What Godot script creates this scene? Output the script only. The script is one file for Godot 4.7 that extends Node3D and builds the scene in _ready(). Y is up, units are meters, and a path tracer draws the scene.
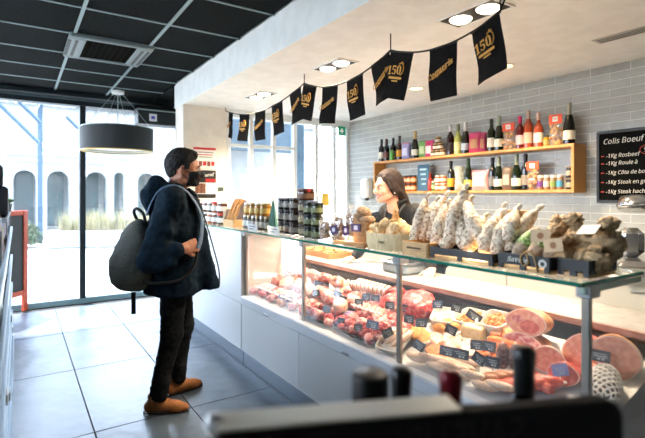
extends Node3D
# A butcher's shop: a customer and a shop assistant talk across a glass meat case. World: -Z runs along the case to the street windows, +X goes behind the counter.

const CEIL_DARK := 2.74
const CEIL_WHITE := 2.47
const WALL_X := 3.95
const GLASS_Y := 1.142

var mats := {}
var used := {}
var noise := FastNoiseLite.new()
var rng := RandomNumberGenerator.new()

# ------------------------------------------------------------------ mesh builder
class MB:
	var v := PackedVector3Array()
	var u := PackedVector2Array()
	var idx := PackedInt32Array()
	var nrm := PackedVector3Array()
	var t := Transform3D.IDENTITY

	func vert(p: Vector3, uv := Vector2.ZERO) -> int:
		v.push_back(t * p)
		u.push_back(uv)
		return v.size() - 1

	func tri(a: int, b: int, c: int) -> void:   # counter-clockwise from outside
		idx.push_back(a); idx.push_back(c); idx.push_back(b)

	func quad(a: Vector3, b: Vector3, c: Vector3, d: Vector3) -> void:
		var i := vert(a, Vector2(0, 1)); vert(b, Vector2(1, 1)); vert(c, Vector2(1, 0)); vert(d, Vector2(0, 0))
		tri(i, i + 1, i + 2); tri(i, i + 2, i + 3)

	func triangle(a: Vector3, b: Vector3, c: Vector3) -> void:
		var i := vert(a); vert(b); vert(c)
		tri(i, i + 1, i + 2)

	func box(lo: Vector3, hi: Vector3) -> void:
		bbox((lo + hi) * 0.5, hi - lo, 0.0)

	func bbox(c: Vector3, s: Vector3, b: float) -> void:   # box with chamfered edges
		var h := s * 0.5
		b = minf(b, minf(h.x, minf(h.y, h.z)) * 0.9)
		for ax in 3:
			for sg in [-1.0, 1.0]:
				var uu := (ax + 1) % 3
				var ww := (ax + 2) % 3
				var p := []
				for q in [[-1, -1], [1, -1], [1, 1], [-1, 1]]:
					var e := Vector3.ZERO
					e[ax] = sg * h[ax]
					e[uu] = q[0] * (h[uu] - b)
					e[ww] = q[1] * (h[ww] - b)
					p.append(c + e)
				if sg > 0: quad(p[0], p[1], p[2], p[3])
				else: quad(p[3], p[2], p[1], p[0])
		if b <= 0.0: return
		for ax in 3:
			var uu := (ax + 1) % 3
			var ww := (ax + 2) % 3
			for q in [[1, 1], [-1, 1], [-1, -1], [1, -1]]:
				var p := []
				for k in [[-1, 0], [1, 0], [1, 1], [-1, 1]]:
					var e := Vector3.ZERO
					e[ax] = k[0] * (h[ax] - b)
					e[uu] = q[0] * (h[uu] - (0.0 if k[1] == 0 else b))
					e[ww] = q[1] * (h[ww] - (b if k[1] == 0 else 0.0))
					p.append(c + e)
				if q[0] * q[1] < 0: quad(p[0], p[1], p[2], p[3])
				else: quad(p[3], p[2], p[1], p[0])
		for sx in [-1.0, 1.0]:
			for sy in [-1.0, 1.0]:
				for sz in [-1.0, 1.0]:
					var a := c + Vector3(sx * h.x, sy * (h.y - b), sz * (h.z - b))
					var d := c + Vector3(sx * (h.x - b), sy * h.y, sz * (h.z - b))
					var e := c + Vector3(sx * (h.x - b), sy * (h.y - b), sz * h.z)
					if sx * sy * sz > 0: triangle(a, d, e)
					else: triangle(a, e, d)

	func rings(rr: Array, closed_ends := true, wrap := true) -> void:   # rings of points that run counter-clockwise seen from the far end
		var n: int = rr[0].size()
		var at := []
		for r in rr.size():
			at.append(v.size())
			for k in n: vert(rr[r][k], Vector2(float(k) / n, 1.0 - float(r) / maxi(1, rr.size() - 1)))
			if wrap: vert(rr[r][0], Vector2(1.0, 1.0 - float(r) / maxi(1, rr.size() - 1)))
		var m := n if wrap else n - 1
		for r in rr.size() - 1:
			for k in m:
				var a: int = at[r] + k
				var b: int = at[r + 1] + k
				tri(a, a + 1, b + 1); tri(a, b + 1, b)
		if closed_ends:
			for e in [0, rr.size() - 1]:
				var c := Vector3.ZERO
				for p in rr[e]: c += p
				var ci := vert(c / n)
				var first := v.size()
				for p in rr[e]: vert(p)
				for k in n:
					if e == 0: tri(ci, first + (k + 1) % n, first + k)
					else: tri(ci, first + k, first + (k + 1) % n)

	func lathe(prof: Array, n := 16, caps := true) -> void:   # profile of Vector2(radius, y), from the bottom up
		var rr := []
		for p in prof:
			var r := []
			for k in n:
				var a := -TAU * k / n
				r.append(Vector3(p.x * cos(a), p.y, p.x * sin(a)))
			rr.append(r)
		rings(rr, caps)

	func tube(pts: Array, rad: Variant, n := 8, caps := true, flat := 1.0) -> void:
		var rr := []
		var side := Vector3.ZERO
		for i in pts.size():
			var dir: Vector3 = (pts[mini(i + 1, pts.size() - 1)] - pts[maxi(i - 1, 0)]).normalized()
			if side == Vector3.ZERO:
				side = dir.cross(Vector3.UP if absf(dir.y) < 0.9 else Vector3.RIGHT).normalized()
			side = (side - dir * side.dot(dir)).normalized()
			var up := dir.cross(side)
			var r: float = rad[i] if rad is Array else rad
			var ring := []
			for k in n:
				var a := TAU * k / n
				ring.append(pts[i] + side * cos(a) * r + up * sin(a) * r * flat)
			rr.append(ring)
		rings(rr, caps)

	func blob(c: Vector3, r: Vector3, e := 1.0, amp := 0.0, freq := 8.0, ns: FastNoiseLite = null, off := 0.0, nu := 18, nv := 12) -> void:
		var rr := []
		for j in nv + 1:
			var ph := -PI / 2 + PI * j / nv
			var ring := []
			for k in nu:
				var th := -TAU * k / nu
				var d := Vector3(spow(cos(ph), e) * spow(cos(th), e), spow(sin(ph), e), spow(cos(ph), e) * spow(sin(th), e))
				var f := 1.0
				if ns: f += amp * ns.get_noise_3d(d.x * freq + off, d.y * freq + off * 1.7, d.z * freq)
				ring.append(c + d * r * f)
			rr.append(ring)
		rings(rr, false)

	static func spow(x: float, e: float) -> float:
		return signf(x) * pow(absf(x), e)

	func prism(poly: PackedVector2Array, z0: float, z1: float, bev := 0.0) -> void:   # polygon in x, y, drawn out along z
		var inner := poly
		if bev > 0.0:
			var off := Geometry2D.offset_polygon(poly, -bev)
			if off.size() == 1: inner = off[0]
			else: bev = 0.0
		if Geometry2D.is_polygon_clockwise(poly):
			poly.reverse()
		if Geometry2D.is_polygon_clockwise(inner):
			inner.reverse()
		var tr := Geometry2D.triangulate_polygon(inner)
		for s in [0, 1]:
			var base := v.size()
			for p in inner: vert(Vector3(p.x, p.y, z1 if s == 1 else z0), p)
			for i in range(0, tr.size(), 3):
				var a := inner[tr[i]]; var b := inner[tr[i + 1]]; var c := inner[tr[i + 2]]
				var ccw := (b - a).cross(c - a) > 0
				if ccw == (s == 1): tri(base + tr[i], base + tr[i + 1], base + tr[i + 2])
				else: tri(base + tr[i], base + tr[i + 2], base + tr[i + 1])
		var n := poly.size()
		for k in n:
			var a := poly[k]; var b := poly[(k + 1) % n]
			quad(Vector3(a.x, a.y, z0 + bev), Vector3(b.x, b.y, z0 + bev), Vector3(b.x, b.y, z1 - bev), Vector3(a.x, a.y, z1 - bev))
		if bev > 0.0 and inner.size() == n:
			var k0 := 0
			var best := 1e9
			for k in n:
				if inner[k].distance_to(poly[0]) < best:
					best = inner[k].distance_to(poly[0]); k0 = k
			for k in n:
				var a := poly[k]; var b := poly[(k + 1) % n]
				var c := inner[(k + k0) % n]; var d := inner[(k + 1 + k0) % n]
				quad(Vector3(a.x, a.y, z1 - bev), Vector3(b.x, b.y, z1 - bev), Vector3(d.x, d.y, z1), Vector3(c.x, c.y, z1))
				quad(Vector3(b.x, b.y, z0 + bev), Vector3(a.x, a.y, z0 + bev), Vector3(c.x, c.y, z0), Vector3(d.x, d.y, z0))

	func ruffle(ns: FastNoiseLite, amp: float, freq: Vector3) -> void:   # folds and wrinkles: push points out and in along their normals
		var nn := PackedVector3Array()
		nn.resize(v.size())
		for i in range(0, idx.size(), 3):
			var a := idx[i]; var b := idx[i + 2]; var c := idx[i + 1]
			var f := (v[b] - v[a]).cross(v[c] - v[a])
			nn[a] += f; nn[b] += f; nn[c] += f
		for i in v.size():
			var p := v[i] * freq
			v[i] += nn[i].normalized() * amp * ns.get_noise_3d(p.x, p.y, p.z)

	func mesh() -> ArrayMesh:
		var nn := PackedVector3Array()
		nn.resize(v.size())
		for i in range(0, idx.size(), 3):
			var a := idx[i]; var b := idx[i + 2]; var c := idx[i + 1]
			var f := (v[b] - v[a]).cross(v[c] - v[a])
			nn[a] += f; nn[b] += f; nn[c] += f
		var seam := {}   # points that share a place and nearly a direction share a normal
		for i in v.size():
			var key := Vector3i((v[i] * 20000.0).round())
			if seam.has(key): seam[key].append(i)
			else: seam[key] = [i]
		var out := nn.duplicate()
		for key in seam:
			var l: Array = seam[key]
			if l.size() < 2: continue
			for i in l:
				var s := Vector3.ZERO
				var ni := nn[i].normalized()
				for j in l:
					if ni.dot(nn[j].normalized()) > 0.72: s += nn[j]
				out[i] = s
		for i in out.size(): out[i] = out[i].normalized() if out[i].length_squared() > 0.0 else Vector3.UP
		var arr := []
		arr.resize(Mesh.ARRAY_MAX)
		arr[Mesh.ARRAY_VERTEX] = v
		arr[Mesh.ARRAY_NORMAL] = out
		arr[Mesh.ARRAY_TEX_UV] = u
		arr[Mesh.ARRAY_INDEX] = idx
		var m := ArrayMesh.new()
		m.add_surface_from_arrays(Mesh.PRIMITIVE_TRIANGLES, arr)
		return m

# ------------------------------------------------------------------ distance fields for bodies
class Field:
	var o: Vector3
	var c: float
	var nx: int
	var ny: int
	var nz: int
	var d := PackedFloat32Array()

	func _init(lo: Vector3, hi: Vector3, cell: float) -> void:
		o = lo; c = cell
		nx = int((hi.x - lo.x) / cell) + 2; ny = int((hi.y - lo.y) / cell) + 2; nz = int((hi.z - lo.z) / cell) + 2
		d.resize(nx * ny * nz)
		d.fill(0.25)

	func span(lo: Vector3, hi: Vector3) -> Array:
		var a := ((lo - o) / c).floor()
		var b := ((hi - o) / c).ceil()
		return [maxi(0, int(a.x)), mini(nx - 1, int(b.x)), maxi(0, int(a.y)), mini(ny - 1, int(b.y)), maxi(0, int(a.z)), mini(nz - 1, int(b.z))]

	func cap(a: Vector3, b: Vector3, ra: float, rb: float, k := 0.03, minus := false) -> void:
		var m := maxf(ra, rb) + k + c * 2.0
		var s := span(a.min(b) - Vector3.ONE * m, a.max(b) + Vector3.ONE * m)
		var ab := b - a
		var l2 := maxf(ab.length_squared(), 1e-9)
		for z in range(s[4], s[5] + 1):
			for y in range(s[2], s[3] + 1):
				var i: int = (z * ny + y) * nx + s[0]
				var p := o + Vector3(s[0], y, z) * c
				for x in range(s[0], s[1] + 1):
					var h := clampf((p - a).dot(ab) / l2, 0.0, 1.0)
					var e := p.distance_to(a + ab * h) - (ra + (rb - ra) * h)
					var w := d[i]
					if minus:
						var g := maxf(k - absf(w + e), 0.0) / k
						d[i] = maxf(w, -e) + g * g * k * 0.25
					elif e < w + k:
						var g := maxf(k - absf(w - e), 0.0) / k
						d[i] = minf(w, e) - g * g * k * 0.25
					i += 1
					p.x += c

	func ell(q: Vector3, r: Vector3, k := 0.03, bas := Basis.IDENTITY, minus := false) -> void:
		var m := maxf(r.x, maxf(r.y, r.z)) + k + c * 2.0
		var s := span(q - Vector3.ONE * m, q + Vector3.ONE * m)
		var inv := bas.inverse()
		for z in range(s[4], s[5] + 1):
			for y in range(s[2], s[3] + 1):
				var i: int = (z * ny + y) * nx + s[0]
				var p := o + Vector3(s[0], y, z) * c
				for x in range(s[0], s[1] + 1):
					var l := inv * (p - q)
					var k0 := (l / r).length()
					var k1 := (l / (r * r)).length()
					var e := k0 * (k0 - 1.0) / maxf(k1, 1e-6)
					var w := d[i]
					if minus:
						var g := maxf(k - absf(w + e), 0.0) / k
						d[i] = maxf(w, -e) + g * g * k * 0.25
					elif e < w + k:
						var g := maxf(k - absf(w - e), 0.0) / k
						d[i] = minf(w, e) - g * g * k * 0.25
					i += 1
					p.x += c

	func derived(grow: float, region: Callable) -> Field:   # the shell of this shape, grown, where region(p) < 0
		var f := Field.new(o, o + Vector3(nx - 2, ny - 2, nz - 2) * c, c)
		f.nx = nx; f.ny = ny; f.nz = nz
		f.d = d.duplicate()
		for z in nz:
			for y in ny:
				for x in nx:
					var i := (z * ny + y) * nx + x
					var w := d[i] - grow
					if w < 0.04: w = maxf(w, region.call(o + Vector3(x, y, z) * c))
					f.d[i] = w
		return f

	func mesh(mb: MB) -> void:   # surface nets
		var at := {}
		var cut := c * 2.6
		var row := nx
		var lay := nx * ny
		var offs := [0, 1, row, row + 1, lay, lay + 1, lay + row, lay + row + 1]
		var cor := [Vector3(0, 0, 0), Vector3(1, 0, 0), Vector3(0, 1, 0), Vector3(1, 1, 0), Vector3(0, 0, 1), Vector3(1, 0, 1), Vector3(0, 1, 1), Vector3(1, 1, 1)]
		var edges := [[0, 1], [2, 3], [4, 5], [6, 7], [0, 2], [1, 3], [4, 6], [5, 7], [0, 4], [1, 5], [2, 6], [3, 7]]
		for z in nz - 1:
			for y in ny - 1:
				var i := (z * ny + y) * nx
				for x in nx - 1:
					var d0 := d[i]
					if d0 < cut and d0 > -cut:
						var neg := 0
						for f in offs:
							if d[i + f] < 0.0: neg += 1
						if neg > 0 and neg < 8:
							var s := Vector3.ZERO
							var n := 0
							for e in edges:
								var p: float = d[i + offs[e[0]]]
								var q: float = d[i + offs[e[1]]]
								if (p < 0.0) != (q < 0.0):
									s += cor[e[0]].lerp(cor[e[1]], p / (p - q)); n += 1
							at[i] = mb.vert(o + (Vector3(x, y, z) + s / n) * c)
					i += 1
		for i in at:
			for ax in 3:
				var st: int = [1, row, lay][ax]
				if i + st >= d.size(): continue
				var p := d[i]
				var q := d[i + st]
				if (p < 0.0) == (q < 0.0): continue
				var a: int = [row, lay, 1][ax]
				var b: int = [lay, 1, row][ax]
				if not (at.has(i - a) and at.has(i - b) and at.has(i - a - b)): continue
				if p < 0.0:
					mb.tri(at[i - a - b], at[i - b], at[i]); mb.tri(at[i - a - b], at[i], at[i - a])
				else:
					mb.tri(at[i - a - b], at[i], at[i - b]); mb.tri(at[i - a - b], at[i - a], at[i])

# ------------------------------------------------------------------ things, parts, materials
func numbered(called: String) -> String:
	used[called] = used.get(called, -1) + 1
	return called if used[called] == 0 else "%s_%03d" % [called, used[called]]

func thing(called: String, label: String, category: String, at := Vector3.ZERO, turn := 0.0, group := "") -> Node3D:
	var o := Node3D.new()
	o.name = numbered(called)
	add_child(o)
	o.position = at
	o.rotation.y = turn
	tag(o, label, category, group)
	return o

func tag(o: Node, label: String, category: String, group := "") -> void:
	o.set_meta("label", label)
	o.set_meta("category", category)
	if group: o.set_meta("group", group)

func part(called: String, shape: Variant, m: Material, parent: Node3D = self) -> MeshInstance3D:
	var o := MeshInstance3D.new()
	o.name = called
	o.mesh = shape.mesh() if shape is MB else shape
	o.material_override = m
	o.cast_shadow = GeometryInstance3D.SHADOW_CASTING_SETTING_ON
	parent.add_child(o, true)
	return o

func solo(called: String, shape: Variant, m: Material, label: String, category: String, group := "") -> MeshInstance3D:
	var o := part(numbered(called), shape, m)
	tag(o, label, category, group)
	return o

func struct(called: String, shape: Variant, m: Material) -> MeshInstance3D:
	var o := part(called, shape, m)
	o.set_meta("kind", "structure")
	return o

func copy(src: Node3D, called: String, label: String, at: Vector3, turn := 0.0, group := "") -> Node3D:
	var o: Node3D = src.duplicate()
	o.name = numbered(called)
	add_child(o)
	o.position = at
	o.rotation.y = turn
	o.set_meta("label", label)
	if group: o.set_meta("group", group)
	return o

func mt(called: String, c := Color.WHITE, rough := 0.6, metal := 0.0) -> StandardMaterial3D:
	if mats.has(called): return mats[called]
	var m := StandardMaterial3D.new()
	m.resource_name = called
	m.albedo_color = c
	m.roughness = rough
	m.metallic = metal
	mats[called] = m
	return m

func nm(called: String, cols: Array, offs: Array, scale: Vector3, rough := 0.6, bump := 0.0, freq := 0.02, kind := FastNoiseLite.TYPE_SIMPLEX_SMOOTH, oct := 4, size := 256) -> StandardMaterial3D:
	if mats.has(called): return mats[called]
	var m := mt(called, Color.WHITE, rough)
	var g := Gradient.new()
	g.offsets = PackedFloat32Array(offs)
	g.colors = PackedColorArray(cols)
	var n := FastNoiseLite.new()
	n.noise_type = kind
	n.frequency = freq
	n.fractal_octaves = oct
	n.seed = called.hash() % 1000
	var t := NoiseTexture2D.new()
	t.width = size; t.height = size
	t.seamless = true
	t.noise = n
	t.color_ramp = g
	m.albedo_texture = t
	m.uv1_triplanar = true
	m.uv1_scale = scale
	if bump > 0.0:
		var b := NoiseTexture2D.new()
		b.width = size; b.height = size
		b.seamless = true
		b.noise = n
		b.as_normal_map = true
		b.bump_strength = bump
		m.normal_enabled = true
		m.normal_texture = b
	return m

func glass(called: String, c: Color, a: float) -> StandardMaterial3D:
	var m := mt(called, Color(c.r, c.g, c.b, a), 0.02)
	m.transparency = BaseMaterial3D.TRANSPARENCY_ALPHA
	return m

func glow(called: String, c: Color, k: float) -> StandardMaterial3D:
	var m := mt(called, Color(0.9, 0.9, 0.9), 0.5)
	m.emission_enabled = true
	m.emission = c
	m.emission_energy_multiplier = k
	return m

func words(text: String, size: float, m: Material, parent: Node3D, at: Vector3, turn := Vector3.ZERO, font := "Droid Sans", called := "lettering", weight := 400, slant := 0.0) -> MeshInstance3D:
	var f := SystemFont.new()
	f.font_names = PackedStringArray([font])
	f.font_weight = weight
	var t := TextMesh.new()
	t.font = f
	t.text = text
	t.font_size = 32
	t.pixel_size = size / 32.0
	t.depth = 0.0012
	t.curve_step = 4.0
	var o := part(called, t, m, parent)
	o.transform = Transform3D(Basis.from_euler(turn) * Basis(Vector3(1, 0, 0), Vector3(slant, 1, 0), Vector3(0, 0, 1)), at)
	return o

func V(x: float, y: float, z: float) -> Vector3:
	return Vector3(x, y, z)

func bx(lo: Vector3, hi: Vector3, bev := 0.0) -> MB:
	var m := MB.new()
	m.bbox((lo + hi) * 0.5, hi - lo, bev)
	return m

func tb(pts: Array, r: Variant, n := 8) -> MB:
	var m := MB.new()
	m.tube(pts, r, n)
	return m

func lat(prof: Array, n := 16, caps := true) -> MB:
	var m := MB.new()
	m.lathe(prof, n, caps)
	return m

func smooth_path(pts: Array, n: int) -> Array:
	var out := []
	for i in pts.size() - 1:
		var a: Vector3 = pts[maxi(i - 1, 0)]; var b: Vector3 = pts[i]
		var c: Vector3 = pts[i + 1]; var d: Vector3 = pts[mini(i + 2, pts.size() - 1)]
		for k in n: out.append(b.cubic_interpolate(c, a, d, float(k) / n))
	out.append(pts[-1])
	return out

# ------------------------------------------------------------------ the scene
func _ready() -> void:
	noise.noise_type = FastNoiseLite.TYPE_SIMPLEX_SMOOTH
	noise.frequency = 1.0
	noise.seed = 7
	rng.seed = 20
	view_and_light()
	shell()
	street_front()
	outside()
	meat_case()
	back_shelf()
	ceiling_things()
	bunting()
	customer()
	assistant()
	shelf_goods()
	counter_goods()
	meats()
	left_rack()
	front_display()

func view_and_light() -> void:
	var cam := Camera3D.new()
	cam.name = "camera"
	add_child(cam)
	var lens := CameraAttributesPhysical.new()
	lens.frustum_focal_length = 25.7
	lens.frustum_focus_distance = 3.1
	lens.frustum_near = 0.05
	lens.frustum_far = 300.0
	lens.exposure_aperture = 2.0
	cam.attributes = lens
	cam.set_frustum(2.0 * 0.05 * 219.0 / 460.0, Vector2(0.0, -0.05 * 24.0 / 460.0), 0.05, 300.0)
	cam.position = V(0, 1.43, 0)
	cam.rotation.y = -deg_to_rad(33.5)
	cam.current = true

	var env := Environment.new()
	env.background_mode = Environment.BG_SKY
	var sky := Sky.new()
	var sm := ProceduralSkyMaterial.new()
	sm.sky_top_color = Color(0.76, 0.84, 0.95)
	sm.sky_horizon_color = Color(0.92, 0.96, 1.0)
	sm.ground_bottom_color = Color(0.5, 0.5, 0.5)
	sm.ground_horizon_color = Color(0.85, 0.9, 0.95)
	sm.sun_angle_max = 1.0
	sm.sky_energy_multiplier = 3.7
	sm.ground_energy_multiplier = 1.6
	sky.sky_material = sm
	env.sky = sky
	env.tonemap_mode = Environment.TONE_MAPPER_LINEAR
	env.tonemap_exposure = 1.06
	env.sdfgi_enabled = true
	env.ssao_enabled = true
	env.ssil_enabled = true
	var we := WorldEnvironment.new()
	we.name = "world_environment"
	we.environment = env
	add_child(we)

	var sun := DirectionalLight3D.new()
	sun.name = "sun"
	sun.light_color = Color(1.0, 0.96, 0.9)
	sun.light_energy = 8.0
	sun.light_angular_distance = 0.6
	sun.shadow_enabled = true
	add_child(sun)
	sun.look_at_from_position(V(-1.0, 8.2, -11.0), V(0.6, 0, -6.6), Vector3.UP)

# ------------------------------------------------------------------ room
func shell() -> void:
	var grout := mt("floor_grout", Color(0.16, 0.17, 0.18), 0.9)
	var fl := struct("floor", bx(V(-2.3, -0.2, -6.95), V(4.1, -0.006, 2.6)), grout)
	var slate := []
	for k in 3:
		var b: float = [0.285, 0.305, 0.27][k]
		slate.append(nm("slate_tile_%d" % k, [Color(b * 0.78, b * 0.95, b * 1.1), Color(b * 0.95, b * 1.12, b * 1.28), Color(b * 0.84, b * 1.0, b * 1.15)], [0.25, 0.55, 0.8], V(0.7, 0.7, 0.7), 0.33, 1.0, 0.012))
	var tile := MB.new()
	tile.bbox(V(0, -0.006, 0), V(0.584, 0.012, 1.184), 0.002)
	var tile_mesh := tile.mesh()
	for i in range(-5, 7):
		for j in range(-2, 6):
			var x0 := 0.385 + i * 0.59
			var z0 := -3.07 + j * 1.19 - 1.19
			if x0 + 0.59 < -2.3 or x0 > 3.95 or z0 > 2.6: continue
			var o := part("tile", tile_mesh, slate[(i * 7 + j * 5 + 80) % 3], fl)
			o.position = V(x0 + 0.295, 0.0, z0 + 0.595)
	# dark ceiling of square panels in a pale grid, over the customers' side
	var dark := nm("ceiling_panel", [Color(0.035, 0.050, 0.055), Color(0.070, 0.088, 0.092)], [0.3, 0.7], V(3, 3, 3), 0.95, 0.6, 0.05)
	dark.metallic_specular = 0.2
	var c1 := struct("ceiling_dark", bx(V(-2.3, CEIL_DARK + 0.03, -6.95), V(1.62, CEIL_DARK + 0.2, 2.6)), mt("ceiling_void", Color(0.08, 0.09, 0.09), 0.9))
	part("alcove_panel", bx(V(1.565, CEIL_DARK - 0.001, -6.95), V(2.3, CEIL_DARK + 0.2, -5.55)), dark, c1)
	var panel := MB.new()
	panel.bbox(V(0, 0.012, 0), V(0.57, 0.024, 0.60), 0.003)
	var panel_mesh := panel.mesh()
	for i in range(-5, 2):
		for j in range(-6, 10):
			var x0 := 0.385 + i * 0.585
			var z0 := -3.615 + j * 0.618
			if z0 > 2.5 or z0 < -6.9 or (i == 0 and j == -2): continue
			var o := part("panel", panel_mesh, dark, c1)
			o.position = V(x0 + 0.2925, CEIL_DARK + 0.006, z0 + 0.309)
	var bar := mt("grid_bar", Color(0.42, 0.50, 0.51), 0.5)
	for i in range(-4, 2):
		part("grid_bar", bx(V(0.385 + i * 0.585 - 0.012, CEIL_DARK - 0.002, -6.85), V(0.385 + i * 0.585 + 0.012, CEIL_DARK + 0.03, 2.5)), bar, c1)
	for j in range(-5, 10):
		part("grid_bar", bx(V(-2.2, CEIL_DARK - 0.001, -3.615 + j * 0.618 - 0.010), V(1.56, CEIL_DARK + 0.03, -3.615 + j * 0.618 + 0.010)), bar, c1)
	# white lowered ceiling over the counter with its upright face
	var plaster := nm("white_plaster", [Color(0.86, 0.86, 0.85), Color(0.89, 0.89, 0.88)], [0.3, 0.7], V(1, 1, 1), 0.8)
	struct("ceiling_white", bx(V(1.57, CEIL_WHITE, -5.6), V(4.1, CEIL_WHITE + 0.5, 2.6)), plaster)
	# walls
	var tilewall := struct("wall_back", bx(V(WALL_X, 0, -5.3), V(WALL_X + 0.2, 2.6, 2.6)), mt("tile_joint", Color(0.84, 0.85, 0.83), 0.9))
	wall_tiles(tilewall)
	var plain := nm("painted_wall", [Color(0.80, 0.79, 0.76), Color(0.83, 0.82, 0.79)], [0.3, 0.7], V(1, 1, 1), 0.8)
	# the left side is glazed along the street as far as the rack reaches
	var dark_frame := mt("dark_frame", Color(0.10, 0.135, 0.15), 0.4, 0.3)
	var clear := glass("window_pane", Color(0.9, 0.97, 0.97), 0.04)
	var wl := struct("wall_left", bx(V(-2.4, 0, -6.95), V(-2.2, 0.35, -1.5)), plain)
	part("lintel", bx(V(-2.4, 2.62, -6.95), V(-2.2, 2.9, -1.5)), plain, wl)
	part("pier", bx(V(-2.4, 0, -1.5), V(-2.2, 2.9, 2.6)), plain, wl)
	for z in [-6.9, -5.3, -3.7, -2.1]: part("mullion", bx(V(-2.34, 0.35, z - 0.04), V(-2.24, 2.62, z + 0.04)), dark_frame, wl)
	part("pane", bx(V(-2.30, 0.35, -6.9), V(-2.29, 2.62, -1.5)), clear, wl)
	struct("wall_rear", bx(V(-2.4, 0, 2.5), V(4.1, 2.9, 2.7)), plain)
	# upright pier between the street front and the windows behind the counter
	struct("wall_pier", bx(V(1.572, 0, -5.56), V(2.10, 2.469, -5.26), 0.004), nm("cream_wall", [Color(0.84, 0.81, 0.76), Color(0.87, 0.84, 0.79)], [0.3, 0.7], V(1, 1, 1), 0.75))
	struct("wall_return", bx(V(2.10, 0, -6.95), V(2.2, 2.9, -5.56)), plain)

func wall_tiles(wall: Node3D) -> void:
	var tones := []
	for k in 4:
		var g: float = [0.60, 0.62, 0.58, 0.61][k]
		tones.append(nm("grey_glazed_tile_%d" % k, [Color(g * 0.99, g, g * 0.97), Color(g * 1.03, g * 1.04, g * 1.01)], [0.3, 0.7], V(2, 2, 2), 0.3))
	var h := 0.066
	var l := 0.30
	var one := MB.new()
	one.bbox(V(-0.0012, 0, 0), V(0.0025, h - 0.005, l - 0.005), 0.0009)
	var one_mesh := one.mesh()
	var rest := MB.new()
	var n := 0
	var row := 0
	var y := CEIL_WHITE - h * 0.5
	while y > 0.9:
		var z := -1.05 - (0.15 if row % 2 else 0.0)
		while z > -5.3:
			var hi := minf(z, 2.4)
			var lo := maxf(z - l, -5.28)
			# the pieces in plain view stand as parts of their own
			if n < 300 and y > 1.15 and hi - lo > 0.29:
				var o := part("tile", one_mesh, tones[rng.randi() % 4], wall)
				o.position = V(WALL_X, y, z - l * 0.5)
				n += 1
			elif hi - lo > 0.02:
				rest.bbox(V(WALL_X - 0.0012, y, (lo + hi) * 0.5), V(0.0025, h - 0.005, hi - lo - 0.005), 0.0009)
			z -= l
		z = -1.05 - (0.15 if row % 2 else 0.0)
		while z < 2.3:
			rest.bbox(V(WALL_X - 0.0012, y, z + l * 0.5), V(0.0025, h - 0.005, l - 0.005), 0.0009)
			z += l
		y -= h
		row += 1
	var r := part("remaining_tiles", rest, tones[0], wall)
	r.set_meta("kind", "stuff")

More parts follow.
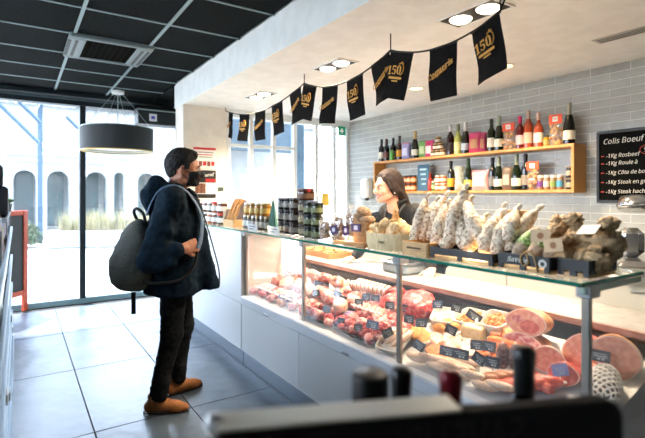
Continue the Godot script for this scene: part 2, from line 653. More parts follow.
func street_front() -> void:
	var frame := mt("dark_frame", Color(0.10, 0.135, 0.15), 0.4, 0.3)
	var pane := glass("window_pane", Color(0.9, 0.97, 0.97), 0.04)
	# storefront at Z = -6.85: header, sill rail, mullions, panes
	var w := struct("window_1", bx(V(-2.2, 2.60, -6.93), V(2.1, 2.90, -6.77)), frame)
	part("bottom_rail", bx(V(-2.2, 0, -6.90), V(2.1, 0.075, -6.80), 0.004), mt("pale_rail", Color(0.45, 0.55, 0.57), 0.4, 0.4), w)
	var xs := [-2.16, -1.05, 0.712, 2.06]
	for x in xs: part("mullion", bx(V(x - 0.035, 0.07, -6.91), V(x + 0.035, 2.62, -6.79), 0.004), frame, w)
	for k in 3: part("pane", bx(V(xs[k] + 0.035, 0.075, -6.855), V(xs[k + 1] - 0.035, 2.6, -6.845)), pane, w)
	part("ceiling_edge", bx(V(-2.2, 2.68, -6.77), V(2.1, 2.735, -6.60), 0.004), frame, w)
	part("pale_strip", bx(V(-2.2, 2.662, -6.775), V(1.35, 2.674, -6.755)), mt("pale_strip", Color(0.35, 0.42, 0.44), 0.4), w)
	# windows behind the counter at Z = -5.26, two rows of panes in white frames
	var white := mt("white_frame", Color(0.85, 0.87, 0.87), 0.45)
	var w2 := struct("window_2", bx(V(2.10, 2.38, -5.34), V(WALL_X, 2.47, -5.26)), white)
	part("sill", bx(V(2.10, 0.80, -5.36), V(WALL_X, 0.88, -5.20), 0.004), white, w2)
	part("apron", bx(V(2.10, 0, -5.34), V(WALL_X, 0.80, -5.26)), mt("window_apron", Color(0.82, 0.82, 0.8), 0.7), w2)
	var ms := [2.13, 2.43, 2.75, 3.06, 3.40, 3.70, 3.92]
	for x in ms: part("mullion", bx(V(x - 0.025, 0.88, -5.33), V(x + 0.025, 2.38, -5.27), 0.003), white, w2)
	part("transom", bx(V(2.10, 2.02, -5.325), V(3.06, 2.06, -5.275), 0.003), white, w2)
	for k in ms.size() - 1:
		part("pane", bx(V(ms[k] + 0.025, 0.88, -5.303), V(ms[k + 1] - 0.025, 2.02 if k < 3 else 2.38, -5.297)), pane, w2)
		if k < 3: part("pane", bx(V(ms[k] + 0.025, 2.06, -5.303), V(ms[k + 1] - 0.025, 2.38, -5.297)), pane, w2)
	# over-door heater box in the corner with a small notice
	var h := thing("air_curtain", "dark long air curtain box fixed above the shop window beside the cream pier", "air curtain", V(1.68, 2.50, -6.62))
	part("housing", bx(V(-0.34, -0.11, -0.13), V(0.34, 0.12, 0.13), 0.012), mt("air_curtain_housing", Color(0.075, 0.095, 0.105), 0.5), h)
	part("trim", bx(V(-0.345, 0.075, 0.125), V(0.345, 0.09, 0.142), 0.003), mt("pale_metal", Color(0.62, 0.68, 0.68), 0.35, 0.4), h)
	var nt := thing("window_notice", "small white notice with a purple mark on the dark air curtain", "notice", V(1.53, 2.48, -6.482))
	part("sheet", bx(V(-0.05, -0.05, 0), V(0.05, 0.05, 0.003)), mt("paper", Color(0.88, 0.88, 0.9), 0.7), nt)
	part("mark", bx(V(-0.025, -0.02, 0.003), V(0.025, 0.022, 0.0045)), mt("purple_print", Color(0.40, 0.32, 0.72), 0.7), nt)
	# green emergency sign by the back corner
	var ex := thing("emergency_sign", "small green emergency sign with a white cross arrow high by the back corner", "sign", V(3.80, 2.33, -5.245))
	part("plate", bx(V(-0.065, -0.065, -0.012), V(0.065, 0.065, 0.0), 0.003), mt("sign_green", Color(0.08, 0.62, 0.42), 0.5), ex)
	part("cross", bx(V(-0.035, -0.011, 0), V(0.035, 0.011, 0.003)), mt("sign_white", Color(0.95, 0.95, 0.95), 0.5), ex)
	part("cross", bx(V(-0.011, -0.035, 0.0005), V(0.011, 0.035, 0.0035)), mt("sign_white"), ex)
	var ys := thing("yellow_notice", "yellow paper notice stuck on the window behind the counter", "notice", V(3.55, 1.37, -5.292))
	part("sheet", bx(V(-0.06, -0.09, 0), V(0.06, 0.09, 0.002)), mt("yellow_paper", Color(0.95, 0.80, 0.35), 0.8), ys)
	# posters on the pier
	var p := thing("poster", "white poster with red band and row of red product pictures on pier", "poster", V(1.825, 1.86, -5.259))
	part("sheet", bx(V(-0.135, -0.115, 0), V(0.135, 0.125, 0.002)), mt("poster_white", Color(0.86, 0.85, 0.82), 0.6), p)
	part("band", bx(V(-0.135, 0.10, 0.002), V(0.135, 0.125, 0.003)), mt("poster_red", Color(0.72, 0.06, 0.10), 0.6), p)
	for k in 3: part("printed_line", bx(V(-0.11 + k * 0.02, 0.065 - k * 0.028, 0.002), V(0.11 - k * 0.01, 0.075 - k * 0.028, 0.003)), mt(["poster_grey", "poster_red", "poster_green"][k], [Color(0.45, 0.45, 0.45), Color(0.72, 0.06, 0.10), Color(0.35, 0.5, 0.3)][k], 0.6), p)
	for k in 5: part("printed_picture", bx(V(-0.122 + k * 0.05, -0.085 - 0.006 * (k % 2), 0.002), V(-0.082 + k * 0.05, -0.035, 0.003)), mt(["poster_red", "poster_brown"][k % 2], Color(0.48, 0.22, 0.17), 0.6), p)
	var q := thing("dark_poster", "black poster with white script and food photographs below the white poster", "poster", V(1.835, 1.57, -5.259))
	part("sheet", bx(V(-0.125, -0.175, 0), V(0.125, 0.15, 0.002)), mt("poster_white"), q)
	part("photo_panel", bx(V(-0.125, 0.005, 0.002), V(0.125, 0.15, 0.0035)), mt("poster_black", Color(0.07, 0.065, 0.065), 0.5), q)
	part("photo_panel", bx(V(-0.125, -0.12, 0.002), V(0.0, -0.003, 0.0035)), nm("poster_food", [Color(0.12, 0.06, 0.04), Color(0.45, 0.22, 0.13), Color(0.6, 0.42, 0.3)], [0.3, 0.5, 0.75], V(9, 9, 9), 0.6), q)
	part("photo_panel", bx(V(-0.125, -0.175, 0.002), V(0.125, -0.128, 0.0035)), mt("poster_black"), q)
	words("Le Boeuf", 0.05, mt("poster_white"), q, V(-0.01, 0.09, 0.0045), V(0, 0, 0.12), "Droid Serif", "lettering", 700, 0.25)
	part("red_strip", bx(V(0.0, 0.018, 0.0035), V(0.115, 0.05, 0.0045)), mt("poster_red"), q)
	var sw := thing("wall_socket", "small grey green socket plate on the pier right of the posters", "socket", V(2.02, 1.50, -5.259))
	part("plate", bx(V(-0.035, -0.022, 0), V(0.035, 0.022, 0.012), 0.003), mt("socket_grey", Color(0.30, 0.37, 0.34), 0.5), sw)
	part("insert", bx(V(-0.026, -0.014, 0.012), V(0.026, 0.014, 0.014)), mt("socket_dark", Color(0.2, 0.26, 0.24), 0.5), sw)

# ------------------------------------------------------------------ the street
func outside() -> void:
	var paving := nm("plaza_paving", [Color(0.48, 0.48, 0.46), Color(0.55, 0.55, 0.53)], [0.3, 0.7], V(0.4, 0.4, 0.4), 0.8)
	struct("ground", bx(V(-60, -0.45, -60), V(60, -0.21, 60)), paving)
	part("plaza_slab", bx(V(-60, -0.21, -60), V(60, -0.02, -6.95)), paving, get_node("ground"))
	# arcade building across the plaza
	var zf := -22.0
	var k := 22.0 / 18.0
	var wallm := nm("arcade_wall", [Color(0.43, 0.44, 0.45), Color(0.48, 0.49, 0.49)], [0.3, 0.7], V(0.5, 0.5, 0.5), 0.85)
	var b := thing("arcade_building", "pale arcade building with round arches across the bright plaza", "building", V(0, 0, zf))
	var openings := [[-0.135, 0.499], [0.813, 1.462], [1.954, 2.658], [2.89, 3.226], [3.7, 4.35], [4.8, 5.4], [-1.2, -0.55], [-2.2, -1.6]]
	openings.sort_custom(func(p, q): return p[0] < q[0])
	# the wall is drawn as one outline with arched notches from below
	var poly := PackedVector2Array()
	poly.append(V2(-9, 0))
	for o in openings:
		var x0: float = o[0] * k
		var x1: float = o[1] * k
		var r := (x1 - x0) * 0.5
		var spring := 1.43 + (2.25 - 1.43) * k - r
		poly.append(V2(x0, 0))
		for s in 9:
			var a := PI - PI * s / 8.0
			poly.append(V2((x0 + x1) * 0.5 + cos(a) * r, spring + sin(a) * r))
		poly.append(V2(x1, 0))
	poly.append(V2(14, 0)); poly.append(V2(14, 5.2)); poly.append(V2(-9, 5.2))
	var wm := MB.new()
	wm.prism(poly, -0.35, 0.0)
	part("facade", wm, wallm, b)
	part("inner_wall", bx(V(-9, 0, -2.2), V(14, 5.2, -2.0)), wallm, b)
	part("arcade_ceiling", bx(V(-9, 3.4, -2.0), V(14, 3.6, -0.35)), wallm, b)
	for o in openings:
		var xm: float = (o[0] + o[1]) * 0.5 * k
		var f := part("window", bx(V(xm - 0.34, 0.05, -2.0), V(xm + 0.34, 2.5, -1.95)), mt("street_window_frame", Color(0.16, 0.22, 0.24), 0.5), b)
		for s in [-1, 1]:
			for t in 3: part("pane", bx(V(xm + s * 0.165 - 0.14, 0.12 + t * 0.8, -1.95), V(xm + s * 0.165 + 0.14, 0.84 + t * 0.8, -1.94)), mt("street_window_pane", Color(0.26, 0.33, 0.35), 0.15), f)
	part("string_course", bx(V(-9, 2.75, 0), V(14, 2.85, 0.06), 0.01), wallm, b)
	part("cornice", bx(V(-9, 5.1, 0), V(14, 5.3, 0.25), 0.02), wallm, b)
	part("sign_band", bx(V(-1.2, 3.0, 0), V(4.5, 3.75, 0.05), 0.01), mt("sign_band_blue", Color(0.38, 0.47, 0.53), 0.6), b)
	words("Speedy", 0.95, mt("sign_letters", Color(0.95, 0.95, 0.95), 0.5), b, V(0.62, 3.40, 0.07), Vector3.ZERO, "Droid Serif", "sign_lettering", 700, 0.3)
	var rf := MB.new()
	rf.prism(PackedVector2Array([V2(-0.3, 5.3), V2(6, 7.2), V2(6, 7.05), V2(0.3, 5.1)]), -9.0, 14.0)
	var rn := part("roof", rf, mt("pale_roof", Color(0.66, 0.66, 0.66), 0.8), b)
	rn.rotation.y = PI / 2
	# planter bench with dry grass and a shrub
	var pl := thing("planter_bench", "long pale concrete planter bench on the plaza outside the window", "planter", V(0, 0, 0))
	var conc := nm("pale_concrete", [Color(0.52, 0.55, 0.56), Color(0.60, 0.62, 0.62)], [0.3, 0.7], V(1, 1, 1), 0.85)
	var pb := V(0.62, 0, -14.4)
	var pd := V(0.92, 0, 0.36).normalized()
	var turn := -atan2(pd.z, pd.x)
	pl.position = pb
	pl.rotation.y = turn
	part("front", bx(V(0, 0, -0.16), V(7.0, 0.44, 0), 0.02), conc, pl)
	part("rear", bx(V(0, 0, -1.2), V(7.0, 0.44, -1.04), 0.02), conc, pl)
	part("end", bx(V(0.0, 0, -1.04), V(0.16, 0.44, -0.16), 0.02), conc, pl)
	part("end", bx(V(6.84, 0, -1.04), V(7.0, 0.44, -0.16), 0.02), conc, pl)
	part("soil", bx(V(0.16, 0, -1.04), V(6.84, 0.38, -0.16)), mt("soil", Color(0.25, 0.2, 0.16), 0.95), pl)
	var gr := MB.new()
	for i in 2600:
		var x := rng.randf_range(0.2, 6.8)
		var z := rng.randf_range(-1.0, -0.2)
		var h := rng.randf_range(0.3, 0.75)
		var ln := V(rng.randf_range(-0.22, 0.22), h, rng.randf_range(-0.2, 0.2))
		var w := V(rng.randf_range(-1, 1), 0, rng.randf_range(-1, 1)).normalized() * 0.008
		var p0 := V(x, 0.36, z)
		var mid := p0 + V(ln.x * 0.35, ln.y * 0.6, ln.z * 0.35)
		gr.quad(p0 - w, p0 + w, mid + w, mid - w)
		gr.triangle(mid - w, mid + w, p0 + ln)
	var go := solo("ornamental_grass", gr, nm("dry_grass", [Color(0.40, 0.36, 0.25), Color(0.58, 0.52, 0.38), Color(0.36, 0.38, 0.24)], [0.25, 0.5, 0.75], V(2, 2, 2), 0.9), "dry straw coloured ornamental grass growing in the planter", "grass")
	go.set_meta("kind", "stuff")
	go.position = pb
	go.rotation.y = turn
	var sh := MB.new()
	for i in 900:
		var d := V(rng.randfn(), absf(rng.randfn()), rng.randfn()).normalized() * pow(rng.randf(), 0.4)
		var c := V(d.x * 0.5, 0.1 + d.y * 0.65, d.z * 0.45)
		var a := V(rng.randfn(), rng.randfn(), rng.randfn()).normalized() * 0.06
		var e := a.cross(V(rng.randfn(), rng.randfn(), rng.randfn())).normalized() * 0.03
		sh.quad(c - a, c + e, c + a, c - e)
	var st := MB.new()
	for i in 7: st.tube([V(0, 0, 0), V(cos(i * 0.9) * 0.2, 0.35, sin(i * 0.9) * 0.2), V(cos(i * 0.9) * 0.32, 0.6, sin(i * 0.9) * 0.3)], 0.012, 5)
	var shr := thing("shrub", "low green shrub at the left end of the planter bench", "shrub", V(0.12, -0.02, -15.0))
	part("foliage", sh, mt("shrub_leaf", Color(0.20, 0.27, 0.16), 0.8), shr)
	part("stem", st, mt("bark", Color(0.25, 0.2, 0.15), 0.9), shr)
	# steel canopy with a slim post and sloping beams
	var cn := thing("street_canopy", "slim blue grey steel post with sloping canopy beams on the plaza", "canopy", V(0, 0, 0))
	var steel := mt("blue_steel", Color(0.08, 0.20, 0.28), 0.5)
	part("post", bx(V(0.49, -0.02, -16.47), V(0.63, 4.2, -16.33), 0.01), steel, cn)
	part("beam", tb([V(-0.7, 3.83, -12.5), V(0.40, 2.64, -12.5)], 0.045, 6), steel, cn)
	part("beam", tb([V(-0.05, 3.62, -12.5), V(0.44, 3.10, -12.5)], 0.045, 6), steel, cn)
	part("beam", tb([V(0.96, 3.30, -12.5), V(1.22, 3.03, -12.5)], 0.045, 6), steel, cn)
	part("roof_panel", bx(V(-2.5, 4.2, -16.6), V(1.5, 4.26, -12.2)), glass("canopy_glass", Color(0.8, 0.9, 0.95), 0.15), cn)
	part("tie", tb([V(0.56, 4.2, -16.4), V(0.3, 3.3, -12.5), V(0.2, 3.36, -12.5)], 0.02, 6), steel, cn)
	# awning of the next shop front, seen through the upper panes behind the counter
	var aw := thing("street_awning", "blue grey awning of the neighbouring front seen through the upper window panes", "awning", V(3.6, 0, -8.4))
	part("valance", bx(V(-0.9, 2.30, -0.04), V(1.3, 2.86, 0.0), 0.01), mt("awning_blue", Color(0.09, 0.17, 0.21), 0.8), aw)
	part("hood", bx(V(-0.9, 2.86, -1.2), V(1.3, 2.92, 0.0), 0.01), mt("awning_blue"), aw)
	part("wall", bx(V(-0.9, 0, -1.3), V(1.3, 4.2, -1.2)), wallm, aw)
	var co := thing("street_column", "teal square steel column just outside the counter window", "column", V(3.37, 0, -5.75))
	part("shaft", bx(V(-0.075, -0.02, -0.075), V(0.075, 2.9, 0.075), 0.008), mt("teal_steel", Color(0.13, 0.30, 0.40), 0.5), co)
	part("base_plate", bx(V(-0.12, -0.02, -0.12), V(0.12, 0.02, 0.12), 0.004), mt("teal_steel"), co)

func V2(x: float, y: float) -> Vector2:
	return Vector2(x, y)

# ------------------------------------------------------------------ meat case and counters
func deck_y(x: float) -> float:
	return 0.60 + 0.30 * (x - 1.62)

func meat_case() -> void:
	var white := mt("case_white", Color(0.87, 0.875, 0.87), 0.28)
	var steel := mt("brushed_steel", Color(0.66, 0.68, 0.69), 0.32, 0.6)
	var post := mt("post_steel", Color(0.66, 0.64, 0.60), 0.3, 0.5)
	var pane := glass("case_glass", Color(0.93, 0.98, 0.97), 0.035)
	var c := thing("meat_case", "long white refrigerated glass meat display case with steel posts", "display case", V(0, 0, 0))
	part("plinth", bx(V(1.575, 0, -3.575), V(2.16, 0.118, -0.79), 0.003), mt("plinth_metal", Color(0.42, 0.46, 0.50), 0.3, 0.6), c)
	for z in [[-0.79, -1.712], [-1.716, -2.638], [-2.642, -3.572]]:
		part("front_panel", bx(V(1.555, 0.135, z[1]), V(1.60, 0.515, z[0]), 0.003), white, c)
	part("carcass", bx(V(1.60, 0.118, -3.575), V(2.15, 0.50, -0.792)), mt("carcass_grey", Color(0.55, 0.56, 0.57), 0.6), c)
	part("sill", bx(V(1.545, 0.515, -3.575), V(1.615, 0.59, -0.785), 0.008), mt("sill_white", Color(0.88, 0.89, 0.90), 0.22), c)
	for z in [-1.25, -2.1, -3.1]: part("lock", bx(V(1.537, 0.522, z - 0.03), V(1.547, 0.54, z + 0.03), 0.003), steel, c)
	var deck := MB.new()
	deck.prism(PackedVector2Array([V2(1.615, 0.50), V2(2.15, 0.50), V2(2.15, deck_y(2.15) - 0.012), V2(1.615, deck_y(1.615) - 0.012)]), -3.575, -0.795)
	part("deck", deck, mt("deck_white", Color(0.74, 0.74, 0.73), 0.4), c)
	part("rear_panel", bx(V(2.15, 0.50, -3.575), V(2.17, 0.83, -0.795)), mt("rear_dark", Color(0.13, 0.15, 0.17), 0.4, 0.3), c)
	var zs := [-0.80, -1.712, -2.64, -3.57]
	for z in zs:
		part("post", bx(V(1.585, 0.585, z - 0.014), V(1.607, 1.118, z + 0.014), 0.003), post, c)
		part("bracket", bx(V(1.57, 1.085, z - 0.025), V(1.64, 1.128, z + 0.025), 0.004), steel, c)
		part("bracket_arm", bx(V(1.62, 1.105, z - 0.01), V(1.93, 1.122, z + 0.01), 0.002), steel, c)
	for k in 3: part("front_glass", bx(V(1.592, 0.585, zs[k + 1] + 0.014), V(1.600, 1.118, zs[k] - 0.014)), pane, c)
	part("end_glass", bx(V(1.607, 0.59, -0.800), V(2.15, 1.118, -0.792)), pane, c)
	part("end_trim", bx(V(1.56, 1.10, -0.81), V(1.97, 1.128, -0.785), 0.004), mt("pale_green_trim", Color(0.62, 0.70, 0.64), 0.3), c)
	part("partition", bx(V(1.62, 0.60, -3.57), V(2.15, 1.118, -3.562)), pane, c)
	var top := glass("shelf_glass", Color(0.80, 0.95, 0.90), 0.10)
	part("glass_top", bx(V(1.53, 1.130, -3.58), V(1.97, 1.142, -0.785)), top, c)
	var edge := mt("glass_edge", Color(0.10, 0.42, 0.36, 1.0), 0.15)
	part("glass_edge", bx(V(1.522, 1.129, -3.58), V(1.531, 1.1425, -0.785), 0.002), edge, c)
	part("glass_edge", bx(V(1.53, 1.129, -0.786), V(1.97, 1.1425, -0.778), 0.002), edge, c)
	# closed white unit at the far end of the run
	var u := thing("white_cabinet", "bright white closed counter cabinet left of the meat display", "cabinet", V(0, 0, 0))
	part("plinth", bx(V(1.575, 0, -5.25), V(2.15, 0.118, -3.585), 0.003), mt("plinth_metal"), u)
	part("lower_panel", bx(V(1.555, 0.135, -5.25), V(1.60, 0.515, -3.585), 0.003), white, u)
	part("lower_body", bx(V(1.60, 0.118, -5.25), V(2.15, 0.50, -3.585)), white, u)
	part("glass_top", bx(V(1.53, 1.130, -5.25), V(1.97, 1.142, -3.585)), top, u)
	part("glass_edge", bx(V(1.522, 1.129, -5.25), V(1.531, 1.1425, -3.585), 0.002), edge, u)
	part("front", bx(V(1.56, 0.52, -5.25), V(1.60, 1.125, -4.42), 0.004), white, u)
	part("front", bx(V(1.56, 0.52, -4.415), V(1.60, 1.125, -3.59), 0.004), white, u)
	part("body", bx(V(1.60, 0.50, -5.25), V(2.15, 1.125, -3.59)), white, u)
	part("knob", lat([V2(0.0, 0), V2(0.012, 0.001), V2(0.012, 0.012), V2(0.0, 0.014)], 10), steel, u).transform = Transform3D(Basis.from_euler(V(0, 0, PI / 2)), V(1.56, 1.07, -4.35))
	# lamp tube under the rear edge of the glass shelf
	var lm := thing("case_lamp", "slim warm strip lamp under the glass shelf of the meat case", "lamp", V(1.955, 1.118, -2.18))
	part("housing", bx(V(-0.012, 0, -1.36), V(0.014, 0.010, 1.36), 0.002), steel, lm)
	part("tube", tb([V(0, -0.006, -1.35), V(0, -0.006, 1.35)], 0.006, 8), glow("case_lamp_glow", Color(1.0, 0.93, 0.84), 6.0), lm)
	for k in 3:
		var a := AreaLight3D.new()
		a.name = "case_lamp_light_%d" % k
		a.area_size = Vector2(0.9, 0.03)
		a.light_color = Color(1.0, 0.92, 0.83)
		a.light_energy = 0.36
		a.shadow_enabled = true
		a.light_size = 0.02
		add_child(a)
		a.look_at_from_position(V(1.955, 1.102, -1.27 - k * 0.91), V(1.80, 0.5, -1.27 - k * 0.91), Vector3.RIGHT)
		a.rotate_object_local(Vector3(0, 0, 1), PI / 2)
	# worktop behind the meat
	var wt := thing("worktop", "long grey marble worktop behind the meat with pinkish wooden edge", "worktop", V(0, 0, 0))
	part("slab", bx(V(2.165, 0.82, -5.2), V(2.56, 0.86, -0.2), 0.004), nm("grey_marble", [Color(0.56, 0.55, 0.53), Color(0.66, 0.65, 0.63), Color(0.60, 0.58, 0.56)], [0.25, 0.55, 0.8], V(1.5, 1.5, 1.5), 0.3), wt)
	part("edge_strip", bx(V(2.150, 0.815, -5.2), V(2.166, 0.861, -0.2), 0.002), nm("pink_wood", [Color(0.52, 0.38, 0.33), Color(0.62, 0.47, 0.41)], [0.3, 0.7], V(2, 14, 2), 0.45), wt)
	part("support", bx(V(2.20, 0, -5.2), V(2.52, 0.82, -0.2)), mt("support_white", Color(0.78, 0.78, 0.77), 0.5), wt)
	# counter along the tiled wall
	var bc := thing("back_counter", "pale counter with cupboard fronts along the tiled wall", "counter", V(0, 0, 0))
	part("body", bx(V(3.37, 0.08, -5.0), V(3.94, 0.87, -0.3)), mt("cupboard_white", Color(0.80, 0.80, 0.77), 0.4), bc)
	part("top", bx(V(3.32, 0.87, -5.0), V(3.94, 0.905, -0.3), 0.004), steel, bc)
	part("toe_board", bx(V(3.42, 0, -5.0), V(3.94, 0.08, -0.3)), mt("carcass_grey"), bc)
	for k in 7:
		var z := -5.0 + k * 0.67
		var dr := part("door", bx(V(3.352, 0.10, z + 0.005), V(3.37, 0.86, z + 0.665), 0.003), mt("cupboard_white"), bc)
		part("handle", bx(V(3.338, 0.80, z + 0.25), V(3.352, 0.815, z + 0.42), 0.004), steel, dr)
	bolt_on_back()

func bolt_on_back() -> void:
	var steel := mt("polished_steel", Color(0.72, 0.73, 0.74), 0.16, 0.95)
	# meat slicer
	var s := thing("meat_slicer", "polished steel meat slicer on the back counter below the chalkboard", "meat slicer", V(3.52, 0.905, -1.36), deg_to_rad(28))
	part("base", bx(V(-0.24, 0.03, -0.20), V(0.24, 0.10, 0.22), 0.03), steel, s)
	for q in [[-0.18, -0.14], [0.18, -0.14], [-0.18, 0.16], [0.18, 0.16]]:
		part("foot", lat([V2(0.025, 0), V2(0.025, 0.035)], 10), mt("rubber_black", Color(0.04, 0.04, 0.04), 0.8), s).position = V(q[0], 0, q[1])
	var bl := MB.new()
	bl.lathe([V2(0.02, -0.012), V2(0.13, -0.012), V2(0.15, 0.0), V2(0.13, 0.012), V2(0.02, 0.012)], 28)
	part("blade", bl, steel, s).transform = Transform3D(Basis.from_euler(V(PI / 2, 0, 0)), V(0.06, 0.27, 0.03))
	var gd := MB.new()
	gd.lathe([V2(0.15, -0.02), V2(0.168, -0.02), V2(0.168, 0.02), V2(0.15, 0.02)], 28, false)
	part("blade_guard", gd, mt("slicer_grey", Color(0.16, 0.16, 0.17), 0.35), s).transform = Transform3D(Basis.from_euler(V(PI / 2, 0, 0)), V(0.06, 0.27, 0.03))
	part("motor_housing", bx(V(0.0, 0.10, -0.17), V(0.16, 0.30, -0.02), 0.04), steel, s)
	part("carriage", bx(V(-0.30, 0.17, 0.06), V(-0.05, 0.185, 0.24), 0.004), steel, s)
	part("carriage_arm", bx(V(-0.29, 0.10, 0.10), V(-0.24, 0.40, 0.16), 0.015), steel, s)
	part("food_press", bx(V(-0.30, 0.36, 0.03), V(-0.10, 0.43, 0.17), 0.025), mt("slicer_white", Color(0.82, 0.82, 0.80), 0.4), s)
	part("handle", tb(smooth_path([V(-0.12, 0.42, 0.10), V(-0.06, 0.46, 0.10), V(0.0, 0.40, 0.12)], 4), 0.012, 8), mt("rubber_black"), s)
	part("top_cover", lat([V2(0.0, 0.0), V2(0.11, 0.0), V2(0.12, 0.03), V2(0.10, 0.09), V2(0.0, 0.10)], 20), steel, s).transform = Transform3D(Basis.from_euler(V(0, 0, -0.2)), V(0.10, 0.42, -0.06))
	# chalkboard on the tiles
	var b := thing("chalkboard", "black chalkboard with handwritten white beef menu on the tiled wall", "chalkboard", V(WALL_X - 0.008, 1.655, -1.535), -PI / 2)
	part("board", bx(V(-0.335, -0.268, 0.0), V(0.335, 0.268, 0.012)), mt("board_black", Color(0.030, 0.032, 0.028), 0.8), b)
	mats["board_black"].metallic_specular = 0.2
	var fr := mt("board_frame", Color(0.03, 0.028, 0.026), 0.4)
	part("frame", bx(V(-0.355, 0.265, 0), V(0.355, 0.288, 0.022), 0.003), fr, b)
	part("frame", bx(V(-0.355, -0.288, 0), V(0.355, -0.265, 0.022), 0.003), fr, b)
	part("frame", bx(V(-0.355, -0.265, 0), V(-0.332, 0.265, 0.022), 0.003), fr, b)
	part("frame", bx(V(0.332, -0.265, 0), V(0.355, 0.265, 0.022), 0.003), fr, b)
	var chalk := mt("chalk", Color(0.80, 0.79, 0.74), 0.9)
	var rows := [["Colis Boeuf", 0.20, 0.056, 0.0], ["-1Kg Rosbeef", 0.085, 0.041, 0.02], ["-1Kg Roule à", 0.025, 0.041, 0.02], ["-1Kg Côte de boeuf", -0.05, 0.039, 0.02], ["-1Kg Steak en gros", -0.125, 0.039, 0.02], ["-1Kg Steak haché", -0.20, 0.039, 0.02]]
	for r in rows:
		var w := words(r[0], r[2], chalk, b, V(-0.305 + r[3], r[1], 0.0125), V(0, 0, 0.02), "Droid Sans", "chalk_lettering", 400, 0.18)
		w.mesh.horizontal_alignment = HORIZONTAL_ALIGNMENT_LEFT
	for k in 5: part("chalk_dash", bx(V(-0.325, [0.085, 0.025, -0.05, -0.125, -0.20][k] - 0.004, 0.012), V(-0.30, [0.085, 0.025, -0.05, -0.125, -0.20][k] + 0.004, 0.0135)), mt("red_chalk", Color(0.62, 0.25, 0.22), 0.9), b)
	var ci := []
	for k in 21: ci.append(V(0.01 + 0.055 * cos(TAU * k / 20), 0.118 + 0.035 * sin(TAU * k / 20), 0.013))
	part("chalk_ring", tb(ci, 0.0025, 5), mt("red_chalk"), b)
	words("95", 0.05, chalk, b, V(0.01, 0.118, 0.0125), Vector3.ZERO, "Droid Sans", "chalk_lettering")
	# dispenser on the tiles by the corner
	var d := thing("soap_dispenser", "white wall dispenser left of the assistant's head", "dispenser", V(WALL_X - 0.008, 1.52, -4.80), -PI / 2)
	part("casing", bx(V(-0.085, -0.13, 0), V(0.085, 0.13, 0.12), 0.03), mt("dispenser_white", Color(0.86, 0.85, 0.82), 0.35), d)
	part("nozzle", bx(V(-0.02, -0.165, 0.03), V(0.02, -0.125, 0.08), 0.008), mt("slicer_grey"), d)
	# kitchen things on the back counter, behind the assistant
	var k1 := thing("steel_canister", "small steel canister on the back counter behind the assistant", "canister", V(3.58, 0.905, -4.05))
	part("body", lat([V2(0.05, 0), V2(0.05, 0.30), V2(0.045, 0.31)], 16), steel, k1)
	part("lid", lat([V2(0.052, 0.31), V2(0.052, 0.325), V2(0.012, 0.33), V2(0.012, 0.35)], 16), mt("slicer_grey"), k1)
	var k2 := thing("wooden_board", "thick wooden chopping board leaning on tiles behind the assistant", "chopping board", V(3.80, 0.905, -3.75))
	part("board", bx(V(-0.02, 0, -0.17), V(0.02, 0.30, 0.17), 0.008), mt_wood(), k2).rotation.z = -0.12
	# scale on the worktop
	var sc := thing("weighing_scale", "grey counter scale on the worktop between the assistant's hands", "scale", V(2.40, 0.862, -2.50))
	part("body", bx(V(-0.13, 0.0, -0.13), V(0.13, 0.07, 0.13), 0.015), mt("scale_grey", Color(0.52, 0.56, 0.58), 0.4), sc)
	part("pan", bx(V(-0.14, 0.07, -0.14), V(0.12, 0.085, 0.14), 0.006), steel, sc)
	part("stem", bx(V(0.10, 0.06, -0.02), V(0.125, 0.14, 0.02), 0.004), mt("scale_grey"), sc)
	part("display_head", bx(V(0.06, 0.14, -0.09), V(0.13, 0.22, 0.09), 0.015), mt("scale_grey"), sc)
	part("display_window", bx(V(0.055, 0.16, -0.07), V(0.061, 0.20, 0.07)), mt("scale_dark", Color(0.10, 0.13, 0.14), 0.2), sc)
	# wooden tray of pastries on the worktop
	var pt := thing("pastry_tray", "low wooden tray under the glass shelf carrying small round pies", "tray", V(2.42, 0.862, -3.62))
	part("bottom", bx(V(-0.12, 0, -0.26), V(0.12, 0.012, 0.26)), mt_wood(), pt)
	for q in [[V(-0.13, 0, -0.27), V(-0.118, 0.05, 0.27)], [V(0.118, 0, -0.27), V(0.13, 0.05, 0.27)], [V(-0.118, 0, -0.27), V(0.118, 0.05, -0.258)], [V(-0.118, 0, 0.258), V(0.118, 0.05, 0.27)]]:
		part("side", bx(q[0], q[1], 0.002), mt_wood(), pt)
	var pie: Node3D
	for i in 6:
		var at := V(2.36 + 0.12 * (i % 2), 0.875, -3.80 + 0.17 * (i / 2))
		if i == 0:
			pie = thing("small_pie", "small golden round pie in the low wooden tray", "pie", at, 0.0, "pies in the wooden tray")
			part("crust", lat([V2(0.035, 0), V2(0.048, 0.035), V2(0.05, 0.04), V2(0.04, 0.045), V2(0.02, 0.052), V2(0.0, 0.053)], 14), nm("pie_crust", [Color(0.62, 0.40, 0.18), Color(0.80, 0.62, 0.38)], [0.3, 0.7], V(12, 12, 12), 0.7), pie)
			part("knob", lat([V2(0.008, 0.052), V2(0.01, 0.058), V2(0.0, 0.062)], 8), mt("pie_knob", Color(0.45, 0.26, 0.12), 0.7), pie)
		else: copy(pie, "small_pie", "small golden round pie in the low wooden tray", at, 0.4 * i, "pies in the wooden tray")

func mt_wood() -> StandardMaterial3D:
	return nm("oak", [Color(0.62, 0.43, 0.24), Color(0.74, 0.55, 0.33), Color(0.66, 0.47, 0.27)], [0.25, 0.55, 0.8], V(14, 14, 1.6), 0.5, 0.4, 0.02)

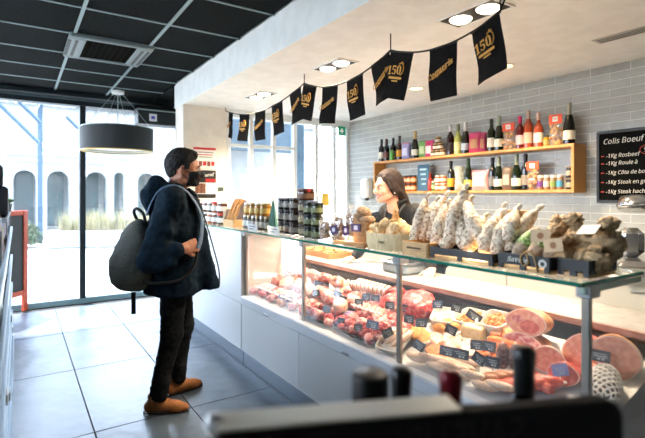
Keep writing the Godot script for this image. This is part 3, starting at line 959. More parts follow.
func mt_pine() -> StandardMaterial3D:
	return nm("pine", [Color(0.70, 0.54, 0.34), Color(0.82, 0.67, 0.46), Color(0.74, 0.58, 0.38)], [0.25, 0.55, 0.8], V(14, 14, 1.6), 0.6, 0.4, 0.02)

func back_shelf() -> void:
	var oak := nm("honey_oak", [Color(0.66, 0.44, 0.20), Color(0.78, 0.56, 0.29), Color(0.70, 0.48, 0.23)], [0.25, 0.55, 0.8], V(12, 12, 1.4), 0.42, 0.3, 0.02)
	var s := thing("wall_shelf", "long honey oak box shelf hung on the grey tiled wall", "shelf", V(0, 0, 0))
	part("top_board", bx(V(3.75, 1.825, -4.50), V(3.94, 1.850, -1.98), 0.002), oak, s)
	part("bottom_board", bx(V(3.75, 1.450, -4.50), V(3.94, 1.475, -1.98), 0.002), oak, s)
	part("end_board", bx(V(3.75, 1.475, -2.006), V(3.94, 1.825, -1.98), 0.002), oak, s)
	part("end_board", bx(V(3.75, 1.475, -4.50), V(3.94, 1.825, -4.474), 0.002), oak, s)

# ------------------------------------------------------------------ ceiling
func ceiling_things() -> void:
	var grey := mt("cassette_grey", Color(0.40, 0.45, 0.46), 0.5)
	var ac := thing("air_conditioner", "grey ceiling cassette air conditioner among the dark ceiling panels", "air conditioner", V(0.6775, CEIL_DARK, -4.545))
	part("frame", bx(V(-0.33, -0.03, 0.285), V(0.33, 0.02, 0.34), 0.012), grey, ac)
	part("frame", bx(V(-0.33, -0.03, -0.34), V(0.33, 0.02, -0.285), 0.012), grey, ac)
	part("frame", bx(V(-0.33, -0.03, -0.285), V(-0.20, 0.02, 0.285), 0.008), grey, ac)
	part("frame", bx(V(0.20, -0.03, -0.285), V(0.33, 0.02, 0.285), 0.008), grey, ac)
	part("grille", bx(V(-0.20, -0.018, -0.285), V(0.20, 0.02, 0.285)), mt("grille_dark", Color(0.05, 0.047, 0.038), 0.95), ac)
	mats["grille_dark"].metallic_specular = 0.1
	for k in 9: part("grille_bar", bx(V(-0.19 + k * 0.0475 - 0.004, -0.022, -0.28), V(-0.19 + k * 0.0475 + 0.004, -0.016, 0.28)), mt("grille_bar", Color(0.10, 0.10, 0.09), 0.95), ac)
	mats["grille_bar"].metallic_specular = 0.1
	for s in [-1, 1]:
		for k in 2: part("louvre", bx(V(s * 0.285 - 0.035 + k * 0.05 - 0.012, -0.034, -0.24), V(s * 0.285 - 0.035 + k * 0.05 + 0.012, -0.029, 0.24)), mt("louvre_dark", Color(0.16, 0.18, 0.18), 0.6), ac)
	# drum pendant near the street window
	var d := thing("drum_pendant", "large dark drum pendant lamp hanging from wires near the window", "pendant lamp", V(1.05, 0, -6.26))
	part("shade", lat([V2(0.42, 1.98), V2(0.42, 2.27)], 40, false), mt("shade_dark", Color(0.055, 0.085, 0.095), 0.7), d)
	part("shade_lining", lat([V2(0.414, 2.268), V2(0.414, 1.982)], 40, false), mt("shade_lining", Color(0.80, 0.78, 0.72), 0.8), d)
	var rim := []
	for k in 41: rim.append(V(0.418 * cos(TAU * k / 40), 1.98, 0.418 * sin(TAU * k / 40)))
	part("rim", tb(rim, 0.008, 6), mt("brass", Color(0.70, 0.58, 0.28), 0.35, 0.7), d)
	var rim2 := []
	for q in rim: rim2.append(q + V(0, 0.29, 0))
	part("rim", tb(rim2, 0.006, 6), mt("pale_metal"), d)
	part("diffuser", lat([V2(0.0, 2.02), V2(0.41, 2.02), V2(0.41, 2.026), V2(0.0, 2.026)], 40), mt("diffuser", Color(0.88, 0.88, 0.86), 0.6), d)
	part("canopy", lat([V2(0.07, CEIL_DARK - 0.035), V2(0.075, CEIL_DARK - 0.03), V2(0.075, CEIL_DARK)], 20), mt("slicer_white", Color(0.82, 0.82, 0.80), 0.4), d)
	part("cord", tb([V(0, 2.02, 0), V(0, CEIL_DARK - 0.03, 0)], 0.006, 6), mt("pale_metal"), d)
	for k in 4:
		var a := TAU * k / 4 + 0.5
		part("wire", tb([V(0.05 * cos(a), CEIL_DARK - 0.03, 0.05 * sin(a)), V(0.41 * cos(a), 2.27, 0.41 * sin(a))], 0.003, 5), mt("pale_metal"), d)
	# square twin downlights in the white ceiling
	var spots := [[2.18, -1.72, "nearest"], [2.12, -3.03, "middle"], [2.11, -4.37, "farthest"]]
	for s in spots:
		var f := thing("twin_downlight", "square twin downlight in the white ceiling above the case, %s of three" % s[2], "downlight", V(s[0], CEIL_WHITE, s[1]), 0.0, "twin downlights over the counter")
		part("frame", bx(V(-0.10, -0.008, -0.20), V(0.10, 0.0, -0.185), 0.002), mt("lamp_white", Color(0.85, 0.85, 0.84), 0.5), f)
		part("frame", bx(V(-0.10, -0.008, 0.185), V(0.10, 0.0, 0.20), 0.002), mt("lamp_white"), f)
		part("frame", bx(V(-0.10, -0.008, -0.185), V(-0.088, 0.0, 0.185), 0.002), mt("lamp_white"), f)
		part("frame", bx(V(0.088, -0.008, -0.185), V(0.10, 0.0, 0.185), 0.002), mt("lamp_white"), f)
		part("recess", bx(V(-0.088, -0.003, -0.185), V(0.088, 0.0, 0.185)), mt("recess_black", Color(0.03, 0.03, 0.03), 0.6), f)
		for e in [-0.095, 0.095]:
			var lamp := part("lamp", lat([V2(0.0, -0.022), V2(0.045, -0.020), V2(0.062, -0.010), V2(0.066, -0.003)], 20), glow("downlight_glow", Color(1.0, 0.93, 0.82), 5.0), f)
			lamp.position = V(0, 0, e)
			var sl := SpotLight3D.new()
			sl.name = numbered("downlight_beam")
			sl.light_color = Color(1.0, 0.91, 0.79)
			sl.light_energy = 6.0
			sl.light_size = 0.06
			sl.spot_angle = 68.0
			sl.spot_angle_attenuation = 0.8
			sl.spot_range = 12.0
			sl.spot_attenuation = 2.0
			sl.shadow_enabled = true
			add_child(sl)
			sl.look_at_from_position(V(s[0], CEIL_WHITE - 0.03, s[1] + e), V(s[0], 0, s[1] + e), Vector3.RIGHT)
	# round flush spots nearer the tiled wall
	for s in [[3.27, -2.28, "right"], [3.23, -3.23, "left"]]:
		var f := thing("flush_spot", "small flush ceiling spot near the tiled wall, %s one of two" % s[2], "downlight", V(s[0], CEIL_WHITE, s[1]), 0.0, "flush spots over the back counter")
		part("ring", lat([V2(0.062, -0.006), V2(0.082, -0.006), V2(0.085, 0.0)], 20, false), mt("lamp_white"), f)
		part("lamp", lat([V2(0.0, -0.008), V2(0.062, -0.006)], 18, false), glow("flush_spot_glow", Color(1.0, 0.85, 0.62), 2.0), f)
		var sl := SpotLight3D.new()
		sl.name = numbered("flush_spot_beam")
		sl.light_color = Color(1.0, 0.87, 0.70)
		sl.light_energy = 6.0
		sl.light_size = 0.05
		sl.spot_angle = 60.0
		sl.spot_angle_attenuation = 0.9
		sl.spot_range = 12.0
		sl.spot_attenuation = 2.0
		sl.shadow_enabled = true
		add_child(sl)
		sl.look_at_from_position(V(s[0], CEIL_WHITE - 0.02, s[1]), V(s[0], 0, s[1]), Vector3.RIGHT)
	var vt := thing("ceiling_vent", "pale slotted vent in the white ceiling above the chalkboard", "vent", V(3.27, CEIL_WHITE, -1.36))
	part("frame", bx(V(-0.06, -0.006, -0.22), V(0.06, 0.0, 0.22), 0.002), mt("vent_grey", Color(0.66, 0.66, 0.64), 0.5), vt)
	for k in 3: part("slot", bx(V(-0.035 + k * 0.03, -0.008, -0.20), V(-0.022 + k * 0.03, -0.005, 0.20)), mt("vent_slot", Color(0.40, 0.40, 0.39), 0.6), vt)

func bunting() -> void:
	var an := [V(2.06, 2.43, -5.20), V(2.05, 2.39, -3.38), V(2.0, 2.363, -2.227), V(1.95, 2.317, -1.385)]
	var sag := [0.13, 0.11, 0.08]
	var cordm := mt("bunting_cord", Color(0.05, 0.05, 0.05), 0.8)
	var st := thing("bunting_cord", "thin black cord looped along the white ceiling carrying the pennants", "cord", V(0, 0, 0))
	
	for s in 3:
		var pts := []
		for k in 17: pts.append(hang(an, sag, s, k / 16.0))
		part("loop", tb(pts, 0.0055, 6), cordm, st)
	part("loose_end", tb([an[3], V(1.97, 2.469, -1.33)], 0.005, 6), cordm, st)
	for a in an: part("hook", tb([a, a + V(0, 2.469 - a.y, 0)], 0.004, 5), cordm, st)
	# [segment, along, tilt, twist, kind, label]
	var fl := [
		[0, 0.0920, 0.10, -0.15, 1, "black pennant turned edge-on against the cream pier, first on the cord"],
		[0, 0.3040, 0.06, 0.15, 0, "small black pennant with gold anniversary number, second from the cream pier"],
		[0, 0.5180, -0.05, 0.10, 1, "black pennant with gold script, third from the cream pier"],
		[0, 0.7220, -0.12, 0.05, 0, "black pennant with gold anniversary number, fourth from the cream pier"],
		[0, 0.9120, -0.40, 0.0, 1, "tilted black pennant with gold script left of the middle hook"],
		[1, 0.0860, 0.30, 0.1, 0, "tilted black pennant with gold number right of the middle hook"],
		[1, 0.3600, 0.10, 0.10, 1, "black pennant with gold script hanging low over the jars and bottles"],
		[1, 0.6500, -0.10, 0.0, 0, "black pennant with gold anniversary number in the middle of the row"],
		[1, 0.9040, -0.42, 0.0, 1, "tilted black pennant with gold script crossing its neighbour by the hook"],
		[2, 0.1320, 0.26, 0.12, 0, "black pennant with gold number overlapped at its left by another"],
		[2, 0.5480, -0.08, 0.05, 1, "black pennant with gold slanted script, second from the right"],
		[2, 0.8920, -0.42, -0.15, 0, "largest black pennant with gold anniversary number beside the nearest downlight"]]
	var cloth := nm("pennant_cloth", [Color(0.062, 0.056, 0.055), Color(0.088, 0.078, 0.076)], [0.3, 0.7], V(6, 6, 6), 0.85, 0.3)
	cloth.metallic_specular = 0.2
	var gold := mt("gold_print", Color(0.72, 0.52, 0.20), 0.45, 0.3)
	for f in fl:
		var p := hang(an, sag, f[0], f[1])
		var q := hang(an, sag, f[0], minf(f[1] + 0.03, 1.0)) - hang(an, sag, f[0], maxf(f[1] - 0.03, 0.0))
		var o := thing("pennant", f[5], "pennant", p, -PI / 2 + atan2(q.x, q.z) + f[3], "black pennants on the ceiling cord")
		var slope := atan2(q.y, Vector2(q.x, q.z).length())
		o.rotation.z = slope * 0.85
		var m := MB.new()
		var rows := []
		for j in 7:
			var y := -0.29 * j / 6.0
			var bulge := 0.014 * sin(j * 0.9 + f[1] * 9.0) * j / 6.0
			rows.append([V(-0.10, y, bulge), V(-0.035, y, bulge * 1.4 + 0.004), V(0.035, y, bulge * 0.8 + 0.004), V(0.10, y, bulge * 0.4)])
		for j in 6:
			for i in 3:
				m.quad(rows[j + 1][i], rows[j + 1][i + 1], rows[j][i + 1], rows[j][i])
				m.quad(rows[j][i] - V(0, 0, 0.0015), rows[j][i + 1] - V(0, 0, 0.0015), rows[j + 1][i + 1] - V(0, 0, 0.0015), rows[j + 1][i] - V(0, 0, 0.0015))
		part("cloth", m, cloth, o)
		part("hem", tb([V(-0.10, 0, 0), V(0.10, 0, 0)], 0.007, 6), cordm, o)
		if f[4] == 0:
			words("150", 0.072, gold, o, V(-0.014, -0.115, 0.022), V(0, 0, 0.05), "Droid Serif", "gold_number", 700)
			var arc := []
			for k in 12: arc.append(V(0.038 + 0.026 * cos(-1.4 + k * 0.33), -0.105 + 0.036 * sin(-1.4 + k * 0.33), 0.022))
			part("gold_emblem", tb(arc, 0.0035, 5), gold, o)
			part("gold_emblem", tb([V(0.040, -0.062, 0.022), V(0.055, -0.068, 0.022), V(0.052, -0.080, 0.022)], 0.004, 5), gold, o)
			part("gold_line", bx(V(-0.052, -0.168, 0.021), V(0.058, -0.154, 0.0225)), gold, o)
			part("gold_line", bx(V(-0.022, -0.184, 0.021), V(0.03, -0.176, 0.0225)), gold, o)
		else:
			words("Coqueris", 0.043, gold, o, V(0, -0.135, 0.022), V(0, 0, 0.38), "Droid Serif", "gold_script", 700, 0.3)
			part("gold_line", tb([V(-0.06, -0.178, 0.021), V(0.045, -0.136, 0.021)], 0.0028, 5), gold, o)

func hang(an: Array, sag: Array, s: int, t: float) -> Vector3:
	return an[s].lerp(an[s + 1], t) - V(0, sag[s] * 4.0 * t * (1.0 - t), 0)

# ------------------------------------------------------------------ people (local axes: x forward, y up, z the person's right)
func head_field(c: Vector3, yaw: float, pitch: float, k: float, female: bool) -> Array:
	# returns [field in head axes, transform from head axes]
	var f := Field.new(V(-0.15, -0.24, -0.13), V(0.17, 0.17, 0.13), 0.0058)
	var w := 0.94 if female else 1.0
	f.ell(V(-0.018, 0.035, 0), V(0.098, 0.098, 0.078 * w), 0.02)
	f.ell(V(0.028, -0.01, 0), V(0.068, 0.085, 0.063 * w), 0.03)
	f.ell(V(0.035, -0.062, 0), V(0.052, 0.046, 0.046 * w), 0.03)
	f.cap(V(0.072, -0.092, -0.012), V(0.072, -0.092, 0.012), 0.016, 0.016, 0.02)     # chin
	f.cap(V(-0.01, -0.05, 0.052 * w), V(0.06, -0.088, 0.025), 0.018, 0.014, 0.02)     # jaw
	f.cap(V(-0.01, -0.05, -0.052 * w), V(0.06, -0.088, -0.025), 0.018, 0.014, 0.02)
	f.cap(V(0.090, 0.020, -0.030), V(0.090, 0.020, 0.030), 0.012, 0.012, 0.015)       # brow
	for s in [-1.0, 1.0]:
		f.ell(V(0.098, 0.002, s * 0.031), V(0.012, 0.012, 0.018), 0.012, Basis.IDENTITY, true)
		f.ell(V(0.072, -0.028, s * 0.044 * w), V(0.022, 0.020, 0.018), 0.02)          # cheek
		f.ell(V(-0.008, -0.004, s * 0.078 * w), V(0.022, 0.034, 0.010), 0.008, Basis.from_euler(V(0, s * 0.25, -0.15)))
		f.ell(V(0.0, -0.002, s * 0.089 * w), V(0.010, 0.018, 0.005), 0.005, Basis.IDENTITY, true)
	f.cap(V(0.094, 0.010, 0), V(0.116, -0.030, 0), 0.008, 0.012, 0.012)               # nose
	f.cap(V(0.105, -0.034, -0.010), V(0.105, -0.034, 0.010), 0.008, 0.008, 0.008)
	if female:
		f.cap(V(0.092, -0.052, -0.014), V(0.092, -0.052, 0.014), 0.008, 0.008, 0.008)
		f.cap(V(0.088, -0.076, -0.012), V(0.088, -0.076, 0.012), 0.008, 0.008, 0.008)
		f.ell(V(0.098, -0.063, 0), V(0.012, 0.009, 0.022), 0.006, Basis.IDENTITY, true)
	else:
		f.cap(V(0.092, -0.058, -0.016), V(0.092, -0.058, 0.016), 0.008, 0.008, 0.008)
		f.cap(V(0.088, -0.070, -0.014), V(0.088, -0.070, 0.014), 0.008, 0.008, 0.008)
	f.cap(V(-0.028, -0.05, 0), V(-0.05, -0.20, 0), 0.054 * (0.86 if female else 1.0), 0.058 * (0.86 if female else 1.0), 0.03)
	var t := Transform3D(Basis.from_euler(V(0, yaw, pitch)).scaled(Vector3.ONE * k), c)
	return [f, t]

func hand_field(w: Vector3, u: Vector3, n: Vector3, curl: Array, thumb: float, k: float, thumb_side: float) -> Field:
	# u: towards the fingers, n: out of the back of the hand
	u = u.normalized()
	n = (n - u * n.dot(u)).normalized()
	var s := u.cross(n) * thumb_side         # towards the thumb
	var f := Field.new(w - Vector3.ONE * 0.14, w + u * 0.10 + Vector3.ONE * 0.14, 0.0042)
	var kn := []
	for i in 4:
		var q := w + (u * (0.088 - 0.004 * absf(i - 1.0)) + s * (0.030 - 0.021 * i)) * k
		kn.append(q)
		f.cap(w + s * (0.018 - 0.012 * i) * k, q, 0.013 * k, 0.0115 * k, 0.012)
	for i in 4:
		var p: Vector3 = kn[i]
		var a := 0.0
		var l: float = [0.95, 1.05, 1.0, 0.8][i]
		var r := 0.0092 * k
		for j in 3:
			a += curl[j] * (1.0 + 0.08 * i)
			var d := (u * cos(a) - n * sin(a)).normalized()
			var q: Vector3 = p + d * [0.042, 0.026, 0.020][j] * l * k
			f.cap(p, q, r, r * 0.90, 0.004)
			p = q
			r *= 0.92
	var t0 := w + (u * 0.022 + s * 0.024 - n * 0.004) * k
	var t1 := t0 + (u * 0.026 + s * 0.026 - n * 0.010 * thumb).normalized() * 0.040 * k
	var t2 := t1 + (u * 0.8 + s * (0.5 - 0.5 * thumb) - n * 0.5 * thumb).normalized() * 0.032 * k
	var t3 := t2 + (u * 0.7 + s * (0.2 - 0.6 * thumb) - n * 0.6 * thumb).normalized() * 0.024 * k
	f.cap(t0, t1, 0.014 * k, 0.011 * k, 0.010)
	f.cap(t1, t2, 0.0108 * k, 0.0098 * k, 0.004)
	f.cap(t2, t3, 0.0098 * k, 0.0085 * k, 0.004)
	f.cap(w - u * 0.05, w + u * 0.01, 0.024 * k, 0.022 * k, 0.012)
	return f

func shoe(parent: Node3D, at: Vector3, turn: float, upper: Material, sole: Material, lace: Material) -> void:
	# at: floor under the ankle; the foot points along +x
	var t := Transform3D(Basis.from_euler(V(0, turn, 0)), at)
	var f := Field.new(V(-0.11, -0.01, -0.08), V(0.24, 0.16, 0.08), 0.0075)
	f.cap(V(-0.045, 0.045, 0), V(0.03, 0.05, 0), 0.040, 0.040, 0.02)
	f.cap(V(-0.01, 0.07, 0), V(-0.015, 0.12, 0), 0.044, 0.046, 0.02)
	f.cap(V(0.03, 0.055, 0), V(0.13, 0.030, 0.006), 0.042, 0.036, 0.03)
	f.cap(V(0.12, 0.028, 0.004), V(0.175, 0.024, 0.0), 0.038, 0.026, 0.03)
	var cutf := f.derived(0.0, func(p): return maxf(0.012 - p.y, p.y - 0.125))
	var m := MB.new()
	m.t = t
	cutf.mesh(m)
	var u := part("shoe", m, upper, parent)
	var s := MB.new()
	s.t = t
	var pl := PackedVector2Array()
	for k in 28:
		var a := TAU * k / 28
		var x := cos(a)
		var wd := 0.040 + 0.006 * sin(x * 2.0) - 0.006 * (1.0 if x < -0.3 else 0.0)
		pl.append(V2(0.058 + x * 0.147, signf(sin(a)) * pow(absf(sin(a)), 0.7) * wd))
	var b := Basis(V(1, 0, 0), V(0, 0, -1), V(0, 1, 0))
	s.t = t * Transform3D(b, Vector3.ZERO)
	s.prism(pl, 0.0, 0.016, 0.003)
	part("sole", s, sole, u)
	for k in 4:
		var l := MB.new()
		l.t = t
		var x := 0.055 + k * 0.022
		var y := 0.096 - k * 0.010
		l.tube([V(x, y - 0.010, -0.026), V(x + 0.006, y + 0.001, 0), V(x, y - 0.010, 0.026)], 0.003, 5)
		part("lace", l, lace, u)

func customer() -> void:
	var p := thing("person", "man in dark navy parka and black mask standing before the meat case", "person", V(0.915, 0, -3.20), -deg_to_rad(15.4))
	var skin := nm("skin_tan", [Color(0.70, 0.47, 0.36), Color(0.76, 0.53, 0.42)], [0.3, 0.7], V(6, 6, 6), 0.5)
	skin.subsurf_scatter_enabled = true
	skin.subsurf_scatter_strength = 0.1
	var hip := [V(-0.02, 0.92, 0.09), V(0.0, 0.92, -0.09)]
	var knee := [V(-0.035, 0.50, 0.105), V(0.045, 0.50, -0.12)]
	var ank := [V(-0.125, 0.09, 0.12), V(0.0, 0.09, -0.152)]
	var sho := [V(-0.03, 1.395, 0.185), V(-0.03, 1.395, -0.185)]
	var elb := [V(-0.165, 1.02, 0.265), V(-0.06, 1.08, -0.27)]
	var wri := [V(0.0, 1.085, 0.300), V(0.10, 0.90, -0.25)]
	var hd := head_field(V(0.045, 1.605, 0.0), 0.0, -0.04, 1.06, false)
	# body: one surface from head to feet
	var body := MB.new()
	var bf := Field.new(V(-0.3, 0.0, -0.36), V(0.3, 1.48, 0.36), 0.016)
	bf.cap(V(0, 0.95, 0), V(0, 1.15, 0), 0.13, 0.13, 0.05)
	bf.cap(V(-0.01, 1.25, -0.06), V(-0.01, 1.25, 0.06), 0.13, 0.13, 0.05)
	bf.cap(V(-0.01, 1.36, 0), V(-0.005, 1.47, 0), 0.08, 0.055, 0.04)
	for s in 2:
		bf.cap(hip[s], knee[s], 0.082, 0.056, 0.04); bf.cap(knee[s], ank[s], 0.054, 0.036, 0.02)
		bf.cap(ank[s], ank[s] + V(0.05, -0.04, 0), 0.030, 0.024, 0.02)
		bf.cap(V(-0.02, 1.36, 0), sho[s], 0.07, 0.06, 0.04)
		bf.cap(sho[s], elb[s], 0.052, 0.042, 0.02); bf.cap(elb[s], wri[s], 0.040, 0.026, 0.02)
	bf.mesh(body)
	body.t = hd[1]
	hd[0].mesh(body)
	body.t = Transform3D.IDENTITY
	# right hand closed on the strap, left hand relaxed
	hand_field(wri[0] + V(0.035, 0.006, -0.008), V(0.8, 0.15, -0.35), V(0.4, 0.15, 0.9), [1.0, 1.25, 0.9], 0.9, 1.06, 1.0).mesh(body)
	hand_field(wri[1], V(0.35, -0.9, 0.1), V(0, 0.1, -1.0), [0.3, 0.4, 0.3], 0.4, 1.06, 1.0).mesh(body)
	part("body", body, skin, p)
	# hair, cut short, and the mask: shells of the same head
	var hair: Field = hd[0].derived(0.009, func(q): return maxf(maxf(-(q.y - 0.0 + maxf(q.x - 0.02, 0.0) * 0.9 - 0.075 * smoothstep(0.055, 0.085, q.x)), 0.03 + (q.x - 0.03) * 0.95 - q.y if q.x > 0.03 else -0.05 - q.y + maxf(q.x + 0.06, 0.0) * 0.6), maxf(q.x - 0.089, absf(q.z) - 0.0835)))
	var top := Field.new(V(-0.15, -0.24, -0.13), V(0.17, 0.19, 0.13), 0.0058)
	top.d.fill(0.25)
	top.ell(V(-0.012, 0.090, 0), V(0.088, 0.055, 0.066), 0.02)
	top.ell(V(0.052, 0.100, 0), V(0.030, 0.026, 0.046), 0.02)
	top.ell(V(-0.055, 0.02, 0), V(0.064, 0.09, 0.072), 0.02)
	var hm := MB.new()
	hm.t = hd[1]
	hair.mesh(hm)
	top.mesh(hm)
	hm.ruffle(noise, 0.007, V(70, 25, 70))
	part("hair", hm, nm("dark_hair", [Color(0.03, 0.025, 0.022), Color(0.085, 0.07, 0.06)], [0.3, 0.7], V(30, 8, 30), 0.85, 1.2), p)
	var mk: Field = hd[0].derived(0.007, func(q): return maxf(maxf(q.y - (-0.005 + maxf(q.x - 0.085, 0.0) * 0.2) - 0.25 * minf(q.x - 0.085, 0.0), -0.105 - q.y), 0.030 - q.x - 0.35 * maxf(0.0, -0.06 - q.y)))
	var mm := MB.new()
	mm.t = hd[1]
	mk.mesh(mm)
	var mask := part("face_mask", mm, mt("mask_black", Color(0.022, 0.022, 0.024), 0.8), p)
	for s in [-1.0, 1.0]:
		for y in [[-0.02, 0.012], [-0.075, -0.03]]:
			var l := MB.new()
			l.t = hd[1]
			l.tube(smooth_path([V(0.042, y[0], s * 0.066), V(0.015, y[0] * 0.7 + 0.0, s * 0.080), V(-0.018, y[1], s * 0.090)], 4), 0.0022, 5)
			part("ear_loop", l, mt("mask_black"), mask)
		var e := MB.new()
		e.t = hd[1]
		e.blob(V(0.086, 0.002, s * 0.031), V(0.011, 0.010, 0.012), 1.0, 0.0, 1.0, null, 0.0, 12, 8)
		var eye := part("eye", e, mt("eye_white", Color(0.80, 0.78, 0.75), 0.2), p)
		var ir := MB.new()
		ir.t = hd[1]
		ir.blob(V(0.0945, 0.002, s * 0.031), V(0.004, 0.0055, 0.0055), 1.0, 0.0, 1.0, null, 0.0, 10, 6)
		part("iris", ir, mt("iris_brown", Color(0.10, 0.06, 0.04), 0.15), eye)
		var br := MB.new()
		br.t = hd[1]
		br.tube([V(0.100, 0.022, s * 0.012), V(0.098, 0.028, s * 0.030), V(0.084, 0.022, s * 0.048)], [0.003, 0.0042, 0.0025], 6)
		part("eyebrow", br, mats["dark_hair"], p)
	# trousers
	var tf := Field.new(V(-0.28, 0.05, -0.27), V(0.25, 1.0, 0.27), 0.0125)
	tf.cap(V(0, 0.93, -0.05), V(0, 0.93, 0.05), 0.14, 0.14, 0.05)
	for s in 2:
		tf.cap(hip[s], knee[s], 0.098, 0.070, 0.03)
		tf.cap(knee[s], ank[s] + V(0, 0.03, 0), 0.068, 0.052, 0.03)
		for j in 5:   # folds at knee and ankle
			var y: float = [0.13, 0.17, 0.215, 0.46, 0.52][j]
			var h := inverse_lerp(knee[s].y, ank[s].y, y) if y < 0.5 else 0.0
			var c: Vector3 = knee[s].lerp(ank[s], clampf(h, 0.0, 1.0))
			c.y = y
			tf.cap(c + V(0.02, 0.012 * (j % 2), -0.03), c + V(0.015, -0.008, 0.035), 0.040, 0.042, 0.012)
	var tc := tf.derived(0.0, func(q): return 0.085 - q.y)
	var tm := MB.new()
	tc.mesh(tm)
	tm.ruffle(noise, 0.007, V(14, 26, 14))
	part("trousers", tm, nm("charcoal_denim", [Color(0.075, 0.085, 0.095), Color(0.125, 0.135, 0.142)], [0.3, 0.7], V(5, 5, 5), 0.9, 1.0), p)
	mats["charcoal_denim"].metallic_specular = 0.2
	var suede := nm("tan_suede", [Color(0.50, 0.30, 0.13), Color(0.62, 0.39, 0.18)], [0.3, 0.7], V(12, 12, 12), 0.8, 0.5)
	var sole := mt("brown_sole", Color(0.17, 0.09, 0.05), 0.7)
	var lace := mt("tan_lace", Color(0.42, 0.24, 0.11), 0.8)
	shoe(p, V(ank[0].x, 0, ank[0].z), -0.15, suede, sole, lace)
	shoe(p, V(ank[1].x, 0, ank[1].z), 0.50, suede, sole, lace)
	# parka
	var cf := Field.new(V(-0.36, 0.70, -0.42), V(0.42, 1.62, 0.42), 0.0125)
	cf.ell(V(-0.01, 1.22, 0), V(0.165, 0.27, 0.235), 0.05)
	cf.cap(V(0.0, 0.78, -0.09), V(0.0, 1.15, -0.09), 0.155, 0.14, 0.06)
	cf.cap(V(0.0, 0.78, 0.09), V(0.0, 1.15, 0.09), 0.155, 0.14, 0.06)
	cf.cap(V(0.10, 1.34, 0.05), V(0.225, 0.80, 0.10), 0.055, 0.05, 0.06)       # open front edges
	cf.cap(V(0.10, 1.34, -0.05), V(0.20, 0.80, -0.06), 0.055, 0.05, 0.06)
	cf.cap(V(-0.12, 1.2, 0.0), V(-0.15, 0.80, 0.04), 0.07, 0.07, 0.06)
	for s in 2:
		cf.cap(V(-0.02, 1.38, 0), sho[s], 0.095, 0.088, 0.05)
		cf.cap(sho[s], elb[s], 0.088, 0.075, 0.03)
		cf.cap(elb[s], wri[s], 0.074, 0.048, 0.03)
		var el: Vector3 = elb[s]
		for j in 4:   # creases of the sleeve
			var c: Vector3 = el.lerp(wri[s], 0.12 + 0.18 * j)
			cf.cap(c + V(0, 0.045, -0.035), c + V(0.02, -0.05, 0.04), 0.030, 0.030, 0.02)
		for j in 3:
			var c: Vector3 = el.lerp(sho[s], 0.15 + 0.2 * j)
			cf.cap(c + V(-0.03, 0.04, 0.03), c + V(0.04, -0.03, 0.04), 0.036, 0.036, 0.02)
	# hood folded on the back, collar round the neck
	for j in 9:
		var a := -2.3 + 4.6 * j / 8.0
		var b := -2.3 + 4.6 * (j + 1) / 8.0
		if j < 8:
			cf.cap(V(-0.035 - 0.075 * cos(a), 1.475, 0.095 * sin(a)), V(-0.035 - 0.075 * cos(b), 1.475, 0.095 * sin(b)), 0.036, 0.036, 0.02)
	cf.cap(V(-0.13, 1.50, -0.08), V(-0.13, 1.50, 0.08), 0.058, 0.058, 0.03)
	cf.cap(V(-0.17, 1.43, -0.09), V(-0.17, 1.43, 0.09), 0.060, 0.060, 0.04)
	cf.cap(V(-0.16, 1.36, -0.07), V(-0.16, 1.36, 0.07), 0.055, 0.055, 0.04)
	var cc := cf.derived(0.0, func(q): return 0.765 + 0.10 * maxf(q.x, 0.0) - q.y)
	var cm := MB.new()
	cc.mesh(cm)
	cm.ruffle(noise, 0.014, V(9, 7, 9))
	cm.ruffle(noise, 0.007, V(24, 16, 24))
	var coat := part("parka", cm, nm("navy_shell", [Color(0.030, 0.095, 0.140), Color(0.055, 0.130, 0.180)], [0.3, 0.7], V(4, 4, 4), 0.85, 0.8), p)
	mats["navy_shell"].metallic_specular = 0.25
	part("zip", tb(smooth_path([V(0.125, 1.44, 0.06), V(0.185, 1.25, 0.085), V(0.265, 0.95, 0.12), V(0.275, 0.82, 0.125)], 4), 0.005, 5), mt("zip_metal", Color(0.25, 0.27, 0.30), 0.4, 0.6), coat)
	part("collar", tb(smooth_path([V(0.07, 1.46, 0.085), V(0.10, 1.44, 0.05), V(0.11, 1.42, 0.0), V(0.10, 1.44, -0.05)], 4), 0.022, 8), mats["navy_shell"], coat)

	# backpack on his back: a thing of its own
	var b := thing("backpack", "olive grey fabric backpack with a top loop worn by the man", "backpack", V(0.915, 0, -3.20), -deg_to_rad(15.4))
	var khaki := nm("olive_canvas", [Color(0.28, 0.29, 0.265), Color(0.33, 0.335, 0.305)], [0.3, 0.7], V(9, 9, 9), 0.85, 0.6)
	var pf := Field.new(V(-0.50, 0.72, -0.26), V(-0.08, 1.40, 0.28), 0.0125)
	pf.ell(V(-0.265, 1.00, 0.03), V(0.130, 0.20, 0.180), 0.05)
	pf.ell(V(-0.245, 1.12, 0.03), V(0.100, 0.15, 0.15), 0.05)
	pf.ell(V(-0.265, 0.89, 0.03), V(0.115, 0.085, 0.17), 0.05)
	pf.cap(V(-0.335, 0.91, -0.06), V(-0.335, 0.91, 0.12), 0.065, 0.065, 0.08)
	pf.cap(V(-0.345, 1.00, -0.05), V(-0.345, 1.00, 0.11), 0.055, 0.055, 0.08)
	var pm := MB.new()
	pf.mesh(pm)
	pm.ruffle(noise, 0.010, V(10, 12, 10))
	part("bag", pm, khaki, b)
	part("top_loop", tb(smooth_path([V(-0.25, 1.245, -0.01), V(-0.275, 1.315, 0.01), V(-0.255, 1.34, 0.04), V(-0.215, 1.305, 0.06), V(-0.20, 1.245, 0.06)], 4), 0.011, 7), mt("webbing_dark", Color(0.05, 0.055, 0.055), 0.8), b)
	part("zip", tb(smooth_path([V(-0.335, 1.13, -0.09), V(-0.352, 1.15, 0.03), V(-0.325, 1.13, 0.15)], 5), 0.006, 5), mt("zip_dark", Color(0.04, 0.04, 0.035), 0.6), b)
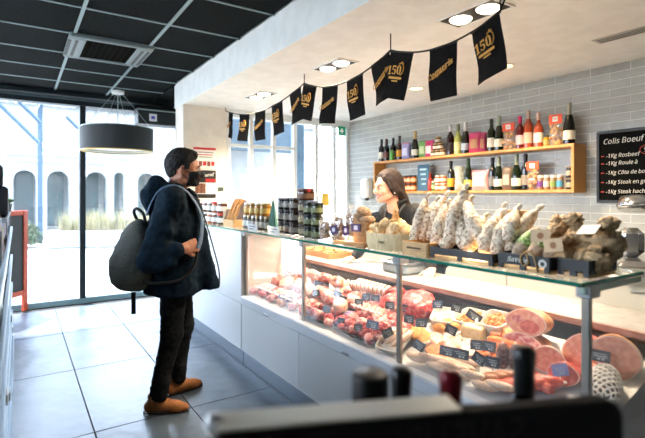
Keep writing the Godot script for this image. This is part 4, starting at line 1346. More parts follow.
	part("zip", tb(smooth_path([V(-0.375, 0.97, -0.10), V(-0.408, 0.985, 0.03), V(-0.37, 0.97, 0.16)], 5), 0.006, 5), mt("zip_dark"), b)
	var strapm := nm("blue_grey_webbing", [Color(0.22, 0.32, 0.42), Color(0.34, 0.43, 0.52)], [0.3, 0.7], V(8, 8, 8), 0.7, 0.6)
	for s in [1.0, -1.0]:
		var st := MB.new()
		st.tube(smooth_path([V(-0.19, 1.30, s * 0.10), V(-0.13, 1.44, s * 0.125), V(-0.03, 1.492, s * 0.130), V(0.07, 1.44, s * 0.140), V(0.150, 1.30, s * 0.155), V(0.150, 1.17, s * 0.215), V(0.125, 1.08, s * 0.255)], 5), 0.030, 10, true, 0.32)
		part("shoulder_strap", st, strapm, b)
		part("lower_strap", tb(smooth_path([V(0.125, 1.08, s * 0.255), V(0.10, 0.97, s * 0.245), V(0.02, 0.89, s * 0.26), V(-0.14, 0.87, s * 0.235), V(-0.22, 0.88, s * 0.17)], 5), 0.010, 6), mt("webbing_dark"), b)
	part("hanging_strap", bx(V(-0.285, 0.655, 0.10), V(-0.257, 0.80, 0.106), 0.002), mt("webbing_dark"), b)

func assistant() -> void:
	var p := thing("person", "smiling woman in black with brown ponytail leaning on the worktop", "person", V(2.87, 0, -2.73), PI)
	var skin := nm("skin_fair", [Color(0.80, 0.58, 0.48), Color(0.85, 0.64, 0.54)], [0.3, 0.7], V(6, 6, 6), 0.5)
	skin.subsurf_scatter_enabled = true
	skin.subsurf_scatter_strength = 0.1
	var hd := head_field(V(0.445, 1.49, 0.0), -0.18, -0.04, 1.05, true)
	var hip := [V(0.02, 0.90, 0.085), V(0.02, 0.90, -0.085)]
	var knee := [V(0.05, 0.48, 0.10), V(0.03, 0.48, -0.10)]
	var ank := [V(0.0, 0.08, 0.12), V(-0.03, 0.08, -0.12)]
	var sho := [V(0.30, 1.285, 0.165), V(0.30, 1.285, -0.165)]
	var elb := [V(0.37, 1.07, 0.30), V(0.33, 1.06, -0.31)]
	var wri := [V(0.50, 0.905, 0.365), V(0.42, 0.905, -0.435)]
	var body := MB.new()
	var bf := Field.new(V(-0.25, 0.0, -0.50), V(0.60, 1.42, 0.46), 0.016)
	bf.cap(V(0.02, 0.93, -0.03), V(0.02, 0.93, 0.03), 0.13, 0.13, 0.05)
	bf.cap(V(0.04, 0.98, 0), V(0.22, 1.17, 0), 0.115, 0.12, 0.05)
	bf.cap(V(0.25, 1.20, -0.05), V(0.25, 1.20, 0.05), 0.115, 0.115, 0.05)
	bf.cap(V(0.30, 1.27, 0), V(0.39, 1.39, 0), 0.07, 0.046, 0.04)
	for s in 2:
		bf.cap(hip[s], knee[s], 0.08, 0.055, 0.04); bf.cap(knee[s], ank[s], 0.052, 0.034, 0.02)
		bf.cap(ank[s], ank[s] + V(0.05, -0.035, 0), 0.028, 0.022, 0.02)
		bf.cap(V(0.29, 1.26, 0), sho[s], 0.065, 0.052, 0.04)
		bf.cap(sho[s], elb[s], 0.046, 0.037, 0.02); bf.cap(elb[s], wri[s], 0.036, 0.023, 0.02)
	bf.mesh(body)
	body.t = hd[1]
	hd[0].mesh(body)
	body.t = Transform3D.IDENTITY
	hand_field(wri[0], V(0.75, -0.22, 0.30), V(0.22, 1, 0.0), [0.15, 0.15, 0.12], 0.15, 0.96, -1.0).mesh(body)
	hand_field(wri[1], V(0.75, -0.22, -0.42), V(0.22, 1, 0.0), [0.15, 0.15, 0.12], 0.15, 0.96, 1.0).mesh(body)
	part("body", body, skin, p)
	# face
	for s in [-1.0, 1.0]:
		var e := MB.new()
		e.t = hd[1]
		e.blob(V(0.087, 0.002, s * 0.031), V(0.010, 0.008, 0.012), 1.0, 0.0, 1.0, null, 0.0, 12, 8)
		var eye := part("eye", e, mt("eye_white"), p)
		var ir := MB.new()
		ir.t = hd[1]
		ir.blob(V(0.095, 0.001, s * 0.031), V(0.004, 0.0055, 0.0055), 1.0, 0.0, 1.0, null, 0.0, 10, 6)
		part("iris", ir, mt("iris_brown"), eye)
		var br := MB.new()
		br.t = hd[1]
		br.tube([V(0.100, 0.022, s * 0.014), V(0.097, 0.028, s * 0.030), V(0.084, 0.022, s * 0.047)], [0.0025, 0.0035, 0.002], 6)
		part("eyebrow", br, mt("brow_brown", Color(0.14, 0.08, 0.05), 0.8), p)
	var teeth := MB.new()
	teeth.t = hd[1]
	teeth.blob(V(0.088, -0.060, 0), V(0.010, 0.005, 0.018), 0.8, 0.0, 1.0, null, 0.0, 14, 8)
	part("teeth", teeth, mt("teeth", Color(0.86, 0.83, 0.78), 0.3), p)
	var lp := MB.new()
	lp.t = hd[1]
	lp.tube(smooth_path([V(0.084, -0.060, -0.025), V(0.098, -0.053, -0.010), V(0.1005, -0.0525, 0), V(0.098, -0.053, 0.010), V(0.084, -0.060, 0.025)], 4), 0.0024, 6)
	lp.tube(smooth_path([V(0.084, -0.061, -0.025), V(0.094, -0.075, -0.012), V(0.097, -0.078, 0), V(0.094, -0.075, 0.012), V(0.084, -0.061, 0.025)], 4), 0.0030, 6)
	part("lips", lp, mt("lips", Color(0.70, 0.36, 0.33), 0.4), p)
	# hair drawn back into a low ponytail
	var hair: Field = hd[0].derived(0.010, func(q): return maxf(maxf(q.x - 0.070, -(q.y + 0.06 - maxf(q.x - 0.0, 0.0) * 1.65)), -(q.y + 0.10) if q.x < -0.02 else -0.3))
	var tl := Field.new(V(-0.30, -0.34, -0.14), V(0.14, 0.17, 0.14), 0.0075)
	tl.ell(V(-0.028, 0.046, 0), V(0.098, 0.090, 0.079), 0.02)
	tl.ell(V(0.018, 0.092, 0), V(0.055, 0.035, 0.062), 0.02)
	tl.cap(V(-0.085, 0.0, -0.01), V(-0.12, -0.09, -0.02), 0.046, 0.028, 0.03)
	tl.cap(V(-0.12, -0.09, -0.02), V(-0.165, -0.19, -0.035), 0.030, 0.032, 0.02)
	tl.cap(V(-0.17, -0.19, -0.035), V(-0.185, -0.28, -0.045), 0.034, 0.015, 0.02)
	for s in [-1.0, 1.0]:
		tl.cap(V(0.06, 0.075, s * 0.055), V(0.03, -0.005, s * 0.084), 0.012, 0.009, 0.015)
		tl.cap(V(0.03, -0.005, s * 0.080), V(-0.03, -0.03, s * 0.080), 0.007, 0.010, 0.012)
		tl.cap(V(-0.035, -0.02, s * 0.072), V(-0.10, -0.075, s * 0.04), 0.020, 0.028, 0.03)
	var hm := MB.new()
	hm.t = hd[1]
	hair.mesh(hm)
	tl.mesh(hm)
	hm.ruffle(noise, 0.005, V(60, 14, 60))
	part("hair", hm, nm("brown_hair", [Color(0.08, 0.04, 0.025), Color(0.19, 0.10, 0.06)], [0.3, 0.7], V(26, 7, 26), 0.75, 1.2), p)
	var er := MB.new()
	er.t = hd[1]
	er.blob(V(-0.004, -0.043, -0.083), V(0.005, 0.006, 0.005), 1.0, 0.0, 1.0, null, 0.0, 8, 6)
	part("earring", er, mt("pearl", Color(0.85, 0.82, 0.75), 0.2), p)
	# black zipped jacket
	var jf := Field.new(V(-0.22, 0.80, -0.52), V(0.62, 1.44, 0.48), 0.0125)
	jf.cap(V(0.02, 0.90, -0.05), V(0.02, 0.90, 0.05), 0.15, 0.15, 0.05)
	jf.cap(V(0.04, 0.98, -0.02), V(0.22, 1.17, 0.0), 0.14, 0.145, 0.05)
	jf.cap(V(0.25, 1.19, -0.07), V(0.25, 1.19, 0.07), 0.135, 0.135, 0.05)
	jf.cap(V(0.30, 1.27, 0), V(0.355, 1.345, 0), 0.085, 0.066, 0.03)
	jf.cap(V(0.31, 1.26, 0), V(0.372, 1.335, 0), 0.085, 0.060, 0.03)
	for s in 2:
		jf.cap(V(0.29, 1.26, 0), sho[s], 0.085, 0.073, 0.04)
		jf.cap(sho[s], elb[s], 0.070, 0.056, 0.025)
		jf.cap(elb[s], wri[s].lerp(elb[s], 0.10), 0.055, 0.040, 0.025)
		for j in 4:
			var c: Vector3 = elb[s].lerp(sho[s], -0.2 + 0.22 * j)
			jf.cap(c + V(-0.03, 0.03, 0.02), c + V(0.03, -0.03, -0.02), 0.045, 0.042, 0.012)
	var jm := MB.new()
	jf.derived(0.0, func(q): return 0.84 - q.y).mesh(jm)
	jm.ruffle(noise, 0.008, V(16, 12, 16))
	var jk := part("jacket", jm, nm("black_knit", [Color(0.020, 0.020, 0.022), Color(0.045, 0.045, 0.048)], [0.3, 0.7], V(6, 6, 6), 0.8, 0.6), p)
	part("collar", tb(smooth_path([V(0.40, 1.36, 0.055), V(0.335, 1.39, 0.075), V(0.29, 1.40, 0.0), V(0.335, 1.39, -0.075), V(0.40, 1.36, -0.055)], 5), 0.020, 8), mats["black_knit"], jk)
	part("apron_strap", tb(smooth_path([V(0.34, 1.36, -0.082), V(0.405, 1.28, -0.075), V(0.395, 1.15, -0.06)], 5), 0.010, 6), mt("strap_grey", Color(0.20, 0.21, 0.22), 0.6), jk)
	part("apron_strap", tb(smooth_path([V(0.34, 1.36, 0.082), V(0.405, 1.28, 0.075), V(0.395, 1.15, 0.06)], 5), 0.010, 6), mt("strap_grey"), jk)
	var tm := MB.new()
	var tf := Field.new(V(-0.2, 0.04, -0.25), V(0.22, 0.95, 0.25), 0.015)
	tf.cap(V(0.02, 0.90, -0.05), V(0.02, 0.90, 0.05), 0.135, 0.135, 0.05)
	for s in 2:
		tf.cap(hip[s], knee[s], 0.095, 0.068, 0.03); tf.cap(knee[s], ank[s], 0.066, 0.052, 0.03)
	tf.derived(0.0, func(q): return 0.07 - q.y).mesh(tm)
	part("trousers", tm, mt("work_trousers", Color(0.06, 0.07, 0.10), 0.8), p)
	shoe(p, V(ank[0].x, 0, ank[0].z), -0.1, mt("work_shoe", Color(0.05, 0.05, 0.05), 0.5), mt("rubber_black"), mt("webbing_dark", Color(0.05, 0.055, 0.055), 0.8))
	shoe(p, V(ank[1].x, 0, ank[1].z), 0.1, mt("work_shoe"), mt("rubber_black"), mt("webbing_dark"))

# ------------------------------------------------------------------ packaged goods
func bottle(label: String, at: Vector3, kind: String, glassc: Color, labelc: Color, capc: Color, h := 0.30, group := "bottles on the oak shelf") -> Node3D:
	var o := thing("bottle", label, "bottle", at, rng.randf_range(-0.3, 0.3), group)
	var k := h / 0.30
	var r := 0.037
	var pr: Array
	if kind == "champagne":
		r = 0.042
		pr = [V2(0.036, 0), V2(r, 0.006), V2(r, 0.11), V2(0.040, 0.14), V2(0.030, 0.185), V2(0.019, 0.225), V2(0.0155, 0.25), V2(0.0155, 0.285), V2(0.017, 0.286), V2(0.017, 0.294), V2(0.014, 0.30)]
	elif kind == "round":
		r = 0.040
		pr = [V2(0.036, 0), V2(r, 0.006), V2(r, 0.15), V2(0.036, 0.175), V2(0.022, 0.20), V2(0.015, 0.215), V2(0.0145, 0.285), V2(0.016, 0.287), V2(0.016, 0.296), V2(0.013, 0.30)]
	else:
		pr = [V2(0.033, 0), V2(r, 0.006), V2(r, 0.175), V2(0.034, 0.195), V2(0.022, 0.212), V2(0.0155, 0.226), V2(0.0145, 0.285), V2(0.016, 0.286), V2(0.016, 0.296), V2(0.013, 0.30)]
	for i in pr.size(): pr[i] = V2(pr[i].x * (0.5 + 0.5 * k), pr[i].y * k)
	r *= 0.5 + 0.5 * k
	part("glass_body", lat(pr, 18), mt("bottle_" + glassc.to_html(), glassc, 0.12), o)
	var y0 := (0.035 if kind == "champagne" else 0.04) * k
	var y1 := (0.10 if kind == "champagne" else 0.125) * k
	part("paper_label", lat([V2(r + 0.0004, y0), V2(r + 0.0012, y0), V2(r + 0.0012, y1), V2(r + 0.0004, y1)], 18, false), mt("label_" + labelc.to_html(), labelc, 0.6), o)
	var nk: float = pr[pr.size() - 4].x
	var c0 := (0.215 if kind == "champagne" else 0.235) * k
	var rc := (0.021 if kind == "champagne" else 0.0155) * (0.5 + 0.5 * k)
	part("capsule", lat([V2(rc + 0.001, c0), V2(nk + 0.0022, c0 + 0.03 * k), V2(0.0175 * (0.5 + 0.5 * k) + 0.0005, 0.284 * k), V2(0.018 * (0.5 + 0.5 * k), 0.296 * k), V2(0.012, 0.303 * k), V2(0.0, 0.304 * k)], 16, false), mt("capsule_" + capc.to_html(), capc, 0.35, 0.2), o)
	return o

func pillow(w: float, h: float, d: float, crimp := true) -> MB:
	var m := MB.new()
	var rr := []
	for j in 11:
		var t := j / 10.0
		var y := h * t
		var th := d * pow(maxf(sin(PI * clampf(t * 0.93 + 0.05, 0.0, 1.0)), 0.0), 0.55)
		if t > 0.93: th = 0.003
		var wd := w * (0.94 + 0.06 * cos(TAU * t)) * 0.5
		var ring := []
		for k in 18:
			var a := -TAU * k / 18
			var q := V2(MB.spow(cos(a), 0.75), MB.spow(sin(a), 0.75))
			var bump := 1.0 + 0.10 * noise.get_noise_3d(q.x * 2.0 + w * 40.0, y * 25.0, q.y * 2.0 + h * 30.0)
			ring.append(V(q.x * wd, y, q.y * th * 0.5 * bump))
		rr.append(ring)
	m.rings(rr)
	return m

func snack_bag(label: String, at: Vector3, w: float, h: float, d: float, bodyc: Color, printc: Color, bandc: Color, turn := -PI / 2, group := "") -> Node3D:
	var o := thing("snack_bag", label, "snack bag", at, turn, group)
	part("bag", pillow(w, h, d), mt("foil_" + bodyc.to_html(), bodyc, 0.35), o)
	part("print_panel", print_panel(w * 0.62, h * 0.22, h * 0.66, d), mt("print_" + printc.to_html(), printc, 0.5), o)
	part("band", bx(V(-w * 0.44, h * 0.84, d * 0.12), V(w * 0.44, h * 0.97, d * 0.12 + 0.004), 0.001), mt("print_" + bandc.to_html(), bandc, 0.5), o)
	return o

func print_panel(w: float, y0: float, y1: float, d: float) -> MB:
	var m := MB.new()
	for i in 6:
		var a := -0.5 + i / 6.0
		var b := -0.5 + (i + 1) / 6.0
		var za := d * 0.5 * (1.02 - a * a * 0.9) * 0.95
		var zb := d * 0.5 * (1.02 - b * b * 0.9) * 0.95
		m.quad(V(a * w, y0, za + 0.003), V(b * w, y0, zb + 0.003), V(b * w, y1, zb + 0.003), V(a * w, y1, za + 0.003))
		m.quad(V(b * w, y0, zb), V(a * w, y0, za), V(a * w, y1, za), V(b * w, y1, zb))
	return m

func biscuit_bag(label: String, at: Vector3, w: float, h: float, turn := -PI / 2) -> Node3D:
	var o := thing("biscuit_bag", label, "biscuit bag", at, turn, "biscuit bags with orange headers")
	var m := MB.new()
	for i in 26:
		m.t = Transform3D(Basis.from_euler(V(rng.randf() * 6, rng.randf() * 6, rng.randf() * 6)), V(rng.randf_range(-0.36, 0.36) * w, 0.014 + rng.randf() * h * 0.62, rng.randf_range(-0.022, 0.03)))
		m.blob(V(0, 0, 0), V(0.024, 0.009, 0.016), 0.8, 0.25, 2.0, noise, i, 10, 6)
	part("biscuits", m, nm("biscuit", [Color(0.55, 0.34, 0.17), Color(0.78, 0.58, 0.36), Color(0.85, 0.70, 0.50)], [0.2, 0.5, 0.8], V(14, 14, 14), 0.8), o).set_meta("kind", "stuff")
	part("clear_film", pillow(w, h * 0.78, 0.085), glass("clear_film", Color(0.95, 0.95, 0.95), 0.10), o)
	var hd := part("header_card", bx(V(-w * 0.46, h * 0.70, 0.018), V(w * 0.46, h * 1.0, 0.024), 0.001), mt("header_orange", Color(0.86, 0.30, 0.13), 0.6), o)
	part("printed_label", bx(V(-w * 0.20, h * 0.77, 0.024), V(w * 0.18, h * 0.94, 0.0255)), mt("paper_white", Color(0.86, 0.85, 0.82), 0.6), hd)
	part("printed_line", bx(V(-w * 0.10, h * 0.84, 0.0255), V(w * 0.08, h * 0.87, 0.0265)), mt("header_orange"), hd)
	return o

func jar(label: String, at: Vector3, r: float, h: float, fill: Color, lid: Color, paper: Color, group: String, called := "jar") -> Node3D:
	var o := thing(called, label, "jar", at, 0.0, group)
	part("glass_body", lat([V2(r * 0.88, 0), V2(r, 0.004), V2(r, h * 0.72), V2(r * 0.90, h * 0.80), V2(r * 0.84, h * 0.82)], 16), mt("fill_" + fill.to_html(), fill, 0.15), o)
	part("lid", lat([V2(r * 0.93, h * 0.82), V2(r * 0.95, h * 0.83), V2(r * 0.95, h * 0.985), V2(r * 0.88, h), V2(0.0, h)], 16), mt("lid_" + lid.to_html(), lid, 0.35, 0.3), o)
	part("paper_label", lat([V2(r + 0.0003, h * 0.20), V2(r + 0.001, h * 0.20), V2(r + 0.001, h * 0.60), V2(r + 0.0003, h * 0.60)], 16, false), mt("label_" + paper.to_html(), paper, 0.6), o)
	return o

func shelf_goods() -> void:
	var X := 3.835
	var U := 1.8505
	var L := 1.4755
	var dk := Color(0.03, 0.035, 0.03)
	var gn := Color(0.05, 0.10, 0.04)
	var wh := Color(0.84, 0.82, 0.76)
	var gd := Color(0.70, 0.60, 0.38)
	var rose := Color(0.62, 0.27, 0.17)
	# upper row, left to right
	bottle("dark wine bottle with white label at the left end of upper shelf", V(X, U, -4.44), "wine", dk, wh, Color(0.05, 0.05, 0.05), 0.28)
	bottle("dark wine bottle with red brown label, second on upper shelf", V(X - 0.01, U, -4.335), "wine", dk, Color(0.35, 0.20, 0.18), Color(0.25, 0.05, 0.05), 0.275)
	bottle("dark wine bottle with grey label, third on upper shelf", V(X + 0.02, U, -4.245), "wine", dk, Color(0.60, 0.64, 0.64), Color(0.04, 0.04, 0.05), 0.28)
	var can := thing("drink_can", "small green drink can among the left wine bottles", "can", V(X - 0.05, U, -4.19))
	part("body", lat([V2(0.024, 0), V2(0.028, 0.005), V2(0.028, 0.11), V2(0.024, 0.12)], 14), mt("can_green", Color(0.35, 0.60, 0.25), 0.3, 0.2), can)
	part("lid", lat([V2(0.024, 0.12), V2(0.024, 0.124), V2(0.0, 0.124)], 14), mt("polished_steel"), can)
	bottle("amber liqueur bottle with yellow label on upper shelf", V(X, U, -4.11), "round", Color(0.22, 0.09, 0.03), Color(0.82, 0.58, 0.15), Color(0.10, 0.05, 0.03), 0.29)
	snack_bag("lilac crisp bag with an orange corner on upper shelf", V(X, U, -4.00), 0.14, 0.20, 0.06, Color(0.56, 0.55, 0.72), Color(0.75, 0.74, 0.82), Color(0.80, 0.30, 0.18))
	bottle("champagne bottle with pale gold foil between two crisp bags", V(X, U, -3.85), "champagne", dk, wh, gd, 0.315)
	snack_bag("bright green crisp bag on upper shelf", V(X + 0.01, U, -3.735), 0.12, 0.20, 0.06, Color(0.42, 0.62, 0.32), Color(0.72, 0.80, 0.60), Color(0.20, 0.45, 0.28))
	snack_bag("magenta crisp bag leaning by the jar pyramid", V(X, U, -3.625), 0.13, 0.19, 0.055, Color(0.72, 0.16, 0.42), Color(0.86, 0.80, 0.80), Color(0.80, 0.30, 0.50))
	var places := [[0, 0], [1, 0], [2, 0], [0.5, 1], [1.5, 1], [1, 2]]
	for i in 6:
		var c: Array = places[i]
		jar(["lower left jar", "lower middle jar", "lower right jar", "middle row left jar", "middle row right jar", "top jar"][i] + " of the small white labelled jar pyramid", V(X, U + c[1] * 0.0725, -3.57 + c[0] * 0.068), 0.032, 0.072, Color(0.36, 0.22, 0.10), gd, wh, "jar pyramid on the upper shelf")
	bottle("dark red bottle with tall white capsule on upper shelf", V(X, U, -3.33), "wine", Color(0.13, 0.03, 0.04), Color(0.10, 0.05, 0.07), Color(0.82, 0.80, 0.80), 0.32)
	bottle("pale yellow green liqueur bottle of clear glass", V(X + 0.01, U, -3.235), "round", Color(0.62, 0.66, 0.36), Color(0.75, 0.75, 0.55), Color(0.45, 0.48, 0.35), 0.32)
	bottle("dark bottle with blue grey label and white foil", V(X, U, -3.13), "champagne", dk, Color(0.55, 0.60, 0.68), Color(0.82, 0.82, 0.82), 0.325)
	snack_bag("large magenta biscuit bag with window on upper shelf", V(X, U, -3.01), 0.15, 0.21, 0.07, Color(0.66, 0.14, 0.34), Color(0.58, 0.42, 0.28), Color(0.76, 0.18, 0.42))
	snack_bag("narrow magenta biscuit bag beside the large magenta one", V(X, U, -2.915), 0.075, 0.20, 0.05, Color(0.55, 0.11, 0.28), Color(0.62, 0.40, 0.30), Color(0.62, 0.14, 0.32))
	bottle("green wine bottle with cream label on upper shelf", V(X, U, -2.82), "wine", Color(0.10, 0.12, 0.04), wh, Color(0.12, 0.16, 0.06), 0.315)
	bottle("green champagne bottle with silver foil on upper shelf", V(X, U, -2.735), "champagne", gn, wh, Color(0.55, 0.60, 0.50), 0.335)
	biscuit_bag("left orange topped biscuit bag on upper shelf", V(X, U, -2.62), 0.135, 0.25)
	bottle("rosé bottle with bright pink capsule on upper shelf", V(X, U, -2.515), "wine", Color(0.34, 0.08, 0.07), Color(0.82, 0.70, 0.70), Color(0.80, 0.08, 0.32), 0.30)
	bottle("tall slim rosé bottle beside the pink capsule bottle", V(X + 0.01, U, -2.44), "wine", rose, Color(0.78, 0.66, 0.58), Color(0.65, 0.55, 0.50), 0.34)
	bottle("peach coloured rosé bottle with white label and pale capsule", V(X, U, -2.335), "round", rose, wh, Color(0.86, 0.72, 0.66), 0.305)
	jar("small yellow jar left of the right biscuit bag", V(X, U, -2.263), 0.026, 0.10, Color(0.66, 0.52, 0.14), Color(0.30, 0.30, 0.28), Color(0.62, 0.56, 0.30), "small shelf jars")
	biscuit_bag("right orange topped biscuit bag on upper shelf", V(X, U, -2.17), 0.125, 0.265)
	bottle("black champagne bottle with gold foil at the right shelf end", V(X, U, -2.065), "champagne", dk, wh, Color(0.62, 0.60, 0.52), 0.345)
	# lower row
	snack_bag("lilac and white packet behind the assistant's hair", V(X, L, -4.17), 0.09, 0.19, 0.05, Color(0.74, 0.70, 0.78), Color(0.45, 0.30, 0.55), Color(0.85, 0.85, 0.86))
	for i in 8:
		jar(["first", "second", "third", "fourth"][i % 4] + (" lower" if i < 4 else " upper") + " orange spread jar from the left on lower shelf", V(X, L + (0.092 if i > 3 else 0.0), -4.075 + (i % 4) * 0.068), 0.031, 0.091, Color(0.66, 0.33, 0.10), Color(0.08, 0.07, 0.06), Color(0.80, 0.72, 0.55), "orange spread jars on the lower shelf")
	var bk := thing("blue_sign", "upright blue card with pale writing on lower shelf", "sign", V(X, L, -3.725), -PI / 2)
	part("card", bx(V(-0.085, 0, -0.012), V(0.085, 0.30, 0.0), 0.002), mt("card_blue", Color(0.20, 0.36, 0.46), 0.6), bk)
	for k in 4: part("printed_line", bx(V(-0.05 + 0.01 * k, 0.235 - k * 0.055, 0.0), V(0.05 - 0.008 * (k % 2), 0.255 - k * 0.055, 0.0015)), mt("print_pale", Color(0.62, 0.74, 0.78), 0.6), bk)
	part("foot", bx(V(-0.05, 0, -0.06), V(0.05, 0.006, -0.012)), mt("card_blue"), bk)
	bottle("slim red chilli sauce bottle beside the blue card", V(X, L, -3.615), "wine", Color(0.55, 0.14, 0.06), Color(0.60, 0.20, 0.10), Color(0.50, 0.12, 0.06), 0.20)
	jar("small green pickle jar on lower shelf", V(X, L, -3.565), 0.024, 0.11, Color(0.30, 0.42, 0.16), Color(0.75, 0.75, 0.70), Color(0.62, 0.70, 0.50), "small shelf jars")
	for i in 4:
		jar((["lower left", "lower right", "upper left", "upper right"][i]) + " jar of four with orange salad and white label", V(X, L + (0.085 if i > 1 else 0.0), -3.50 + (i % 2) * 0.078), 0.037, 0.084, Color(0.72, 0.36, 0.14), Color(0.78, 0.76, 0.72), wh, "salad jars on the lower shelf")
	bottle("olive bottle with yellow label on lower shelf", V(X, L, -3.32), "wine", Color(0.07, 0.07, 0.03), Color(0.84, 0.60, 0.16), Color(0.10, 0.09, 0.05), 0.315)
	var dc := thing("glass_jug", "empty clear glass jug on lower shelf", "jug", V(X, L, -3.21))
	part("body", lat([V2(0.042, 0), V2(0.05, 0.01), V2(0.046, 0.14), V2(0.054, 0.25), V2(0.051, 0.25), V2(0.043, 0.14), V2(0.046, 0.014), V2(0.0, 0.012)], 20), glass("jug_glass", Color(0.80, 0.82, 0.76), 0.35), dc)
	part("handle", tb(smooth_path([V(0, 0.22, 0.05), V(0, 0.20, 0.085), V(0, 0.10, 0.08), V(0, 0.07, 0.046)], 4), 0.006, 7), mats["jug_glass"], dc)
	bottle("green sparkling bottle with yellow green label on lower shelf", V(X, L, -3.095), "champagne", gn, Color(0.72, 0.74, 0.30), Color(0.15, 0.25, 0.12), 0.325)
	snack_bag("pale pink printed bag with dark pink top on lower shelf", V(X, L, -2.95), 0.20, 0.20, 0.075, Color(0.84, 0.62, 0.62), Color(0.86, 0.78, 0.76), Color(0.72, 0.14, 0.34))
	bottle("dark slim bottle with grey label on lower shelf", V(X + 0.01, L, -2.815), "wine", dk, Color(0.42, 0.42, 0.42), Color(0.10, 0.10, 0.11), 0.315)
	bottle("green champagne bottle with white label beside pink bag", V(X, L, -2.74), "champagne", gn, wh, Color(0.55, 0.57, 0.50), 0.32)
	snack_bag("clear bag of dark and pale nougat on lower shelf", V(X, L, -2.645), 0.11, 0.22, 0.06, Color(0.40, 0.34, 0.28), Color(0.66, 0.60, 0.54), Color(0.25, 0.22, 0.20))
	bottle("green champagne bottle with white label right of the nougat bag", V(X, L, -2.55), "champagne", gn, wh, Color(0.52, 0.54, 0.46), 0.325)
	bottle("black slim bottle left of the orange topped biscuits", V(X + 0.01, L, -2.465), "wine", dk, Color(0.50, 0.48, 0.44), Color(0.08, 0.08, 0.09), 0.325)
	biscuit_bag("orange topped biscuit bag on lower shelf", V(X, L, -2.38), 0.125, 0.25)
	var cc := [Color(0.40, 0.22, 0.50), Color(0.80, 0.70, 0.68), Color(0.46, 0.55, 0.28), Color(0.25, 0.55, 0.68)]
	var cn := ["purple", "white and pink", "green", "sky blue"]
	for i in 4:
		jar(cn[i] + " labelled spread jar at the right end of lower shelf", V(X - 0.02, L, -2.305 + i * 0.058), 0.027, 0.125, Color(0.55, 0.45, 0.34), Color(0.82, 0.80, 0.76), cc[i], "small spread jars on the lower shelf")
	for i in 2:
		jar(["lower", "upper"][i] + " dark spice jar of two stacked against the shelf end", V(X, L + i * 0.098, -2.058), 0.030, 0.097, Color(0.10, 0.07, 0.05), Color(0.45, 0.42, 0.36), Color(0.62, 0.58, 0.50), "dark spice jars")

